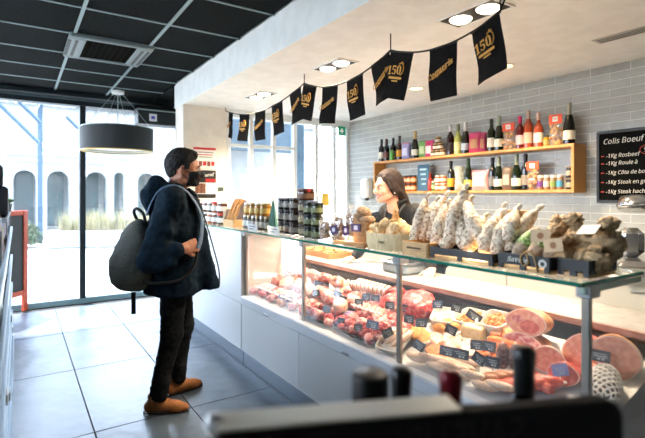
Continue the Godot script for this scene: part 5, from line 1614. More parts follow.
# ------------------------------------------------------------------ goods standing on the glass shelf
func counter_goods() -> void:
	var G := GLASS_Y + 0.0005
	var wh := Color(0.84, 0.83, 0.80)
	# far left: sauce bottles, then jars with white lids
	var sc := [Color(0.35, 0.42, 0.15), Color(0.42, 0.22, 0.45), Color(0.75, 0.58, 0.15)]
	for i in 3:
		bottle(["olive", "violet", "mustard"][i] + " sauce bottle at the far left end of the glass shelf", V(1.66, G, -5.16 + i * 0.09), "round", sc[i], sc[i].lightened(0.3), Color(0.15, 0.15, 0.13), 0.24, "sauce bottles at the end of the glass shelf")
	for i in 10:
		var lower := i < 5
		jar("%s %s jar with brown spread and white lid behind the man's shoulder" % [["first", "second", "third", "fourth", "fifth"][i % 5], "lower" if lower else "upper"], V(1.66, G + (0.0 if lower else 0.111), -4.86 + (i % 5) * 0.145), 0.052, 0.11, [Color(0.40, 0.20, 0.12), Color(0.30, 0.24, 0.16), Color(0.62, 0.35, 0.22)][i % 3], Color(0.82, 0.80, 0.78) if i % 4 else Color(0.70, 0.20, 0.12), wh, "brown spread jars on the glass shelf")
	# slanted box of breadsticks
	var bs := thing("breadstick_box", "slanted white box of golden breadsticks on the glass shelf", "box", V(1.67, G, -3.98))
	part("back_board", bx(V(0.06, 0, -0.12), V(0.075, 0.25, 0.12), 0.003), mt("card_white", Color(0.84, 0.83, 0.81), 0.6), bs)
	part("base", bx(V(-0.07, 0, -0.12), V(0.06, 0.06, 0.12), 0.003), mt_pine(), bs)
	part("side", bx(V(-0.07, 0.06, -0.125), V(0.07, 0.16, -0.118), 0.002), mt("card_white"), bs)
	var bread := nm("breadstick", [Color(0.66, 0.42, 0.20), Color(0.84, 0.64, 0.38)], [0.3, 0.7], V(12, 12, 12), 0.8)
	for i in 9:
		var z := -4.075 + i * 0.0235
		var o := solo("breadstick", tb([V(1.625, G + 0.062, z), V(1.665, G + 0.15 + 0.02 * (i % 3), z + 0.006), V(1.705, G + 0.235 + 0.015 * (i % 2), z + 0.012)], [0.009, 0.0115, 0.009], 7), bread, "golden breadstick standing in the slanted white box", "breadstick", "breadsticks in the slanted box")
	# stack of grey and gold jars
	for i in 10:
		var lower := i < 6
		var z := -3.70 + i * 0.083 if lower else -3.65 + (i - 6) * 0.105
		jar("%s %s jar of the pâté stack with gold lids" % [["first", "second", "third", "fourth", "fifth", "sixth"][i if lower else i - 6], "lower" if lower else "upper"], V(1.66, G + (0.0 if lower else 0.117), z), 0.036 if lower else 0.046, 0.116 if lower else 0.105, Color(0.42, 0.36, 0.28) if lower else Color(0.62, 0.42, 0.16), Color(0.66, 0.56, 0.36) if i % 2 else Color(0.74, 0.72, 0.68), wh if lower else Color(0.80, 0.66, 0.34), "pâté jars on the glass shelf")
	var cone := thing("herb_packet", "teal pointed packet between the pâté jars and dark jars", "packet", V(1.64, G, -3.17), -PI / 2)
	part("packet", lat([V2(0.05, 0), V2(0.048, 0.02), V2(0.028, 0.14), V2(0.008, 0.24), V2(0.004, 0.25)], 4), mt("packet_teal", Color(0.28, 0.50, 0.44), 0.5), cone)
	part("seal", bx(V(-0.012, 0.24, -0.003), V(0.012, 0.262, 0.003)), mt("card_white"), cone)
	for k in 2:
		var pc := thing("price_card", ["white price card below the gold lidded jars", "white price card below the tall dark jars"][k], "price card", V(1.565, G, [-3.38, -3.02][k]), -PI / 2)
		part("card", bx(V(-0.09, 0, -0.004), V(0.09, 0.055, 0.0), 0.001), mt("card_white"), pc)
		part("fold", bx(V(-0.09, 0, -0.03), V(0.09, 0.003, -0.004)), mt("card_white"), pc)
		for j in 2: part("printed_line", bx(V(-0.06, 0.032 - j * 0.02, 0), V(0.05 - j * 0.03, 0.04 - j * 0.02, 0.001)), mt("poster_grey"), pc)
	for i in 9:
		var c := i % 3
		var r := i / 3
		jar("%s row, %s tall dark jar of the stack above the steel post" % [["bottom", "middle", "top"][r], ["left", "centre", "right"][c]], V(1.68, G + r * 0.089, -3.08 + c * 0.088), 0.041, 0.088, [Color(0.12, 0.09, 0.07), Color(0.20, 0.13, 0.08), Color(0.08, 0.07, 0.06)][(i * 2) % 3], Color(0.16, 0.14, 0.12), Color(0.60, 0.58, 0.54), "dark jar stack on the glass shelf")
	for i in 6:
		var c := i % 2
		var r := i / 2
		jar("%s %s olive jar right of the dark jar stack" % [["bottom", "middle", "top"][r], ["left", "right"][c]], V(1.70, G + r * 0.082, -2.80 + c * 0.098), 0.046, 0.081, [Color(0.32, 0.26, 0.14), Color(0.26, 0.15, 0.10), Color(0.40, 0.33, 0.18)][i % 3], Color(0.24, 0.21, 0.17), Color(0.60, 0.55, 0.42), "olive jars on the glass shelf")
	var big := jar("wide jar of dark confit with red tie on the olive jars", V(1.68, G + 0.247, -2.75), 0.062, 0.085, Color(0.22, 0.11, 0.07), Color(0.34, 0.22, 0.14), Color(0.42, 0.30, 0.22), "", "large_jar")
	part("red_tie", bx(V(-0.03, 0.06, 0.058), V(0.0, 0.085, 0.07), 0.004), mt("tie_red", Color(0.66, 0.10, 0.10), 0.6), big)
	for i in 6:
		var c := i % 2
		var r := i / 2
		jar("%s %s dark green jar with black lid before the clear bags" % [["bottom", "middle", "top"][r], ["left", "right"][c]], V(1.64, G + r * 0.079, -2.635 + c * 0.094), 0.041, 0.078, [Color(0.10, 0.13, 0.07), Color(0.16, 0.18, 0.09)][i % 2], Color(0.06, 0.07, 0.05), Color(0.46, 0.48, 0.34), "dark green jars on the glass shelf")
	# cellophane bags with violet labels
	var bagz := [-2.455, -2.37, -2.285, -2.20]
	for i in 4:
		var o := thing("mushroom_bag", ["first clear bag of dried mushrooms beside the dark green jars", "second clear bag of dried mushrooms, grey brown inside", "clear bag of dried mushrooms with tilted violet label", "tall clear bag of dried mushrooms with bright violet label"][i], "bag", V(1.64 + 0.03 * (i % 2), G, bagz[i]), -PI / 2 + [0.1, -0.15, 0.2, 0.05][i], "clear bags of dried mushrooms")
		var m := MB.new()
		var hh: float = [0.14, 0.15, 0.17, 0.20][i]
		for j in 22:
			m.t = Transform3D(Basis.from_euler(V(rng.randf() * 6, rng.randf() * 6, rng.randf() * 6)), V(rng.randf_range(-0.026, 0.026), 0.014 + rng.randf() * hh * 0.72, rng.randf_range(-0.018, 0.018)))
			m.blob(V(0, 0, 0), V(0.022, 0.007, 0.017), 1.0, 0.5, 2.0, noise, j, 9, 6)
		part("mushrooms", m, nm("dried_mushroom", [Color(0.34, 0.25, 0.17), Color(0.60, 0.48, 0.36), Color(0.76, 0.66, 0.54)], [0.2, 0.5, 0.8], V(16, 16, 16), 0.9), o).set_meta("kind", "stuff")
		part("film", pillow(0.088, hh, 0.062), glass("bag_film", Color(0.92, 0.90, 0.88), 0.22), o)
		part("gathered_top", lat([V2(0.012, hh * 0.93), V2(0.008, hh * 1.0), V2(0.03, hh * 1.14)], 10, false), mats["bag_film"], o)
		if i > 1:
			var lb := part("violet_label", bx(V(-0.028, 0.05, 0.033), V(0.028, 0.105, 0.036), 0.001), mt("label_violet", Color(0.22, 0.10, 0.32), 0.5), o)
			lb.rotation.z = 0.25
			part("emblem", lat([V2(0.013, 0), V2(0.014, 0.001), V2(0.0, 0.0015)], 12), mt("label_white_mark", Color(0.80, 0.78, 0.82), 0.6), lb).transform = Transform3D(Basis.from_euler(V(PI / 2, 0, 0)), V(0, 0.078, 0.036))
	var kb := thing("kraft_bag", "brown kraft bag of big mushrooms with violet label by the oval box", "bag", V(1.68, G, -2.115), -PI / 2 + 0.2)
	part("bag", pillow(0.13, 0.15, 0.08), nm("kraft_paper", [Color(0.62, 0.46, 0.30), Color(0.72, 0.56, 0.38)], [0.3, 0.7], V(8, 8, 8), 0.8), kb)
	part("violet_label", bx(V(-0.05, 0.075, 0.040), V(0.02, 0.12, 0.044), 0.001), mt("label_violet"), kb)
	part("emblem", bx(V(-0.028, 0.085, 0.044), V(0.0, 0.11, 0.045)), mt("label_white_mark"), kb)
	for k in 3:
		var ms := MB.new()
		ms.t = Transform3D(Basis.from_euler(V(0.3 * k - 0.2, k, 0.35 * k - 0.4)), V([-0.03, 0.035, 0.0][k], [0.125, 0.12, 0.165][k], 0.0))
		ms.lathe([V2(0.010, -0.01), V2(0.012, 0.01), V2(0.042, 0.016), V2(0.048, 0.028), V2(0.036, 0.046), V2(0.0, 0.054)], 14)
		part("mushroom", ms, mats["dried_mushroom"], kb)
	# black folded cards
	for k in 2:
		var bc := thing("black_card", ["left black folded card with fine white print before the assistant", "right black folded card with fine white print before the assistant"][k], "card", V(1.86, G, [-2.19, -2.10][k]), -PI / 2 + [0.25, -0.15][k], "black folded cards")
		part("card", bx(V(-0.052, 0.06, -0.004), V(0.052, 0.18, 0.0), 0.001), mt("card_black", Color(0.025, 0.027, 0.025), 0.5), bc).rotation.z = [0.25, -0.25][k]
		part("stand", bx(V(-0.02, 0, -0.02), V(0.02, 0.10, -0.006), 0.003), mt("card_black"), bc)
		for j in 3: part("printed_line", bx(V(-0.035, 0.085 + j * 0.028, 0.0), V(0.035, 0.089 + j * 0.028, 0.001)), mt("print_dim", Color(0.36, 0.38, 0.36), 0.6), bc).rotation.z = [0.25, -0.25][k]
	var wb := thing("serving_board", "small wooden serving board under the black folded cards", "board", V(1.70, G, -2.08), 0.05)
	part("board", bx(V(-0.14, 0, -0.14), V(-0.06, 0.018, 0.12), 0.004), mt_wood(), wb)
	part("rim", bx(V(-0.145, 0.0, -0.145), V(-0.138, 0.024, 0.125), 0.002), mt_wood(), wb)
	# oval chip-wood box heaped with dried sausage chips
	var ob := thing("oval_wooden_box", "oval pale chipwood box with dark lettering on the glass shelf", "box", V(1.69, G, -1.865))
	var ov := []
	for s in [[1.0, 0.0], [1.0, 0.088], [0.965, 0.088], [0.965, 0.006]]:
		var ring := []
		for k in 36:
			var a := -TAU * k / 36
			ring.append(V(0.125 * s[0] * cos(a), s[1], 0.165 * s[0] * sin(a)))
		ov.append(ring)
	var om := MB.new()
	om.rings(ov)
	part("wall", om, nm("chipwood", [Color(0.80, 0.70, 0.52), Color(0.88, 0.79, 0.62)], [0.3, 0.7], V(10, 2, 10), 0.7, 0.3), ob)
	words("la coupe", 0.022, mt("burnt_print", Color(0.30, 0.20, 0.12), 0.8), ob, V(-0.1235, 0.045, 0.03), V(0, -PI / 2 - 0.12, 0), "Droid Serif")
	var chip := nm("pale_crisp", [Color(0.76, 0.60, 0.38), Color(0.88, 0.77, 0.58), Color(0.92, 0.84, 0.70)], [0.2, 0.5, 0.8], V(9, 9, 9), 0.8)
	for i in 22:
		var a := rng.randf() * TAU
		var q := sqrt(rng.randf()) * 0.85
		var m := MB.new()
		m.blob(V(0, 0, 0), V(0.042, 0.016, 0.034), 0.9, 0.6, 1.6, noise, i * 3.1, 12, 8)
		var o := solo("crisp_pastry", m, chip, "pale golden crisp pastry heaped in the oval chipwood box", "pastry", "pastries in the oval box")
		o.transform = Transform3D(Basis.from_euler(V(rng.randf_range(-1.2, 1.2), rng.randf() * 6, rng.randf_range(-1.2, 1.2))), V(1.69 + q * 0.10 * cos(a), G + 0.075 + (1.0 - q) * 0.06 + rng.randf() * 0.02, -1.865 + q * 0.135 * sin(a)))
	var tp := MB.new()
	tp.prism(PackedVector2Array([V2(-0.035, 0), V2(0.035, 0), V2(0.012, 0.07), V2(-0.005, 0.078)]), -0.006, 0.006, 0.002)
	var to := solo("crisp_pastry", tp, nm("toasted_crisp", [Color(0.72, 0.48, 0.24), Color(0.84, 0.62, 0.36)], [0.3, 0.7], V(10, 10, 10), 0.8), "toasted triangular crisp standing on top of the oval box heap", "pastry")
	to.transform = Transform3D(Basis.from_euler(V(0, -1.4, 0)), V(1.70, G + 0.13, -1.855))
	# small pine crate and the dusted sausages
	var flour := nm("dusted_sausage", [Color(0.50, 0.36, 0.28), Color(0.80, 0.72, 0.61), Color(0.90, 0.86, 0.78)], [0.2, 0.40, 0.62], V(7, 7, 7), 0.85, 1.2, 0.03)
	var twine := mt("sausage_twine", Color(0.82, 0.78, 0.70), 0.9)
	crate("small_crate", "small pine crate with a dark stamp below the dusted sausages", V(1.66, G, -1.575), 0.19, 0.16, 0.065, mt_pine(), null)
	tray("black_tray", "black display tray of dusted sausages, left of three", V(1.68, G, -1.315), 0.20, 0.33, 0.052)
	tray("black_tray", "black display tray with white script and round emblem holding green banded sausages", V(1.69, G, -1.03), 0.19, 0.21, 0.062)
	tray("black_tray", "black display tray of brown linen sausage bags at the right end", V(1.72, G, -0.86), 0.18, 0.11, 0.062)
	# [lower end, upper end, radius, label]
	var ss := [
		[V(1.68, 1.2, -1.702), V(1.75, 1.404, -1.672), 0.030, "dusted sausage leaning at the far left of the left pile"],
		[V(1.71, 1.211, -1.682), V(1.78, 1.389, -1.632), 0.032, "second dusted sausage of the left pile"],
		[V(1.74, 1.221, -1.656), V(1.81, 1.415, -1.6), 0.033, "tallest dusted sausage of the left pile"],
		[V(1.68, 1.213, -1.547), V(1.75, 1.376, -1.534), 0.032, "dusted sausage at the middle of the left pile above the crate"],
		[V(1.71, 1.214, -1.517), V(1.78, 1.346, -1.535), 0.031, "dusted sausage between the two piles"],
		[V(1.72, 1.20, -1.60), V(1.76, 1.25, -1.53), 0.028, "small dusted sausage lying before the left pile"],
		[V(1.68, 1.22, -1.461), V(1.75, 1.421, -1.449), 0.034, "dusted sausage at the left of the tallest pile"],
		[V(1.71, 1.23, -1.439), V(1.78, 1.449, -1.444), 0.035, "longest dusted sausage rising to a twine loop"],
		[V(1.74, 1.211, -1.418), V(1.81, 1.392, -1.439), 0.034, "dusted sausage right behind the longest one"],
		[V(1.68, 1.24, -1.294), V(1.75, 1.393, -1.414), 0.032, "dusted sausage sloping down right from the tallest pile"],
		[V(1.71, 1.23, -1.428), V(1.78, 1.332, -1.516), 0.030, "dusted sausage crossing toward the left pile"],
		[V(1.67, 1.20, -1.345), V(1.80, 1.318, -1.36), 0.038, "fat dusted sausage with round end in the left black tray"],
		[V(1.66, 1.20, -1.255), V(1.76, 1.337, -1.244), 0.036, "dusted sausage with round end beside the small board"],
		[V(1.67, 1.195, -1.205), V(1.77, 1.349, -1.182), 0.036, "dusted sausage leaning right over the tray gap"],
		[V(1.70, 1.21, -1.172), V(1.80, 1.358, -1.101), 0.034, "long pinkish dusted sausage leaning up to the right"],
		[V(1.68, 1.25, -1.16), V(1.76, 1.358, -1.165), 0.030, "small dusted sausage above the tray gap"],
		[V(1.77, 1.20, -1.70), V(1.83, 1.33, -1.64), 0.032, "short dusted sausage behind the left pile"],
		[V(1.79, 1.20, -1.60), V(1.84, 1.41, -1.54), 0.033, "tall dusted sausage behind the left pile"],
		[V(1.78, 1.20, -1.50), V(1.83, 1.38, -1.47), 0.033, "dusted sausage behind the gap of the two piles"],
		[V(1.69, 1.20, -1.39), V(1.74, 1.31, -1.41), 0.034, "short fat dusted sausage before the tallest pile"],
		[V(1.77, 1.19, -1.30), V(1.83, 1.36, -1.28), 0.034, "dusted sausage behind the fat round ended one"],
		[V(1.66, 1.19, -1.50), V(1.70, 1.24, -1.42), 0.030, "small dusted sausage lying across the crate front"]]
	for s in ss:
		var o := thing("dried_sausage", s[3], "dried sausage", s[0], 0.0, "dusted dried sausages on the glass shelf")
		var dir: Vector3 = (s[1] - s[0]).normalized()
		var ln: float = (s[1] - s[0]).length()
		s[2] *= 1.18
		var pts := []
		var rr := []
		for k in 9:
			var t := k / 8.0
			pts.append(dir * ln * (t * 1.12 - 0.10) + V(-0.012 * sin(PI * t), 0, 0.010 * sin(PI * t + s[2] * 200.0)))
			rr.append(s[2] * pow(sin(PI * clampf(0.10 + t * 0.86, 0, 1)), 0.45) * (1.0 - 0.18 * t) * (1.0 + 0.25 * noise.get_noise_2d(t * 5.0, ln * 90.0)))
		part("casing", tb(pts, rr, 12), flour, o)
		part("knot", tb([pts[8], pts[8] + dir * 0.02, pts[8] + dir * 0.035 + V(0, 0, 0.01)], [0.006, 0.012, 0.008], 6), twine, o)
		for k in 3:
			var c := []
			var q: Vector3 = pts[2 + k * 2]
			var sd := dir.cross(V(0, 0, 1)).normalized()
			var up := dir.cross(sd)
			for j in 13: c.append(q + (sd * cos(TAU * j / 12) + up * sin(TAU * j / 12)) * (rr[2 + k * 2] + 0.001))
			part("twine_ring", tb(c, 0.0016, 4), twine, o)
	var lp := thing("twine_loop", "loop of white twine on the longest dusted sausage", "twine", V(1.79, 1.475, -1.444))
	part("strand", tb(smooth_path([V(0, -0.04, 0), V(-0.01, 0.0, -0.03), V(0, 0.02, -0.06), V(0.01, 0.005, -0.05), V(0, -0.02, -0.01)], 5), 0.004, 6), twine, lp)
	var sb := thing("small_board", "small pine board standing behind the fat dusted sausages", "board", V(1.80, G + 0.012, -1.19))
	part("board", bx(V(-0.008, 0, -0.05), V(0.008, 0.21, 0.06), 0.002), mt_pine(), sb)
	# green banded sausages
	var natural := nm("beige_sausage", [Color(0.52, 0.44, 0.36), Color(0.68, 0.60, 0.50), Color(0.78, 0.72, 0.63)], [0.2, 0.5, 0.8], V(8, 8, 8), 0.85, 1.0, 0.03)
	var gs := [[1.635, -1.10, 0.16, 0.8], [1.635, -1.035, 0.16, 0.85], [1.65, -0.98, 0.14, 0.7], [1.71, -1.06, 0.22, 0.9]]
	for i in 4:
		var s: Array = gs[i]
		var o := thing("banded_sausage", ["beige dried sausage with green band at the tray's left", "beige dried sausage with green band in the tray's middle", "beige dried sausage with green band beside the paper tag", "long beige dried sausage lying behind the green banded ones"][i], "dried sausage", V(s[0], G + 0.04, s[1]), 0.0, "green banded sausages")
		var dir := V(0.62, s[3] * 0.8, 0.22).normalized()
		var pts := []
		var rr := []
		for k in 9:
			var t := k / 8.0
			pts.append(dir * s[2] * t)
			rr.append(0.031 * pow(sin(PI * clampf(t * 0.94 + 0.03, 0, 1)), 0.4))
		part("casing", tb(pts, rr, 12), natural, o)
		if i < 3: part("green_band", tb([pts[3], pts[4], pts[5], pts[6]], [rr[3] + 0.0015, rr[4] + 0.0015, rr[5] + 0.0015, rr[6] + 0.0015], 14), nm("green_print", [Color(0.28, 0.48, 0.12), Color(0.45, 0.62, 0.22), Color(0.86, 0.87, 0.80)], [0.35, 0.6, 0.72], V(14, 14, 14), 0.6), o)
	# linen bags of sausages with paper tags
	var linen := nm("brown_linen", [Color(0.56, 0.46, 0.33), Color(0.70, 0.59, 0.44), Color(0.76, 0.66, 0.52)], [0.2, 0.5, 0.8], V(10, 10, 10), 0.9, 1.5, 0.05)
	var lb := [[1.72, 0.03, -0.965, 0.055, 0.16, "tall brown linen sausage bag behind the round emblem"], [1.75, 0.05, -0.905, 0.06, 0.18, "brown linen sausage bag in the middle of the right pile"], [1.68, 0.02, -0.915, 0.035, 0.13, "narrow brown linen bag with a twine bow at the tray edge"], [1.72, 0.03, -0.86, 0.062, 0.13, "folded brown linen bag in the right black tray"], [1.76, 0.06, -0.83, 0.065, 0.16, "upper brown linen bag at the right end below the white tag"], [1.80, 0.08, -1.00, 0.05, 0.15, "pale linen wrapped sausage leaning behind the paper tags"], [1.69, 0.03, -0.815, 0.045, 0.09, "small crumpled linen bag at the right tray edge"]]
	for i in lb.size():
		var s: Array = lb[i]
		var o := thing("linen_bag", s[5], "linen bag", V(s[0], G + s[1] - 0.01, s[2]), i * 1.3, "linen sausage bags")
		o.rotation.z = [0.15, -0.1, 0.1, 0.25, -0.1, 0.6, 0.1][i]
		var m := MB.new()
		m.blob(V(0, s[4] * 0.36, 0), V(s[3] * 0.98, s[4] * 0.38, s[3] * 0.85), 0.85, 0.40, 1.9, noise, i * 5.3, 26, 18)
		m.ruffle(noise, 0.014, V(45, 30, 45))
		var tf := MB.new()
		tf.blob(V(0.01, s[4] * 0.86, 0), V(s[3] * 0.52, s[4] * 0.13, s[3] * 0.42), 0.9, 0.8, 3.0, noise, i * 2.1, 20, 12)
		tf.ruffle(noise, 0.010, V(90, 40, 90))
		part("tuft", tf, linen, o)
		part("cloth", m, linen, o)
		var c := []
		for j in 13: c.append(V(s[3] * 0.34 * cos(TAU * j / 12) + 0.006, s[4] * 0.745, s[3] * 0.34 * sin(TAU * j / 12)))
		part("cord", tb(c, 0.004, 5), mt("cord_tan", Color(0.60, 0.48, 0.32), 0.9), o)
	var bow := thing("twine_bow", "tan twine bow hanging over the black tray front", "twine", V(1.588, G + 0.055, -1.015))
	part("loop", tb(smooth_path([V(0, 0.02, 0), V(-0.006, 0.0, -0.02), V(-0.008, -0.03, -0.01), V(-0.006, -0.02, 0.012), V(0, 0.02, 0), V(-0.004, 0.01, 0.03), V(-0.008, -0.05, 0.05)], 5), 0.004, 6), mt("cord_tan"), bow)
	for k in 3:
		var pt := thing("paper_tag", ["cream paper tag with round print above the green bands", "cream paper tag with round print beside the twine bow", "plain white paper tag on the right linen bag"][k], "tag", [V(1.63, G + 0.135, -0.985), V(1.62, G + 0.105, -0.93), V(1.68, G + 0.165, -0.835)][k], -PI / 2 + [0.2, 0.0, -0.3][k], "paper tags on the linen bags")
		part("card", bx(V(-0.036, -0.024, 0), V(0.036, 0.024, 0.002)), mt(["tag_cream", "tag_cream", "tag_white"][k], [Color(0.82, 0.70, 0.55), Color(0.82, 0.70, 0.55), Color(0.82, 0.80, 0.76)][k], 0.7), pt)
		pt.rotation.z = [0.1, 0.15, 0.15][k]
		pt.rotation.x = [-0.2, 0.0, -0.9][k]
		if k < 2: part("round_print", lat([V2(0.012, 0), V2(0.012, 0.001), V2(0.0, 0.001)], 14), mt("print_tan", Color(0.62, 0.42, 0.28), 0.7), pt).transform = Transform3D(Basis.from_euler(V(PI / 2, 0, 0)), V(0, 0, 0.002))

func crate(called: String, label: String, at: Vector3, w: float, l: float, h: float, m: Material, _x: Variant) -> void:
	var o := thing(called, label, "crate", at)
	part("bottom", bx(V(-w / 2, 0, -l / 2), V(w / 2, 0.008, l / 2)), m, o)
	for s in [-1, 1]:
		part("side", bx(V(s * w / 2 - 0.005, 0, -l / 2), V(s * w / 2 + 0.005, h, l / 2), 0.001), m, o)
		part("end", bx(V(-w / 2, 0, s * l / 2 - 0.005), V(w / 2, h, s * l / 2 + 0.005), 0.001), m, o)
	part("stamp", bx(V(-w / 2 - 0.0062, h * 0.5, -l * 0.3), V(-w / 2 - 0.005, h * 0.62, l * 0.28)), mt("burnt_print", Color(0.30, 0.20, 0.12), 0.8), o)

func tray(called: String, label: String, at: Vector3, w: float, l: float, h: float) -> void:
	var o := thing(called, label, "tray", at)
	var m := mt("tray_black", Color(0.025, 0.028, 0.03), 0.5)
	part("wooden_base", bx(V(-w / 2 - 0.004, 0, -l / 2), V(w / 2, 0.016, l / 2), 0.002), mt_pine(), o)
	var pts := PackedVector2Array([V2(-l / 2, 0.004), V2(-l / 2 + 0.02, 0.004), V2(-l / 2 + 0.02, 0.022), V2(-0.012, 0.022), V2(-0.012, 0.004), V2(0.012, 0.004), V2(0.012, 0.022), V2(l / 2 - 0.02, 0.022), V2(l / 2 - 0.02, 0.004), V2(l / 2, 0.004), V2(l / 2, h), V2(-l / 2, h)])
	var f := MB.new()
	f.t = Transform3D(Basis(V(0, 0, 1), V(0, 1, 0), V(-1, 0, 0)), V(-w / 2 - 0.004, 0, 0))
	f.prism(pts, 0.0, 0.006)
	part("front", f, m, o)
	part("back", bx(V(w / 2 - 0.006, 0.016, -l / 2), V(w / 2, h, l / 2)), m, o)
	for s in [-1, 1]: part("end", bx(V(-w / 2, 0.016, s * l / 2 - 0.004), V(w / 2, h, s * l / 2 + 0.004)), m, o)
	if "script" in label:
		words("Savoie", 0.026, mt("tag_white", Color(0.82, 0.80, 0.76), 0.7), o, V(-w / 2 - 0.0102, h * 0.66, -0.02), V(0, -PI / 2, 0), "Droid Serif", "script_lettering", 700, 0.3)
		part("round_emblem", lat([V2(0.016, 0), V2(0.016, 0.0012), V2(0.0, 0.0014)], 16), mt("tag_white"), o).transform = Transform3D(Basis.from_euler(V(0, 0, PI / 2)), V(-w / 2 - 0.010, h * 0.6, l / 2 - 0.025))
		part("emblem_centre", lat([V2(0.008, 0), V2(0.008, 0.0012), V2(0.0, 0.0014)], 12), m, o).transform = Transform3D(Basis.from_euler(V(0, 0, PI / 2)), V(-w / 2 - 0.0114, h * 0.6, l / 2 - 0.025))

# ------------------------------------------------------------------ meat in the case
func meat_mats() -> void:
	nm("raw_beef", [Color(0.48, 0.07, 0.08), Color(0.70, 0.16, 0.16), Color(0.86, 0.62, 0.56)], [0.30, 0.56, 0.80], V(6, 6, 6), 0.32, 1.0, 0.02)
	nm("dark_beef", [Color(0.30, 0.05, 0.05), Color(0.48, 0.11, 0.10), Color(0.70, 0.46, 0.40)], [0.32, 0.60, 0.86], V(7, 7, 7), 0.34, 1.0, 0.02)
	nm("raw_pork", [Color(0.72, 0.36, 0.34), Color(0.82, 0.50, 0.47), Color(0.90, 0.76, 0.70)], [0.28, 0.54, 0.78], V(5, 5, 5), 0.34, 0.8, 0.02)
	nm("raw_poultry", [Color(0.78, 0.52, 0.44), Color(0.86, 0.66, 0.56), Color(0.92, 0.82, 0.72)], [0.25, 0.52, 0.78], V(5, 5, 5), 0.38, 0.8, 0.02)
	nm("fat", [Color(0.86, 0.76, 0.68), Color(0.91, 0.84, 0.77)], [0.3, 0.7], V(6, 6, 6), 0.4, 0.6)
	nm("pale_sausage", [Color(0.78, 0.66, 0.56), Color(0.87, 0.78, 0.68), Color(0.80, 0.62, 0.53)], [0.25, 0.55, 0.82], V(9, 9, 9), 0.36, 0.4)
	nm("red_sausage", [Color(0.60, 0.16, 0.10), Color(0.76, 0.27, 0.18), Color(0.84, 0.50, 0.38)], [0.25, 0.55, 0.85], V(10, 10, 10), 0.34, 0.5)
	nm("orange_sausage", [Color(0.70, 0.34, 0.14), Color(0.84, 0.48, 0.22)], [0.3, 0.7], V(7, 7, 7), 0.36, 0.4)
	nm("brown_sausage", [Color(0.56, 0.33, 0.18), Color(0.70, 0.46, 0.28)], [0.3, 0.7], V(8, 8, 8), 0.42, 0.5)
	nm("salami_skin", [Color(0.24, 0.13, 0.11), Color(0.40, 0.25, 0.22), Color(0.62, 0.52, 0.47)], [0.25, 0.55, 0.85], V(9, 9, 9), 0.6, 0.6)
	nm("ham_pink", [Color(0.83, 0.53, 0.42), Color(0.87, 0.59, 0.47), Color(0.90, 0.67, 0.55)], [0.3, 0.55, 0.8], V(7, 7, 7), 0.36, 0.3)
	nm("ham_deep", [Color(0.74, 0.33, 0.26), Color(0.83, 0.44, 0.36)], [0.3, 0.7], V(5, 5, 5), 0.36, 0.3)
	nm("rind", [Color(0.58, 0.35, 0.17), Color(0.74, 0.52, 0.30), Color(0.80, 0.62, 0.42)], [0.25, 0.55, 0.8], V(4, 4, 4), 0.42, 0.5)
	nm("breaded", [Color(0.66, 0.38, 0.14), Color(0.82, 0.56, 0.28), Color(0.88, 0.70, 0.46)], [0.25, 0.55, 0.8], V(14, 14, 14), 0.8, 1.5, 0.06)
	mt("tray_white", Color(0.83, 0.82, 0.80), 0.35)

func lump(label: String, x: float, z: float, s: Vector3, yaw: float, m: String, category := "meat", called := "meat_cut", amp := 0.22, group := "", lift := 0.0) -> MeshInstance3D:
	var mb := MB.new()
	mb.blob(V(0, 0, 0), s, 0.85, amp, 1.7, noise, x * 31.0 + z * 17.0, 22, 14)
	var o := solo(called, mb, mats[m], label, category, group)
	o.transform = Transform3D(Basis.from_euler(V(0, yaw, 0.28)), V(x, deck_y(x) + s.y * 0.86 + lift, z))
	return o

func joint(label: String, x: float, z: float, s: Vector3, yaw: float, m: String, group := "") -> Node3D:   # rolled roast with strings and a cap of fat
	var o := thing("rolled_roast", label, "roast", V(x, deck_y(x) + s.y * 0.9, z), yaw, group)
	var mb := MB.new()
	mb.blob(V(0, 0, 0), s, 0.75, 0.14, 1.8, noise, z * 23.0, 22, 14)
	part("meat", mb, mats[m], o)
	var ft := MB.new()
	ft.blob(V(0, s.y * 0.16, 0), V(s.x * 0.93, s.y * 0.90, s.z * 0.86), 0.8, 0.15, 2.0, noise, z * 11.0, 20, 12)
	part("fat_cap", ft, mats["fat"], o)
	for k in 4:
		var c := []
		var q := -0.6 + 0.4 * k
		for j in 15:
			var a := TAU * j / 14
			c.append(V(s.x * q, s.y * 1.05 * sqrt(1 - q * q * 0.6) * sin(a), s.z * 1.05 * sqrt(1 - q * q * 0.6) * cos(a)))
		part("string", tb(c, 0.0018, 4), mt("butcher_string", Color(0.85, 0.80, 0.72), 0.9), o)
	return o

func chop_poly(k: float) -> PackedVector2Array:
	var p := PackedVector2Array()
	for i in 20:
		var a := TAU * i / 20
		var r := k * (0.075 + 0.012 * cos(2 * a + 0.5) + 0.012 * sin(3 * a) + 0.006 * cos(5 * a))
		p.append(V2(r * cos(a) * 1.15, r * sin(a) * 0.85))
	return p

func chop(label: String, at: Vector3, rot: Vector3, k: float, m: String, group: String) -> Node3D:
	var o := thing("meat_chop", label, "chop", at, 0.0, group)
	o.rotation = rot
	var a := MB.new()
	a.prism(chop_poly(k), -0.009, 0.009, 0.003)
	part("fat_rim", a, mats["fat"], o)
	var b := MB.new()
	var inner := PackedVector2Array()
	for p in chop_poly(k): inner.append(p * 0.88 + V2(0.003, -0.003))
	b.prism(inner, -0.0102, 0.0102, 0.002)
	part("lean", b, mats[m], o)
	part("bone", tb([V(-0.07 * k, 0.02 * k, 0), V(-0.105 * k, 0.05 * k, 0), V(-0.13 * k, 0.085 * k, 0)], [0.012 * k, 0.009 * k, 0.010 * k], 7), mt("bone", Color(0.86, 0.78, 0.66), 0.5), o)
	return o

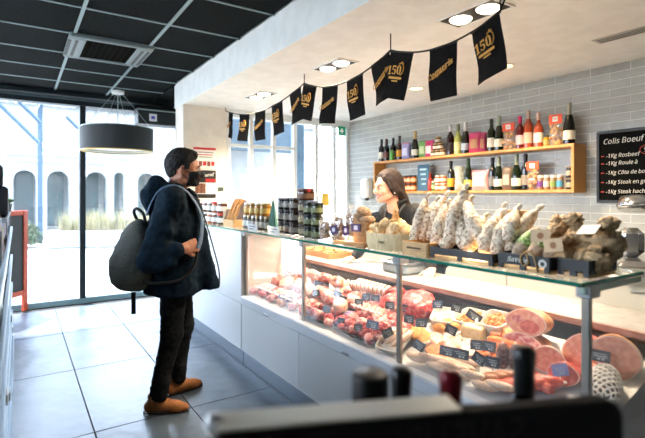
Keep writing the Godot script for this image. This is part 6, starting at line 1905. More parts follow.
func drumstick(label: String, x: float, z: float, yaw: float, k := 1.0) -> Node3D:
	var o := thing("poultry_leg", label, "poultry", V(x, deck_y(x) + 0.045 * k, z), yaw, "poultry legs in the case")
	o.rotation.z = 0.25
	part("flesh", tb(smooth_path([V(-0.085 * k, 0, 0), V(-0.06 * k, 0.004, 0), V(-0.01 * k, 0.006, 0), V(0.05 * k, 0.0, 0.01 * k), V(0.10 * k, -0.01 * k, 0.016 * k)], 3), [0.012 * k, 0.032 * k, 0.046 * k, 0.050 * k, 0.052 * k, 0.051 * k, 0.047 * k, 0.042 * k, 0.034 * k, 0.026 * k, 0.021 * k, 0.018 * k, 0.013 * k], 14), mats["raw_poultry"], o)
	part("bone", tb([V(0.095 * k, -0.01 * k, 0.016 * k), V(0.125 * k, -0.014 * k, 0.018 * k), V(0.135 * k, -0.014 * k, 0.018 * k)], [0.009 * k, 0.009 * k, 0.013 * k], 8), mt("bone"), o)
	return o

func sausage(label: String, a: Vector3, b: Vector3, r: float, m: String, group: String, bend := 0.02, called := "sausage") -> Node3D:
	var c := (a + b) * 0.5
	var o := thing(called, label, "sausage", c, 0.0, group)
	var d := b - a
	var side := d.cross(Vector3.UP).normalized()
	var pts := []
	var rr := []
	for k in 11:
		var t := k / 10.0
		pts.append(a.lerp(b, t) - c + side * bend * sin(PI * t))
		rr.append(r * pow(sin(PI * clampf(0.03 + t * 0.94, 0, 1)), 0.32))
	part("casing", tb(pts, rr, 12), mats[m], o)
	part("tied_end", tb([pts[0], pts[0] - d.normalized() * 0.012], [r * 0.28, r * 0.16], 6), mats["fat"], o)
	part("tied_end", tb([pts[10], pts[10] + d.normalized() * 0.012], [r * 0.28, r * 0.16], 6), mats["fat"], o)
	return o

func ham(label: String, at: Vector3, face: Vector3, w: float, h: float, l: float, lean: String, skin: String, two := true) -> Node3D:
	var o := thing("cooked_ham", label, "ham", at)
	var z := face.normalized()
	var x := Vector3.UP.cross(z).normalized()
	o.basis = Basis(x, z.cross(x), z)
	var rr := []
	for j in 9:
		var t := j / 8.0
		var k := sqrt(maxf(0.0, 1.0 - pow(1.0 - t, 2.6)))
		var ring := []
		for i in 26:
			var a := TAU * i / 26
			ring.append(V(w * (0.12 + 0.88 * k) * cos(a) * (1.0 + 0.05 * sin(2 * a + 1.0)), h * (0.12 + 0.88 * k) * sin(a) * (1.0 - 0.06 * cos(2 * a)), -l * (1.0 - t)))
		rr.append(ring)
	var m := MB.new()
	m.rings(rr)
	part("rind", m, mats[skin], o)
	var pl := PackedVector2Array()
	for i in 26:
		var a := TAU * i / 26
		pl.append(V2(w * cos(a) * (1.0 + 0.05 * sin(2 * a + 1.0)), h * sin(a) * (1.0 - 0.06 * cos(2 * a))))
	var f := MB.new()
	f.prism(scaled_poly(pl, 0.985), 0.0, 0.002)
	part("fat_layer", f, mats["fat"], o)
	var g := MB.new()
	g.prism(scaled_poly(pl, 0.925), 0.001, 0.004)
	part("cut_face", g, mats[lean], o)
	if two:
		var q := MB.new()
		q.prism(shifted(scaled_poly(pl, 0.46), V2(w * 0.22, -h * 0.24)), 0.002, 0.0065)
		part("muscle", q, mats["ham_deep"], o)
		var s := MB.new()
		s.prism(shifted(scaled_poly(pl, 0.26), V2(-w * 0.38, h * 0.20)), 0.002, 0.006)
		part("muscle", s, mats["raw_pork"], o)
	return o

func scaled_poly(p: PackedVector2Array, k: float) -> PackedVector2Array:
	var q := PackedVector2Array()
	for v in p: q.append(v * k)
	return q

func shifted(p: PackedVector2Array, d: Vector2) -> PackedVector2Array:
	var q := PackedVector2Array()
	for v in p: q.append(v + d)
	return q

func dish(called: String, label: String, at: Vector3, w: float, l: float, h: float, yaw := 0.0, tilt := 0.29) -> Node3D:
	var o := thing(called, label, "tray", at, yaw)
	o.rotation.z = tilt
	var m := MB.new()
	var rr := []
	for s in [[0.86, 0.0], [1.0, h], [1.06, h], [1.06, h - 0.006], [1.0, h - 0.006], [0.84, 0.006]]:
		var ring := []
		for k in 28:
			var a := -TAU * k / 28
			ring.append(V(MB.spow(cos(a), 0.35) * w * 0.5 * s[0], s[1], MB.spow(sin(a), 0.35) * l * 0.5 * s[0]))
		rr.append(ring)
	rr = [rr[0], rr[3], rr[2], rr[1], rr[5]]
	m.rings(rr)
	part("tray_shell", m, mt("tray_white"), o)
	return o

func heap(label: String, called: String, category: String, at: Vector3, w: float, l: float, n: int, s: Vector3, m: String, tall := 0.03) -> void:
	var mb := MB.new()
	for i in n:
		var q := V2(rng.randf_range(-1, 1), rng.randf_range(-1, 1))
		mb.t = Transform3D(Basis.from_euler(V(rng.randf() * 6, rng.randf() * 6, rng.randf() * 6)), V(q.x * w * 0.5, tall * (1.0 - q.length() * 0.45) * rng.randf_range(0.2, 1.0) + q.x * w * 0.14, q.y * l * 0.5))
		mb.blob(V(0, 0, 0), s * rng.randf_range(0.75, 1.25), 0.8, 0.3, 2.0, noise, i * 1.7, 8, 6)
	var o := solo(called, mb, mats[m], label, category)
	o.set_meta("kind", "stuff")
	o.position = at

func meats() -> void:
	meat_mats()
	var D := func(x: float, z: float, up: float) -> Vector3: return V(x, deck_y(x) + up, z)
	# --- left panel: poultry and pork
	for i in 5: drumstick("pale poultry leg at the back of the left panel, %s from the end" % ["first", "second", "third", "fourth", "fifth"][i], 2.00 - 0.03 * (i % 2), -3.44 + i * 0.155, [1.2, 0.7, 1.5, 0.9, 1.9][i], 1.0)
	for i in 5: lump("pale pink pork cut in the left panel's middle row, %s from the end" % ["first", "second", "third", "fourth", "fifth"][i], 1.86 - 0.02 * (i % 2), -3.46 + i * 0.165, V(0.085, 0.045, 0.06), 0.5 * i, ["raw_pork", "raw_poultry", "raw_pork", "raw_poultry", "raw_pork"][i], "pork", "pork_cut", 0.3, "pork cuts in the middle row")
	for i in 9: chop("thin pink pork chop leaning in the left front row, %s from the end" % ["first", "second", "third", "fourth", "fifth", "sixth", "seventh", "eighth", "ninth"][i], D.call(1.715, -3.46 + i * 0.088, 0.035), V(-0.95, 0.35, 0.25), 0.62, ["raw_pork", "raw_pork", "raw_beef"][i % 3], "pork chops in the left front row")
	for i in 5: lump("pale pork piece topping the left pile, %s from the end" % ["first", "second", "third", "fourth", "fifth"][i], 1.94, -3.38 + i * 0.16, V(0.06, 0.035, 0.05), 0.8 * i + 0.3, ["raw_poultry", "raw_pork"][i % 2], "pork", "pork_piece", 0.3, "upper pork pieces", 0.075)
	# --- middle panel, back: rack of chops and beef
	for i in 9: chop("red rib chop in the standing rack behind the middle panel, %s from the left" % ["first", "second", "third", "fourth", "fifth", "sixth", "seventh", "eighth", "ninth"][i], D.call(2.03, -2.62 + i * 0.040, 0.062), V(0.15, 0.25 + 0.03 * i, 0.15), 0.78, "dark_beef" if i % 2 else "raw_beef", "standing rib rack")
	lump("big bright red beef joint at the back beside the middle post", 2.01, -1.99, V(0.125, 0.062, 0.105), 0.9, "raw_beef", "beef", "beef_joint", 0.26)
	lump("red beef joint left of the big bright joint", 1.97, -2.17, V(0.095, 0.050, 0.075), 0.4, "raw_beef", "beef", "beef_joint", 0.28)
	lump("small red beef piece tucked before the rib rack", 1.90, -2.24, V(0.07, 0.036, 0.055), 1.3, "raw_beef", "beef", "beef_piece", 0.3)
	lump("dark red beef piece by the back rail right of the rack", 2.07, -2.24, V(0.06, 0.05, 0.06), 0.2, "dark_beef", "beef", "beef_piece", 0.3)
	joint("pale tied pork roast behind the steel post", 1.84, -2.70, V(0.12, 0.045, 0.05), 1.2, "raw_pork", "tied pork roasts")
	joint("pale orange tied pork roast in the middle row", 1.80, -2.50, V(0.13, 0.046, 0.05), 0.9, "raw_poultry", "tied pork roasts")
	joint("small tied pork roast left of the pink slices", 1.88, -2.46, V(0.10, 0.04, 0.045), 1.3, "raw_pork", "tied pork roasts")
	for i in 7: chop("pink slice fanned out in the middle of the case, %s from the left" % ["first", "second", "third", "fourth", "fifth", "sixth", "seventh"][i], D.call(1.84, -2.36 + i * 0.042, 0.045), V(-0.55, 0.55, 0.2), 0.58, "raw_pork", "fanned pink slices")
	var pk := thing("wrapped_parcel", "small lilac wrapped meat parcel in the middle of the case", "parcel", D.call(1.76, -2.31, 0.0), 0.4)
	part("wrap", bx(V(-0.045, 0, -0.055), V(0.045, 0.045, 0.055), 0.014), nm("lilac_wrap", [Color(0.62, 0.46, 0.62), Color(0.80, 0.68, 0.78)], [0.3, 0.7], V(14, 14, 14), 0.4), pk)
	part("fold", bx(V(-0.02, 0.043, -0.05), V(0.02, 0.05, 0.05), 0.003), mats["lilac_wrap"], pk)
	var t1 := dish("meat_tray", "black meat tray of dark red cubes behind the front glass", D.call(1.685, -2.53, 0.004), 0.15, 0.30, 0.022)
	(t1.get_child(0) as MeshInstance3D).material_override = mt("tray_black", Color(0.025, 0.028, 0.03), 0.5)
	for i in 10: lump("dark red meat cube in the black tray, %s from its left" % ["first", "second", "third", "fourth", "fifth", "sixth", "seventh", "eighth", "ninth", "tenth"][i], 1.65 + 0.065 * (i % 2), -2.64 + (i / 2) * 0.055, V(0.034, 0.030, 0.030), 0.7 * i, ["dark_beef", "raw_pork", "raw_beef"][i % 3], "beef", "beef_cube", 0.12, "cubes in the black tray", 0.01)
	var t2 := dish("meat_tray", "black meat tray of red and pink mince behind the front glass", D.call(1.69, -2.15, 0.004), 0.16, 0.36, 0.022)
	(t2.get_child(0) as MeshInstance3D).material_override = mats["tray_black"]
	heap("heap of pink and red minced meat in the long black tray", "minced_meat", "mince", D.call(1.69, -2.06, 0.02), 0.11, 0.17, 150, V(0.012, 0.0055, 0.0055), "raw_beef", 0.045)
	for i in 4: lump("red stewing piece beside the mince, %s from the left" % ["first", "second", "third", "fourth"][i], 1.67 + 0.05 * (i % 2), -2.31 + i * 0.05, V(0.045, 0.030, 0.036), 0.9 * i, ["raw_beef", "raw_pork"][i % 2], "beef", "stewing_piece", 0.25, "stewing pieces", 0.01)
	lump("long pink fillet behind the mince tray", 1.79, -2.06, V(0.11, 0.030, 0.045), 1.3, "raw_pork", "pork", "pork_fillet", 0.22)
	lump("pink fillet ending at the middle post", 1.80, -1.90, V(0.10, 0.034, 0.05), 1.1, "raw_beef", "pork", "pork_fillet", 0.22)
	dish("white_tray", "slanted white tray of pale sausages left of the middle post", D.call(1.69, -1.845, 0.012), 0.17, 0.15, 0.03, 0.2, 0.45)
	for i in 3: sausage("pale white sausage in the slanted tray, %s one" % ["left", "middle", "right"][i], D.call(1.625, -1.90 + i * 0.05, 0.045), D.call(1.755, -1.885 + i * 0.05, 0.060), 0.019, "pale_sausage", "white sausages in slanted tray", 0.01)
	# --- right panel, back: white trays of salads
	dish("white_tray", "white tray standing askew behind the right panel", D.call(2.00, -1.78, 0.01), 0.15, 0.13, 0.04, 0.5)
	heap("pale creamy salad in the askew white tray", "cream_salad", "salad", D.call(2.00, -1.78, 0.026), 0.10, 0.09, 70, V(0.012, 0.008, 0.010), "fat", 0.02)
	dish("white_tray", "white tray of yellow salad in the back row", D.call(2.045, -1.63, 0.01), 0.15, 0.15, 0.045)
	heap("yellow grated salad in the back white tray", "yellow_salad", "salad", D.call(2.045, -1.63, 0.03), 0.11, 0.10, 90, V(0.014, 0.005, 0.006), "breaded", 0.025)
	dish("white_tray", "deep white tray of orange salad left of the hams", D.call(2.05, -1.475, 0.015), 0.15, 0.15, 0.06)
	heap("orange diced salad in the deep white tray", "orange_salad", "salad", D.call(2.05, -1.475, 0.05), 0.11, 0.10, 90, V(0.011, 0.008, 0.009), "orange_sausage", 0.025)
	var cb := thing("cheese_block", "cream cheese block on white paper in the right panel", "cheese", D.call(1.945, -1.535, 0.004), 0.2)
	part("block", bx(V(-0.04, 0, -0.055), V(0.04, 0.06, 0.055), 0.006), nm("cream_cheese", [Color(0.86, 0.76, 0.56), Color(0.90, 0.82, 0.64)], [0.3, 0.7], V(7, 7, 7), 0.5), cb)
	part("paper_sheet", bx(V(-0.075, -0.002, -0.10), V(0.06, 0.001, 0.08)), mt("paper_white", Color(0.86, 0.85, 0.82), 0.6), cb)
	dish("white_tray", "flat white tray of golden rounds in the right panel", D.call(1.93, -1.69, 0.004), 0.16, 0.17, 0.02)
	for i in 4: lump("golden breaded round in the flat white tray, %s" % ["back left", "back right", "front left", "front right"][i], [1.965, 1.965, 1.90, 1.90][i], [-1.735, -1.66, -1.73, -1.655][i], V(0.032, 0.018, 0.032), 0.4 * i, "breaded", "cutlet", "breaded_cutlet", 0.15, "breaded rounds", 0.012)
	for i in 3: lump("breaded orange cutlet right of the middle post, %s of three" % ["left", "middle", "right"][i], 1.79 + 0.015 * (i % 2), -1.845 + i * 0.065, V(0.060, 0.024, 0.040), 0.5 + 0.2 * i, "breaded", "cutlet", "breaded_cutlet", 0.2, "breaded cutlets by the post")
	for i in 4: lump("pale chicken breast below the white trays, %s from the left" % ["first", "second", "third", "fourth"][i], 1.80 + 0.03 * (i % 2), -1.655 + i * 0.055, V(0.065, 0.026, 0.036), 0.8 - 0.2 * i, "raw_poultry", "chicken", "chicken_breast", 0.22, "chicken breasts")
	for i in 3:
		var o := thing("smoked_slice", "oval orange smoked slice lying near the front glass, %s of three" % ["left", "middle", "right"][i], "smoked meat", D.call(1.725 - 0.012 * i, -1.585 + i * 0.062, 0.022), 0.5, "smoked oval slices")
		o.rotation.z = 0.45
		part("edge", lat([V2(0.040, 0), V2(0.043, 0.004), V2(0.043, 0.012), V2(0.040, 0.014)], 20), mats["brown_sausage"], o).scale = V(1.0, 1.0, 1.25)
		part("cut_face", lat([V2(0.036, 0.0135), V2(0.036, 0.0152), V2(0.0, 0.0155)], 20), mats["orange_sausage"], o).scale = V(1.0, 1.0, 1.25)
	# front row of sausages
	for i in 4: sausage("pale white sausage along the front glass right of the middle post, %s from the left" % ["first", "second", "third", "fourth"][i], D.call(1.645 + 0.012 * i, -1.695 + i * 0.035, 0.024), D.call(1.66 + 0.010 * i, -1.545 + i * 0.04, 0.024), 0.020, "pale_sausage", "white sausages along the glass", 0.015)
	for i in 4: sausage("long pale sausage in the front corner, %s of four" % ["lowest", "second", "third", "topmost"][i], D.call(1.64 + 0.028 * i, -1.545 + 0.012 * i, 0.024 + 0.012 * (i % 2)), D.call(1.645 + 0.028 * i, -1.36 + 0.01 * i, 0.024 + 0.01 * (i % 2)), 0.019, "pale_sausage", "long pale sausages", 0.012)
	var cs := thing("cut_sausage", "cut dried sausage showing its speckled round face", "sausage", D.call(1.725, -1.375, 0.036))
	cs.basis = Basis.from_euler(V(0.1, -0.75, 0))
	part("casing", tb([V(0, 0, -0.13), V(0, 0, -0.11), V(0, 0, 0)], [0.02, 0.033, 0.034], 18), mats["fat"], cs)
	part("cut_face", tb([V(0, 0, 0), V(0, 0, 0.002)], [0.031, 0.031], 18), nm("speckled_cut", [Color(0.66, 0.40, 0.34), Color(0.80, 0.62, 0.54), Color(0.88, 0.80, 0.74)], [0.3, 0.5, 0.75], V(18, 18, 18), 0.5, 0.0, 0.05), cs)
	for i in 3: sausage("brown smoked sausage roll in the front row, %s from the left" % ["first", "second", "third"][i], D.call(1.655 + 0.03 * i, -1.31 + 0.03 * i, 0.026), D.call(1.70 + 0.03 * i, -1.20 + 0.03 * i, 0.028), 0.024, "brown_sausage", "brown smoked rolls", 0.008)
	for i in 4: sausage("red cooked sausage in the front row, %s from the left" % ["first", "second", "third", "fourth"][i], D.call(1.66 + 0.032 * i, -1.215 + 0.03 * i, 0.028), D.call(1.71 + 0.032 * i, -1.085 + 0.03 * i, 0.030), 0.026, "red_sausage", "red cooked sausages", 0.01)
	for i in 2: sausage("dark salami standing behind the red sausages, %s one" % ["left", "right"][i], D.call(1.775 + 0.02 * i, -1.255 + i * 0.05, 0.02), D.call(1.80 + 0.02 * i, -1.265 + i * 0.05, 0.115), 0.030, "salami_skin", "dark salamis", 0.004, "salami")
	for i in 3: sausage("orange smoked sausage below the hams, %s of three" % ["front", "middle", "rear"][i], D.call(1.845 + 0.045 * i, -1.455 + 0.01 * i, 0.03), D.call(1.865 + 0.045 * i, -1.225 + 0.01 * i, 0.03), 0.024, "orange_sausage", "orange smoked sausages", 0.012)
	for i in 3: sausage("orange short sausage among the black tags, %s of three" % ["left", "middle", "right"][i], D.call(1.79 + 0.01 * i, -1.43 + i * 0.05, 0.022), D.call(1.845 + 0.01 * i, -1.385 + i * 0.05, 0.022), 0.020, "orange_sausage", "short orange sausages", 0.004)
	# hams
	ham("upper ham half with pink cut face on the stack", D.call(1.955, -1.255, 0.140), V(-0.92, 0.10, 0.12), 0.095, 0.060, 0.17, "ham_pink", "rind")
	ham("lower ham half with tan rind under the upper one", D.call(1.935, -1.262, 0.045), V(-0.92, 0.10, 0.12), 0.098, 0.052, 0.19, "raw_pork", "rind")
	ham("small pale rolled ham with cut end before the stacked hams", D.call(1.875, -1.105, 0.055), V(-0.75, 0.15, 0.35), 0.066, 0.052, 0.12, "ham_pink", "fat", false)
	ham("small round cooked ham in the front beside the lavender tag", D.call(1.83, -1.01, 0.045), V(-0.9, 0.15, 0.1), 0.062, 0.045, 0.12, "ham_deep", "red_sausage", false)
	ham("round pink ham behind the right post", D.call(1.97, -1.0, 0.062), V(-0.9, 0.1, 0.2), 0.082, 0.078, 0.13, "ham_pink", "ham_deep", false)
	ham("largest cooked ham with tan rind at the right end of the case", D.call(1.985, -0.892, 0.066), V(-0.85, 0.08, 0.3), 0.095, 0.088, 0.14, "ham_pink", "rind", false)
	lump("pink ham piece before the right post", 1.90, -0.925, V(0.07, 0.034, 0.045), 0.7, "ham_pink", "ham", "ham_piece", 0.2)
	for i in 6: lump("red diced sausage piece near the front glass, %s from the left" % ["first", "second", "third", "fourth", "fifth", "sixth"][i], 1.76 + 0.035 * (i % 2), -1.115 + (i / 2) * 0.042, V(0.028, 0.022, 0.024), 0.8 * i, "red_sausage", "sausage", "sausage_piece", 0.15, "diced red sausage")
	# netted dry sausage at the right end
	var ns := thing("netted_sausage", "white dry sausage in a coarse black meshed net at the right end", "dried sausage", D.call(1.85, -0.86, 0.045), 0.4)
	ns.rotation.z = 0.3
	var nb := MB.new()
	nb.blob(V(0, 0, 0), V(0.10, 0.045, 0.05), 0.8, 0.08, 1.5, noise, 3.0, 24, 14)
	part("casing", nb, mt("net_dark", Color(0.09, 0.07, 0.06), 0.7), ns)
	var nt := MB.new()
	for k in 10:
		for s in [-1.0, 1.0]:
			var pts := []
			for j in 17:
				var t := j / 16.0 * 2.0 - 1.0
				var a: float = k * TAU / 10 + s * t * 2.4
				var r := sqrt(maxf(0.0, 1.0 - pow(absf(t), 2.6)))
				pts.append(V(t * 0.103, 0.048 * r * cos(a), 0.053 * r * sin(a)))
			nt.tube(pts, 0.0042, 5)
	var no := part("net", nt, mt("net_white", Color(0.80, 0.78, 0.74), 0.8), ns)
	no.set_meta("kind", "stuff")
	for i in 8: sausage("plump white sausage lying against the right front glass, %s from the left" % ["first", "second", "third", "fourth", "fifth", "sixth", "seventh", "eighth"][i], D.call(1.634 + 0.006 * (i % 2), -1.69 + i * 0.066, 0.022 + 0.020 * (i % 2)), D.call(1.640 + 0.02 * (i % 2), -1.575 + i * 0.066, 0.024 + 0.016 * (i % 2)), 0.018, "pale_sausage", "white sausages against the right glass", 0.006)
	# small pieces that fill the gaps between the larger cuts
	for i in 16: lump("small pale pink trimming near the glass in the left panel", 1.645 + 0.05 * (i % 3), -3.52 + i * 0.053, V(0.042, 0.026, 0.032), 0.9 * i, ["raw_pork", "raw_poultry", "raw_pork", "raw_beef"][i % 4], "pork", "pork_trimming", 0.3, "pale trimmings by the left glass")
	for i in 12: lump("small red and pink trimming near the glass in the middle panel", 1.64 + 0.02 * (i % 2), -2.66 + i * 0.066, V(0.040, 0.024, 0.030), 0.7 * i, ["raw_beef", "raw_pork", "dark_beef"][i % 3], "beef", "beef_trimming", 0.3, "red trimmings by the middle glass")
	for i in 14: lump("pink meat piece between the roasts and the rack", 1.90 + 0.045 * (i % 3), -2.76 + i * 0.052, V(0.048, 0.030, 0.040), 1.1 * i, ["raw_pork", "raw_poultry", "raw_pork", "raw_beef"][i % 4], "pork", "pork_piece", 0.3, "pink pieces behind the roasts")
	for i in 10: lump("pink meat piece in the middle row before the beef joints", 1.78 + 0.04 * (i % 3), -2.28 + i * 0.045, V(0.046, 0.028, 0.038), 1.3 * i, ["raw_beef", "raw_pork", "raw_beef"][i % 3], "beef", "beef_piece", 0.3, "pieces before the beef joints")
	for i in 6: sausage("pale fresh sausage among the chicken, %s from the left" % ["first", "second", "third", "fourth", "fifth", "sixth"][i], D.call(1.725 + 0.02 * (i % 2), -1.70 + i * 0.055, 0.020), D.call(1.80 + 0.02 * (i % 2), -1.66 + i * 0.055, 0.022), 0.017, ["pale_sausage", "orange_sausage"][i % 2], "fresh sausages among the chicken", 0.008)
	for i in 5: lump("brown roast piece behind the orange sausages", 1.98 + 0.03 * (i % 2), -1.42 + i * 0.035, V(0.040, 0.030, 0.034), 0.8 * i, ["brown_sausage", "rind"][i % 2], "roast", "roast_piece", 0.25, "roast pieces behind the sausages")
	tags()

func tags() -> void:
	# [x, y, z, yaw, roll, kind, label]
	var tg := [
		[1.64, 0.665, -3.03, 0.1, 0.0, 2, "pale blue price tag at the front of the left panel"], [1.65, 0.665, -2.93, 0.0, 0.1, 0, "black price tag at the front of the left panel"],
		[1.89, 0.76, -2.91, 0.3, 0.05, 1, "left of two slate blue price tags behind the steel post"], [1.89, 0.76, -2.82, 0.3, 0.05, 0, "right of two price tags behind the steel post"],
		[1.78, 0.728, -2.77, 0.0, 0.25, 0, "small black price tag by the first tied roast"], [1.83, 0.745, -2.58, 0.2, -0.3, 1, "blue price tag on the middle tied roasts"],
		[1.80, 0.735, -2.48, 0.2, -0.2, 0, "dark blue price tag below the blue one"], [1.82, 0.74, -2.33, 0.1, 0.0, 0, "black price tag before the fanned pink slices"],
		[1.89, 0.765, -2.34, 0.1, 0.05, 1, "left blue price tag in front of the rib rack"], [1.90, 0.768, -2.26, 0.1, 0.05, 1, "right blue price tag in front of the rib rack"],
		[1.88, 0.76, -2.10, 0.2, 0.1, 0, "black price tag below the red beef joints"], [1.89, 0.763, -1.99, 0.2, 0.05, 1, "slate blue price tag at the middle post"],
		[1.66, 0.69, -2.46, 0.0, -0.15, 2, "pale blue price tag above the dark red cubes"], [1.635, 0.66, -2.27, -0.1, 0.1, 1, "blue grey price tag at the glass beside the cubes"],
		[1.635, 0.66, -2.10, -0.1, 0.1, 0, "black price tag at the glass below the mince"], [1.66, 0.70, -2.00, 0.0, 0.0, 1, "large slate blue price tag above the mince"],
		[1.65, 0.69, -1.86, 0.5, 0.4, 3, "tilted grey price tag on the slanted white tray"], [2.01, 0.80, -1.84, 0.1, 0.1, 1, "blue price tag at the back right of the beef joint"],
		[2.02, 0.805, -1.71, 0.1, -0.15, 0, "black price tag in the back white trays"], [1.99, 0.795, -1.57, 0.1, -0.45, 0, "large tilted black price tag before the orange salad"],
		[1.81, 0.74, -1.865, 0.1, 0.0, 0, "black price tag above the breaded cutlets, left one"], [1.81, 0.74, -1.77, 0.1, 0.1, 0, "black price tag above the breaded cutlets, right one"],
		[1.83, 0.745, -1.585, 0.1, -0.3, 0, "black tilted price tag in the middle of the right panel"], [1.65, 0.685, -1.63, 0.0, -0.3, 0, "black tilted price tag over the white sausages"],
		[1.68, 0.695, -1.475, 0.0, 0.0, 0, "black price tag half behind the widest one"], [1.69, 0.70, -1.41, 0.0, 0.0, 0, "widest black price tag above the smoked slices"],
		[1.78, 0.73, -1.39, 0.0, 0.1, 0, "black price tag left of two among the orange sausages"], [1.80, 0.735, -1.335, 0.0, 0.0, 0, "black price tag right of two among the orange sausages"],
		[1.70, 0.705, -1.315, 0.1, -0.45, 0, "tilted black price tag before the dark salami"], [1.70, 0.71, -1.245, 0.0, 0.0, 0, "black price tag on white pin by the salami"],
		[1.79, 0.735, -1.00, -0.1, 0.35, 4, "lavender price tag on the small round ham"], [1.94, 0.785, -0.925, -0.1, 0.0, 0, "black price tag on white pin before the largest ham"]]
	var cols := [mt("tag_black", Color(0.030, 0.032, 0.034), 0.4), mt("tag_slate", Color(0.13, 0.21, 0.30), 0.35), mt("tag_pale_blue", Color(0.40, 0.55, 0.66), 0.4), mt("tag_grey", Color(0.25, 0.25, 0.25), 0.5), mt("tag_lavender", Color(0.52, 0.52, 0.70), 0.5)]
	var ink := mt("tag_ink", Color(0.66, 0.68, 0.68), 0.7)
	var pin := mt("tag_pin", Color(0.80, 0.78, 0.74), 0.5)
	for i in tg.size():
		var g: Array = tg[i]
		var wide := 1.35 if "widest" in g[6] or "large" in g[6] else 1.0
		var o := thing("price_tag", g[6], "price tag", V(g[0], g[1], g[2]), -PI / 2 + g[3] + 0.3, "price tags in the meat case")
		var c := part("card", bx(V(-0.030 * wide, -0.021, -0.001), V(0.030 * wide, 0.024, 0.001)), cols[g[5]], o)
		c.rotation = V(-0.30, 0, g[4])
		part("written_line", bx(V(-0.020 * wide, 0.008, 0.001), V(0.018 * wide, 0.0105, 0.0016)), ink, c)
		part("written_line", bx(V(-0.014 * wide, -0.001, 0.001), V(0.020 * wide, 0.002, 0.0016)), ink, c)
		part("written_price", bx(V(-0.004 * wide, -0.014, 0.001), V(0.004 * wide, -0.006, 0.0016)), ink, c)
		part("written_price", bx(V(0.008 * wide, -0.014, 0.001), V(0.015 * wide, -0.006, 0.0016)), ink, c)
		part("pin", tb([V(0, -0.018, -0.003), V(0, minf(-0.05, deck_y(g[0]) + 0.01 - g[1]), -0.004)], 0.0022, 5), pin, o)

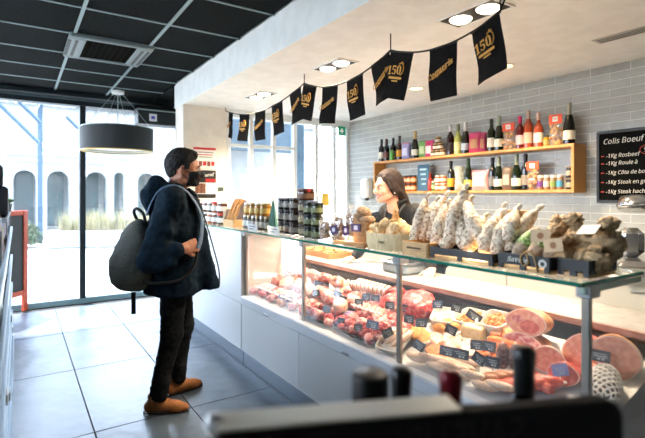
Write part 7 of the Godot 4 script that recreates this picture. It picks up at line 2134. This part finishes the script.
# ------------------------------------------------------------------ the rack at the left edge
func left_rack() -> void:
	var metal := mt("rack_metal", Color(0.55, 0.60, 0.64), 0.28, 0.85)
	var r := thing("display_rack", "long chrome and glass display rack along the left edge of the aisle", "rack", V(0, 0, 0))
	part("base", bx(V(-0.62, 0, -5.25), V(-0.03, 0.10, -1.3), 0.004), mt("rack_base", Color(0.40, 0.47, 0.53), 0.3, 0.4), r)
	part("back_panel", bx(V(-0.64, 0, -5.25), V(-0.62, 1.28, -1.3)), mt("rack_back", Color(0.62, 0.64, 0.65), 0.5), r)
	var ys := [0.32, 0.58, 0.84, 1.10]
	for y in ys:
		part("glass_shelf", bx(V(-0.62, y, -5.22), V(-0.055, y + 0.010, -1.33)), glass("rack_glass", Color(0.85, 0.95, 0.97), 0.25), r)
		part("front_rail", bx(V(-0.060, y - 0.010, -5.22), V(-0.042, y + 0.035, -1.33), 0.004), metal, r)
	for z in [-5.21, -3.92, -2.63, -1.34]:
		part("upright", bx(V(-0.085, 0.10, z - 0.012), V(-0.062, 1.26, z + 0.012), 0.003), metal, r)
	var cols := [Color(0.80, 0.80, 0.82), Color(0.72, 0.60, 0.62), Color(0.62, 0.68, 0.76), Color(0.78, 0.72, 0.58)]
	var names := ["white", "rose", "blue grey", "straw coloured"]
	for i in 8:
		var o := snack_bag("%s packet on the chrome rack's top shelf, %s from the far end" % [names[i % 4], ["first", "second", "third", "fourth", "fifth", "sixth", "seventh", "eighth"][i]], V(-0.115, 1.1105, -5.05 + i * 0.30), 0.17, 0.19 + 0.015 * (i % 3), 0.07, cols[i % 4], cols[(i + 1) % 4], cols[(i + 2) % 4], PI / 2 - 0.3, "packets on the rack")
	for i in 5:
		var pt := thing("price_holder", "clear plastic price holder on the chrome rack rail, %s from the far end" % ["first", "second", "third", "fourth", "fifth"][i], "price holder", V(-0.041, [0.30, 0.56, 0.30, 0.56, 0.30][i], -4.6 + i * 0.75), PI / 2, "price holders on the rack")
		part("holder", bx(V(-0.05, 0, 0), V(0.05, 0.045, 0.006), 0.001), mt("holder_white", Color(0.75, 0.80, 0.84), 0.3), pt)
		part("printed_line", bx(V(-0.03, 0.018, 0.006), V(0.02, 0.026, 0.0066)), mt("poster_grey", Color(0.45, 0.45, 0.45), 0.6), pt)
	var sp := thing("speaker_box", "dark box with a teal light standing on the chrome rack", "box", V(-0.155, 1.2855, -3.75))
	part("body", bx(V(-0.12, 0, -0.20), V(0.10, 0.20, 0.20), 0.015), mt("dark_plastic", Color(0.07, 0.09, 0.11), 0.5), sp)
	part("riser", bx(V(-0.09, 0.20, -0.12), V(0.07, 0.34, 0.10), 0.01), mt("dark_plastic"), sp)
	part("band", bx(V(0.069, 0.27, -0.11), V(0.072, 0.31, 0.09)), mt("teal_plastic", Color(0.10, 0.42, 0.42), 0.4), sp)
	part("rack_top", bx(V(-0.62, 1.26, -5.25), V(-0.055, 1.285, -3.4), 0.004), mt("rack_back"), r)
	var pot := thing("small_plant", "small green potted plant at the far end of the rack", "plant", V(-0.085, 1.2855, -4.85))
	part("pot", lat([V2(0.035, 0), V2(0.045, 0.07), V2(0.042, 0.07)], 14), mt("pot_grey", Color(0.50, 0.52, 0.50), 0.7), pot)
	var lf := MB.new()
	for i in 60:
		var a := rng.randf() * TAU
		var d := V(cos(a) * 0.8, rng.randf_range(0.3, 1.0), sin(a) * 0.8).normalized() * rng.randf_range(0.05, 0.11)
		var w := d.cross(Vector3.UP).normalized() * 0.014
		lf.quad(V(0, 0.06, 0), V(0, 0.06, 0) + d * 0.5 + w, V(0, 0.06, 0) + d, V(0, 0.06, 0) + d * 0.5 - w)
	part("leaves", lf, mt("leaf_green", Color(0.36, 0.50, 0.16), 0.6), pot)
	# menu board by the window
	var wood := nm("orange_wood", [Color(0.62, 0.20, 0.08), Color(0.74, 0.29, 0.13)], [0.3, 0.7], V(10, 2, 10), 0.5)
	var m := thing("menu_board", "orange wooden framed chalkboard stand by the street window", "menu board", V(-0.085, 0, -6.60), 0.85)
	part("post", bx(V(0.20, 0, -0.02), V(0.265, 1.24, 0.02), 0.004), wood, m)
	part("post", bx(V(-0.265, 0, -0.02), V(-0.20, 1.24, 0.02), 0.004), wood, m)
	part("rail", bx(V(-0.20, 1.18, -0.018), V(0.20, 1.24, 0.018), 0.004), wood, m)
	part("rail", bx(V(-0.20, 0.20, -0.018), V(0.20, 0.26, 0.018), 0.004), wood, m)
	part("board", bx(V(-0.20, 0.26, -0.008), V(0.20, 1.18, 0.008)), mt("board_green", Color(0.045, 0.075, 0.07), 0.6), m)
	for s in [-1, 1]: part("rear_leg", tb([V(s * 0.22, 1.15, -0.02), V(s * 0.22, 0.0, -0.20)], 0.014, 6), wood, m)

# ------------------------------------------------------------------ display before the lens
func front_display() -> void:
	var tb0 := thing("display_table", "small dark display table under the black sign in the foreground", "table", V(0.52, 0, -0.47), -0.4158)
	part("table_top", bx(V(-0.40, 0.79, -0.28), V(0.40, 0.82, 0.10), 0.004), mt("table_dark", Color(0.10, 0.08, 0.07), 0.6), tb0)
	for q in [[-0.36, -0.24], [0.36, -0.24], [-0.36, 0.06], [0.36, 0.06]]: part("leg", bx(V(q[0] - 0.02, 0, q[1] - 0.02), V(q[0] + 0.02, 0.79, q[1] + 0.02), 0.003), mt("table_dark"), tb0)
	# black sign box: its long top edge runs from (0.2, -0.54) to (0.72, -0.31)
	var s := thing("sign_box", "large black sign box with rounded corner filling the bottom foreground", "sign", V(0.46, 0.8205, -0.424), -0.4158)
	var pl := PackedVector2Array([V2(-0.285, 0.0), V2(0.285, 0.0)])
	for k in 7: pl.append(V2(0.255 + 0.03 * cos(PI / 2 * k / 6.0), 0.288 + 0.03 * sin(PI / 2 * k / 6.0)))
	for k in 5: pl.append(V2(-0.275 + 0.01 * cos(PI / 2 + PI / 2 * k / 4.0), 0.308 + 0.01 * sin(PI / 2 + PI / 2 * k / 4.0)))
	var m := MB.new()
	m.prism(pl, -0.026, 0.0, 0.003)
	part("panel", m, mt("sign_black", Color(0.010, 0.010, 0.011), 0.75), s)
	part("top_ledge", bx(V(-0.283, 0.318, -0.052), V(0.04, 0.322, -0.002), 0.0015), mt("ledge_cream", Color(0.86, 0.84, 0.77), 0.3), s)
	part("white_knob", lat([V2(0.0, 0.0), V2(0.010, 0.003), V2(0.014, 0.012), V2(0.010, 0.022), V2(0.0, 0.025)], 14), mt("knob_white", Color(0.92, 0.92, 0.92), 0.4), s).position = V(-0.287, 0.306, -0.03)
	var dim := mt("sign_print", Color(0.075, 0.085, 0.08), 0.6)
	var w := words("SAVEURS", 0.05, dim, s, V(0.03, 0.285, 0.001), V(0, 0, 0.0))
	w.scale.x = -1.0
	var w2 := words("VINS", 0.045, dim, s, V(0.0, 0.235, 0.001))
	w2.scale.x = -1.0
	var dk := Color(0.03, 0.035, 0.03)
	bottle("blurred bottle with dark grey capsule in the right foreground", V(0.728, 0.8205, -0.470), "wine", dk, Color(0.5, 0.48, 0.44), Color(0.12, 0.13, 0.13), 0.345, "foreground bottles")
	bottle("blurred bottle with wine red capsule in the foreground", V(0.590, 0.8205, -0.512), "wine", dk, Color(0.5, 0.48, 0.44), Color(0.48, 0.03, 0.10), 0.318, "foreground bottles")
	bottle("blurred bottle with black capsule left of the red one", V(0.545, 0.8205, -0.580), "wine", dk, Color(0.5, 0.48, 0.44), Color(0.05, 0.04, 0.04), 0.312, "foreground bottles")
	var c := thing("flask", "blurred flask with wide black cap in the foreground", "flask", V(0.462, 0.8205, -0.562))
	part("body", lat([V2(0.036, 0), V2(0.040, 0.006), V2(0.040, 0.22), V2(0.030, 0.26), V2(0.026, 0.27)], 20), mt("flask_dark", Color(0.05, 0.04, 0.035), 0.3), c)
	part("cap", lat([V2(0.028, 0.27), V2(0.029, 0.272), V2(0.029, 0.325), V2(0.027, 0.33), V2(0.0, 0.331)], 20), mt("cap_black", Color(0.02, 0.018, 0.017), 0.4), c)
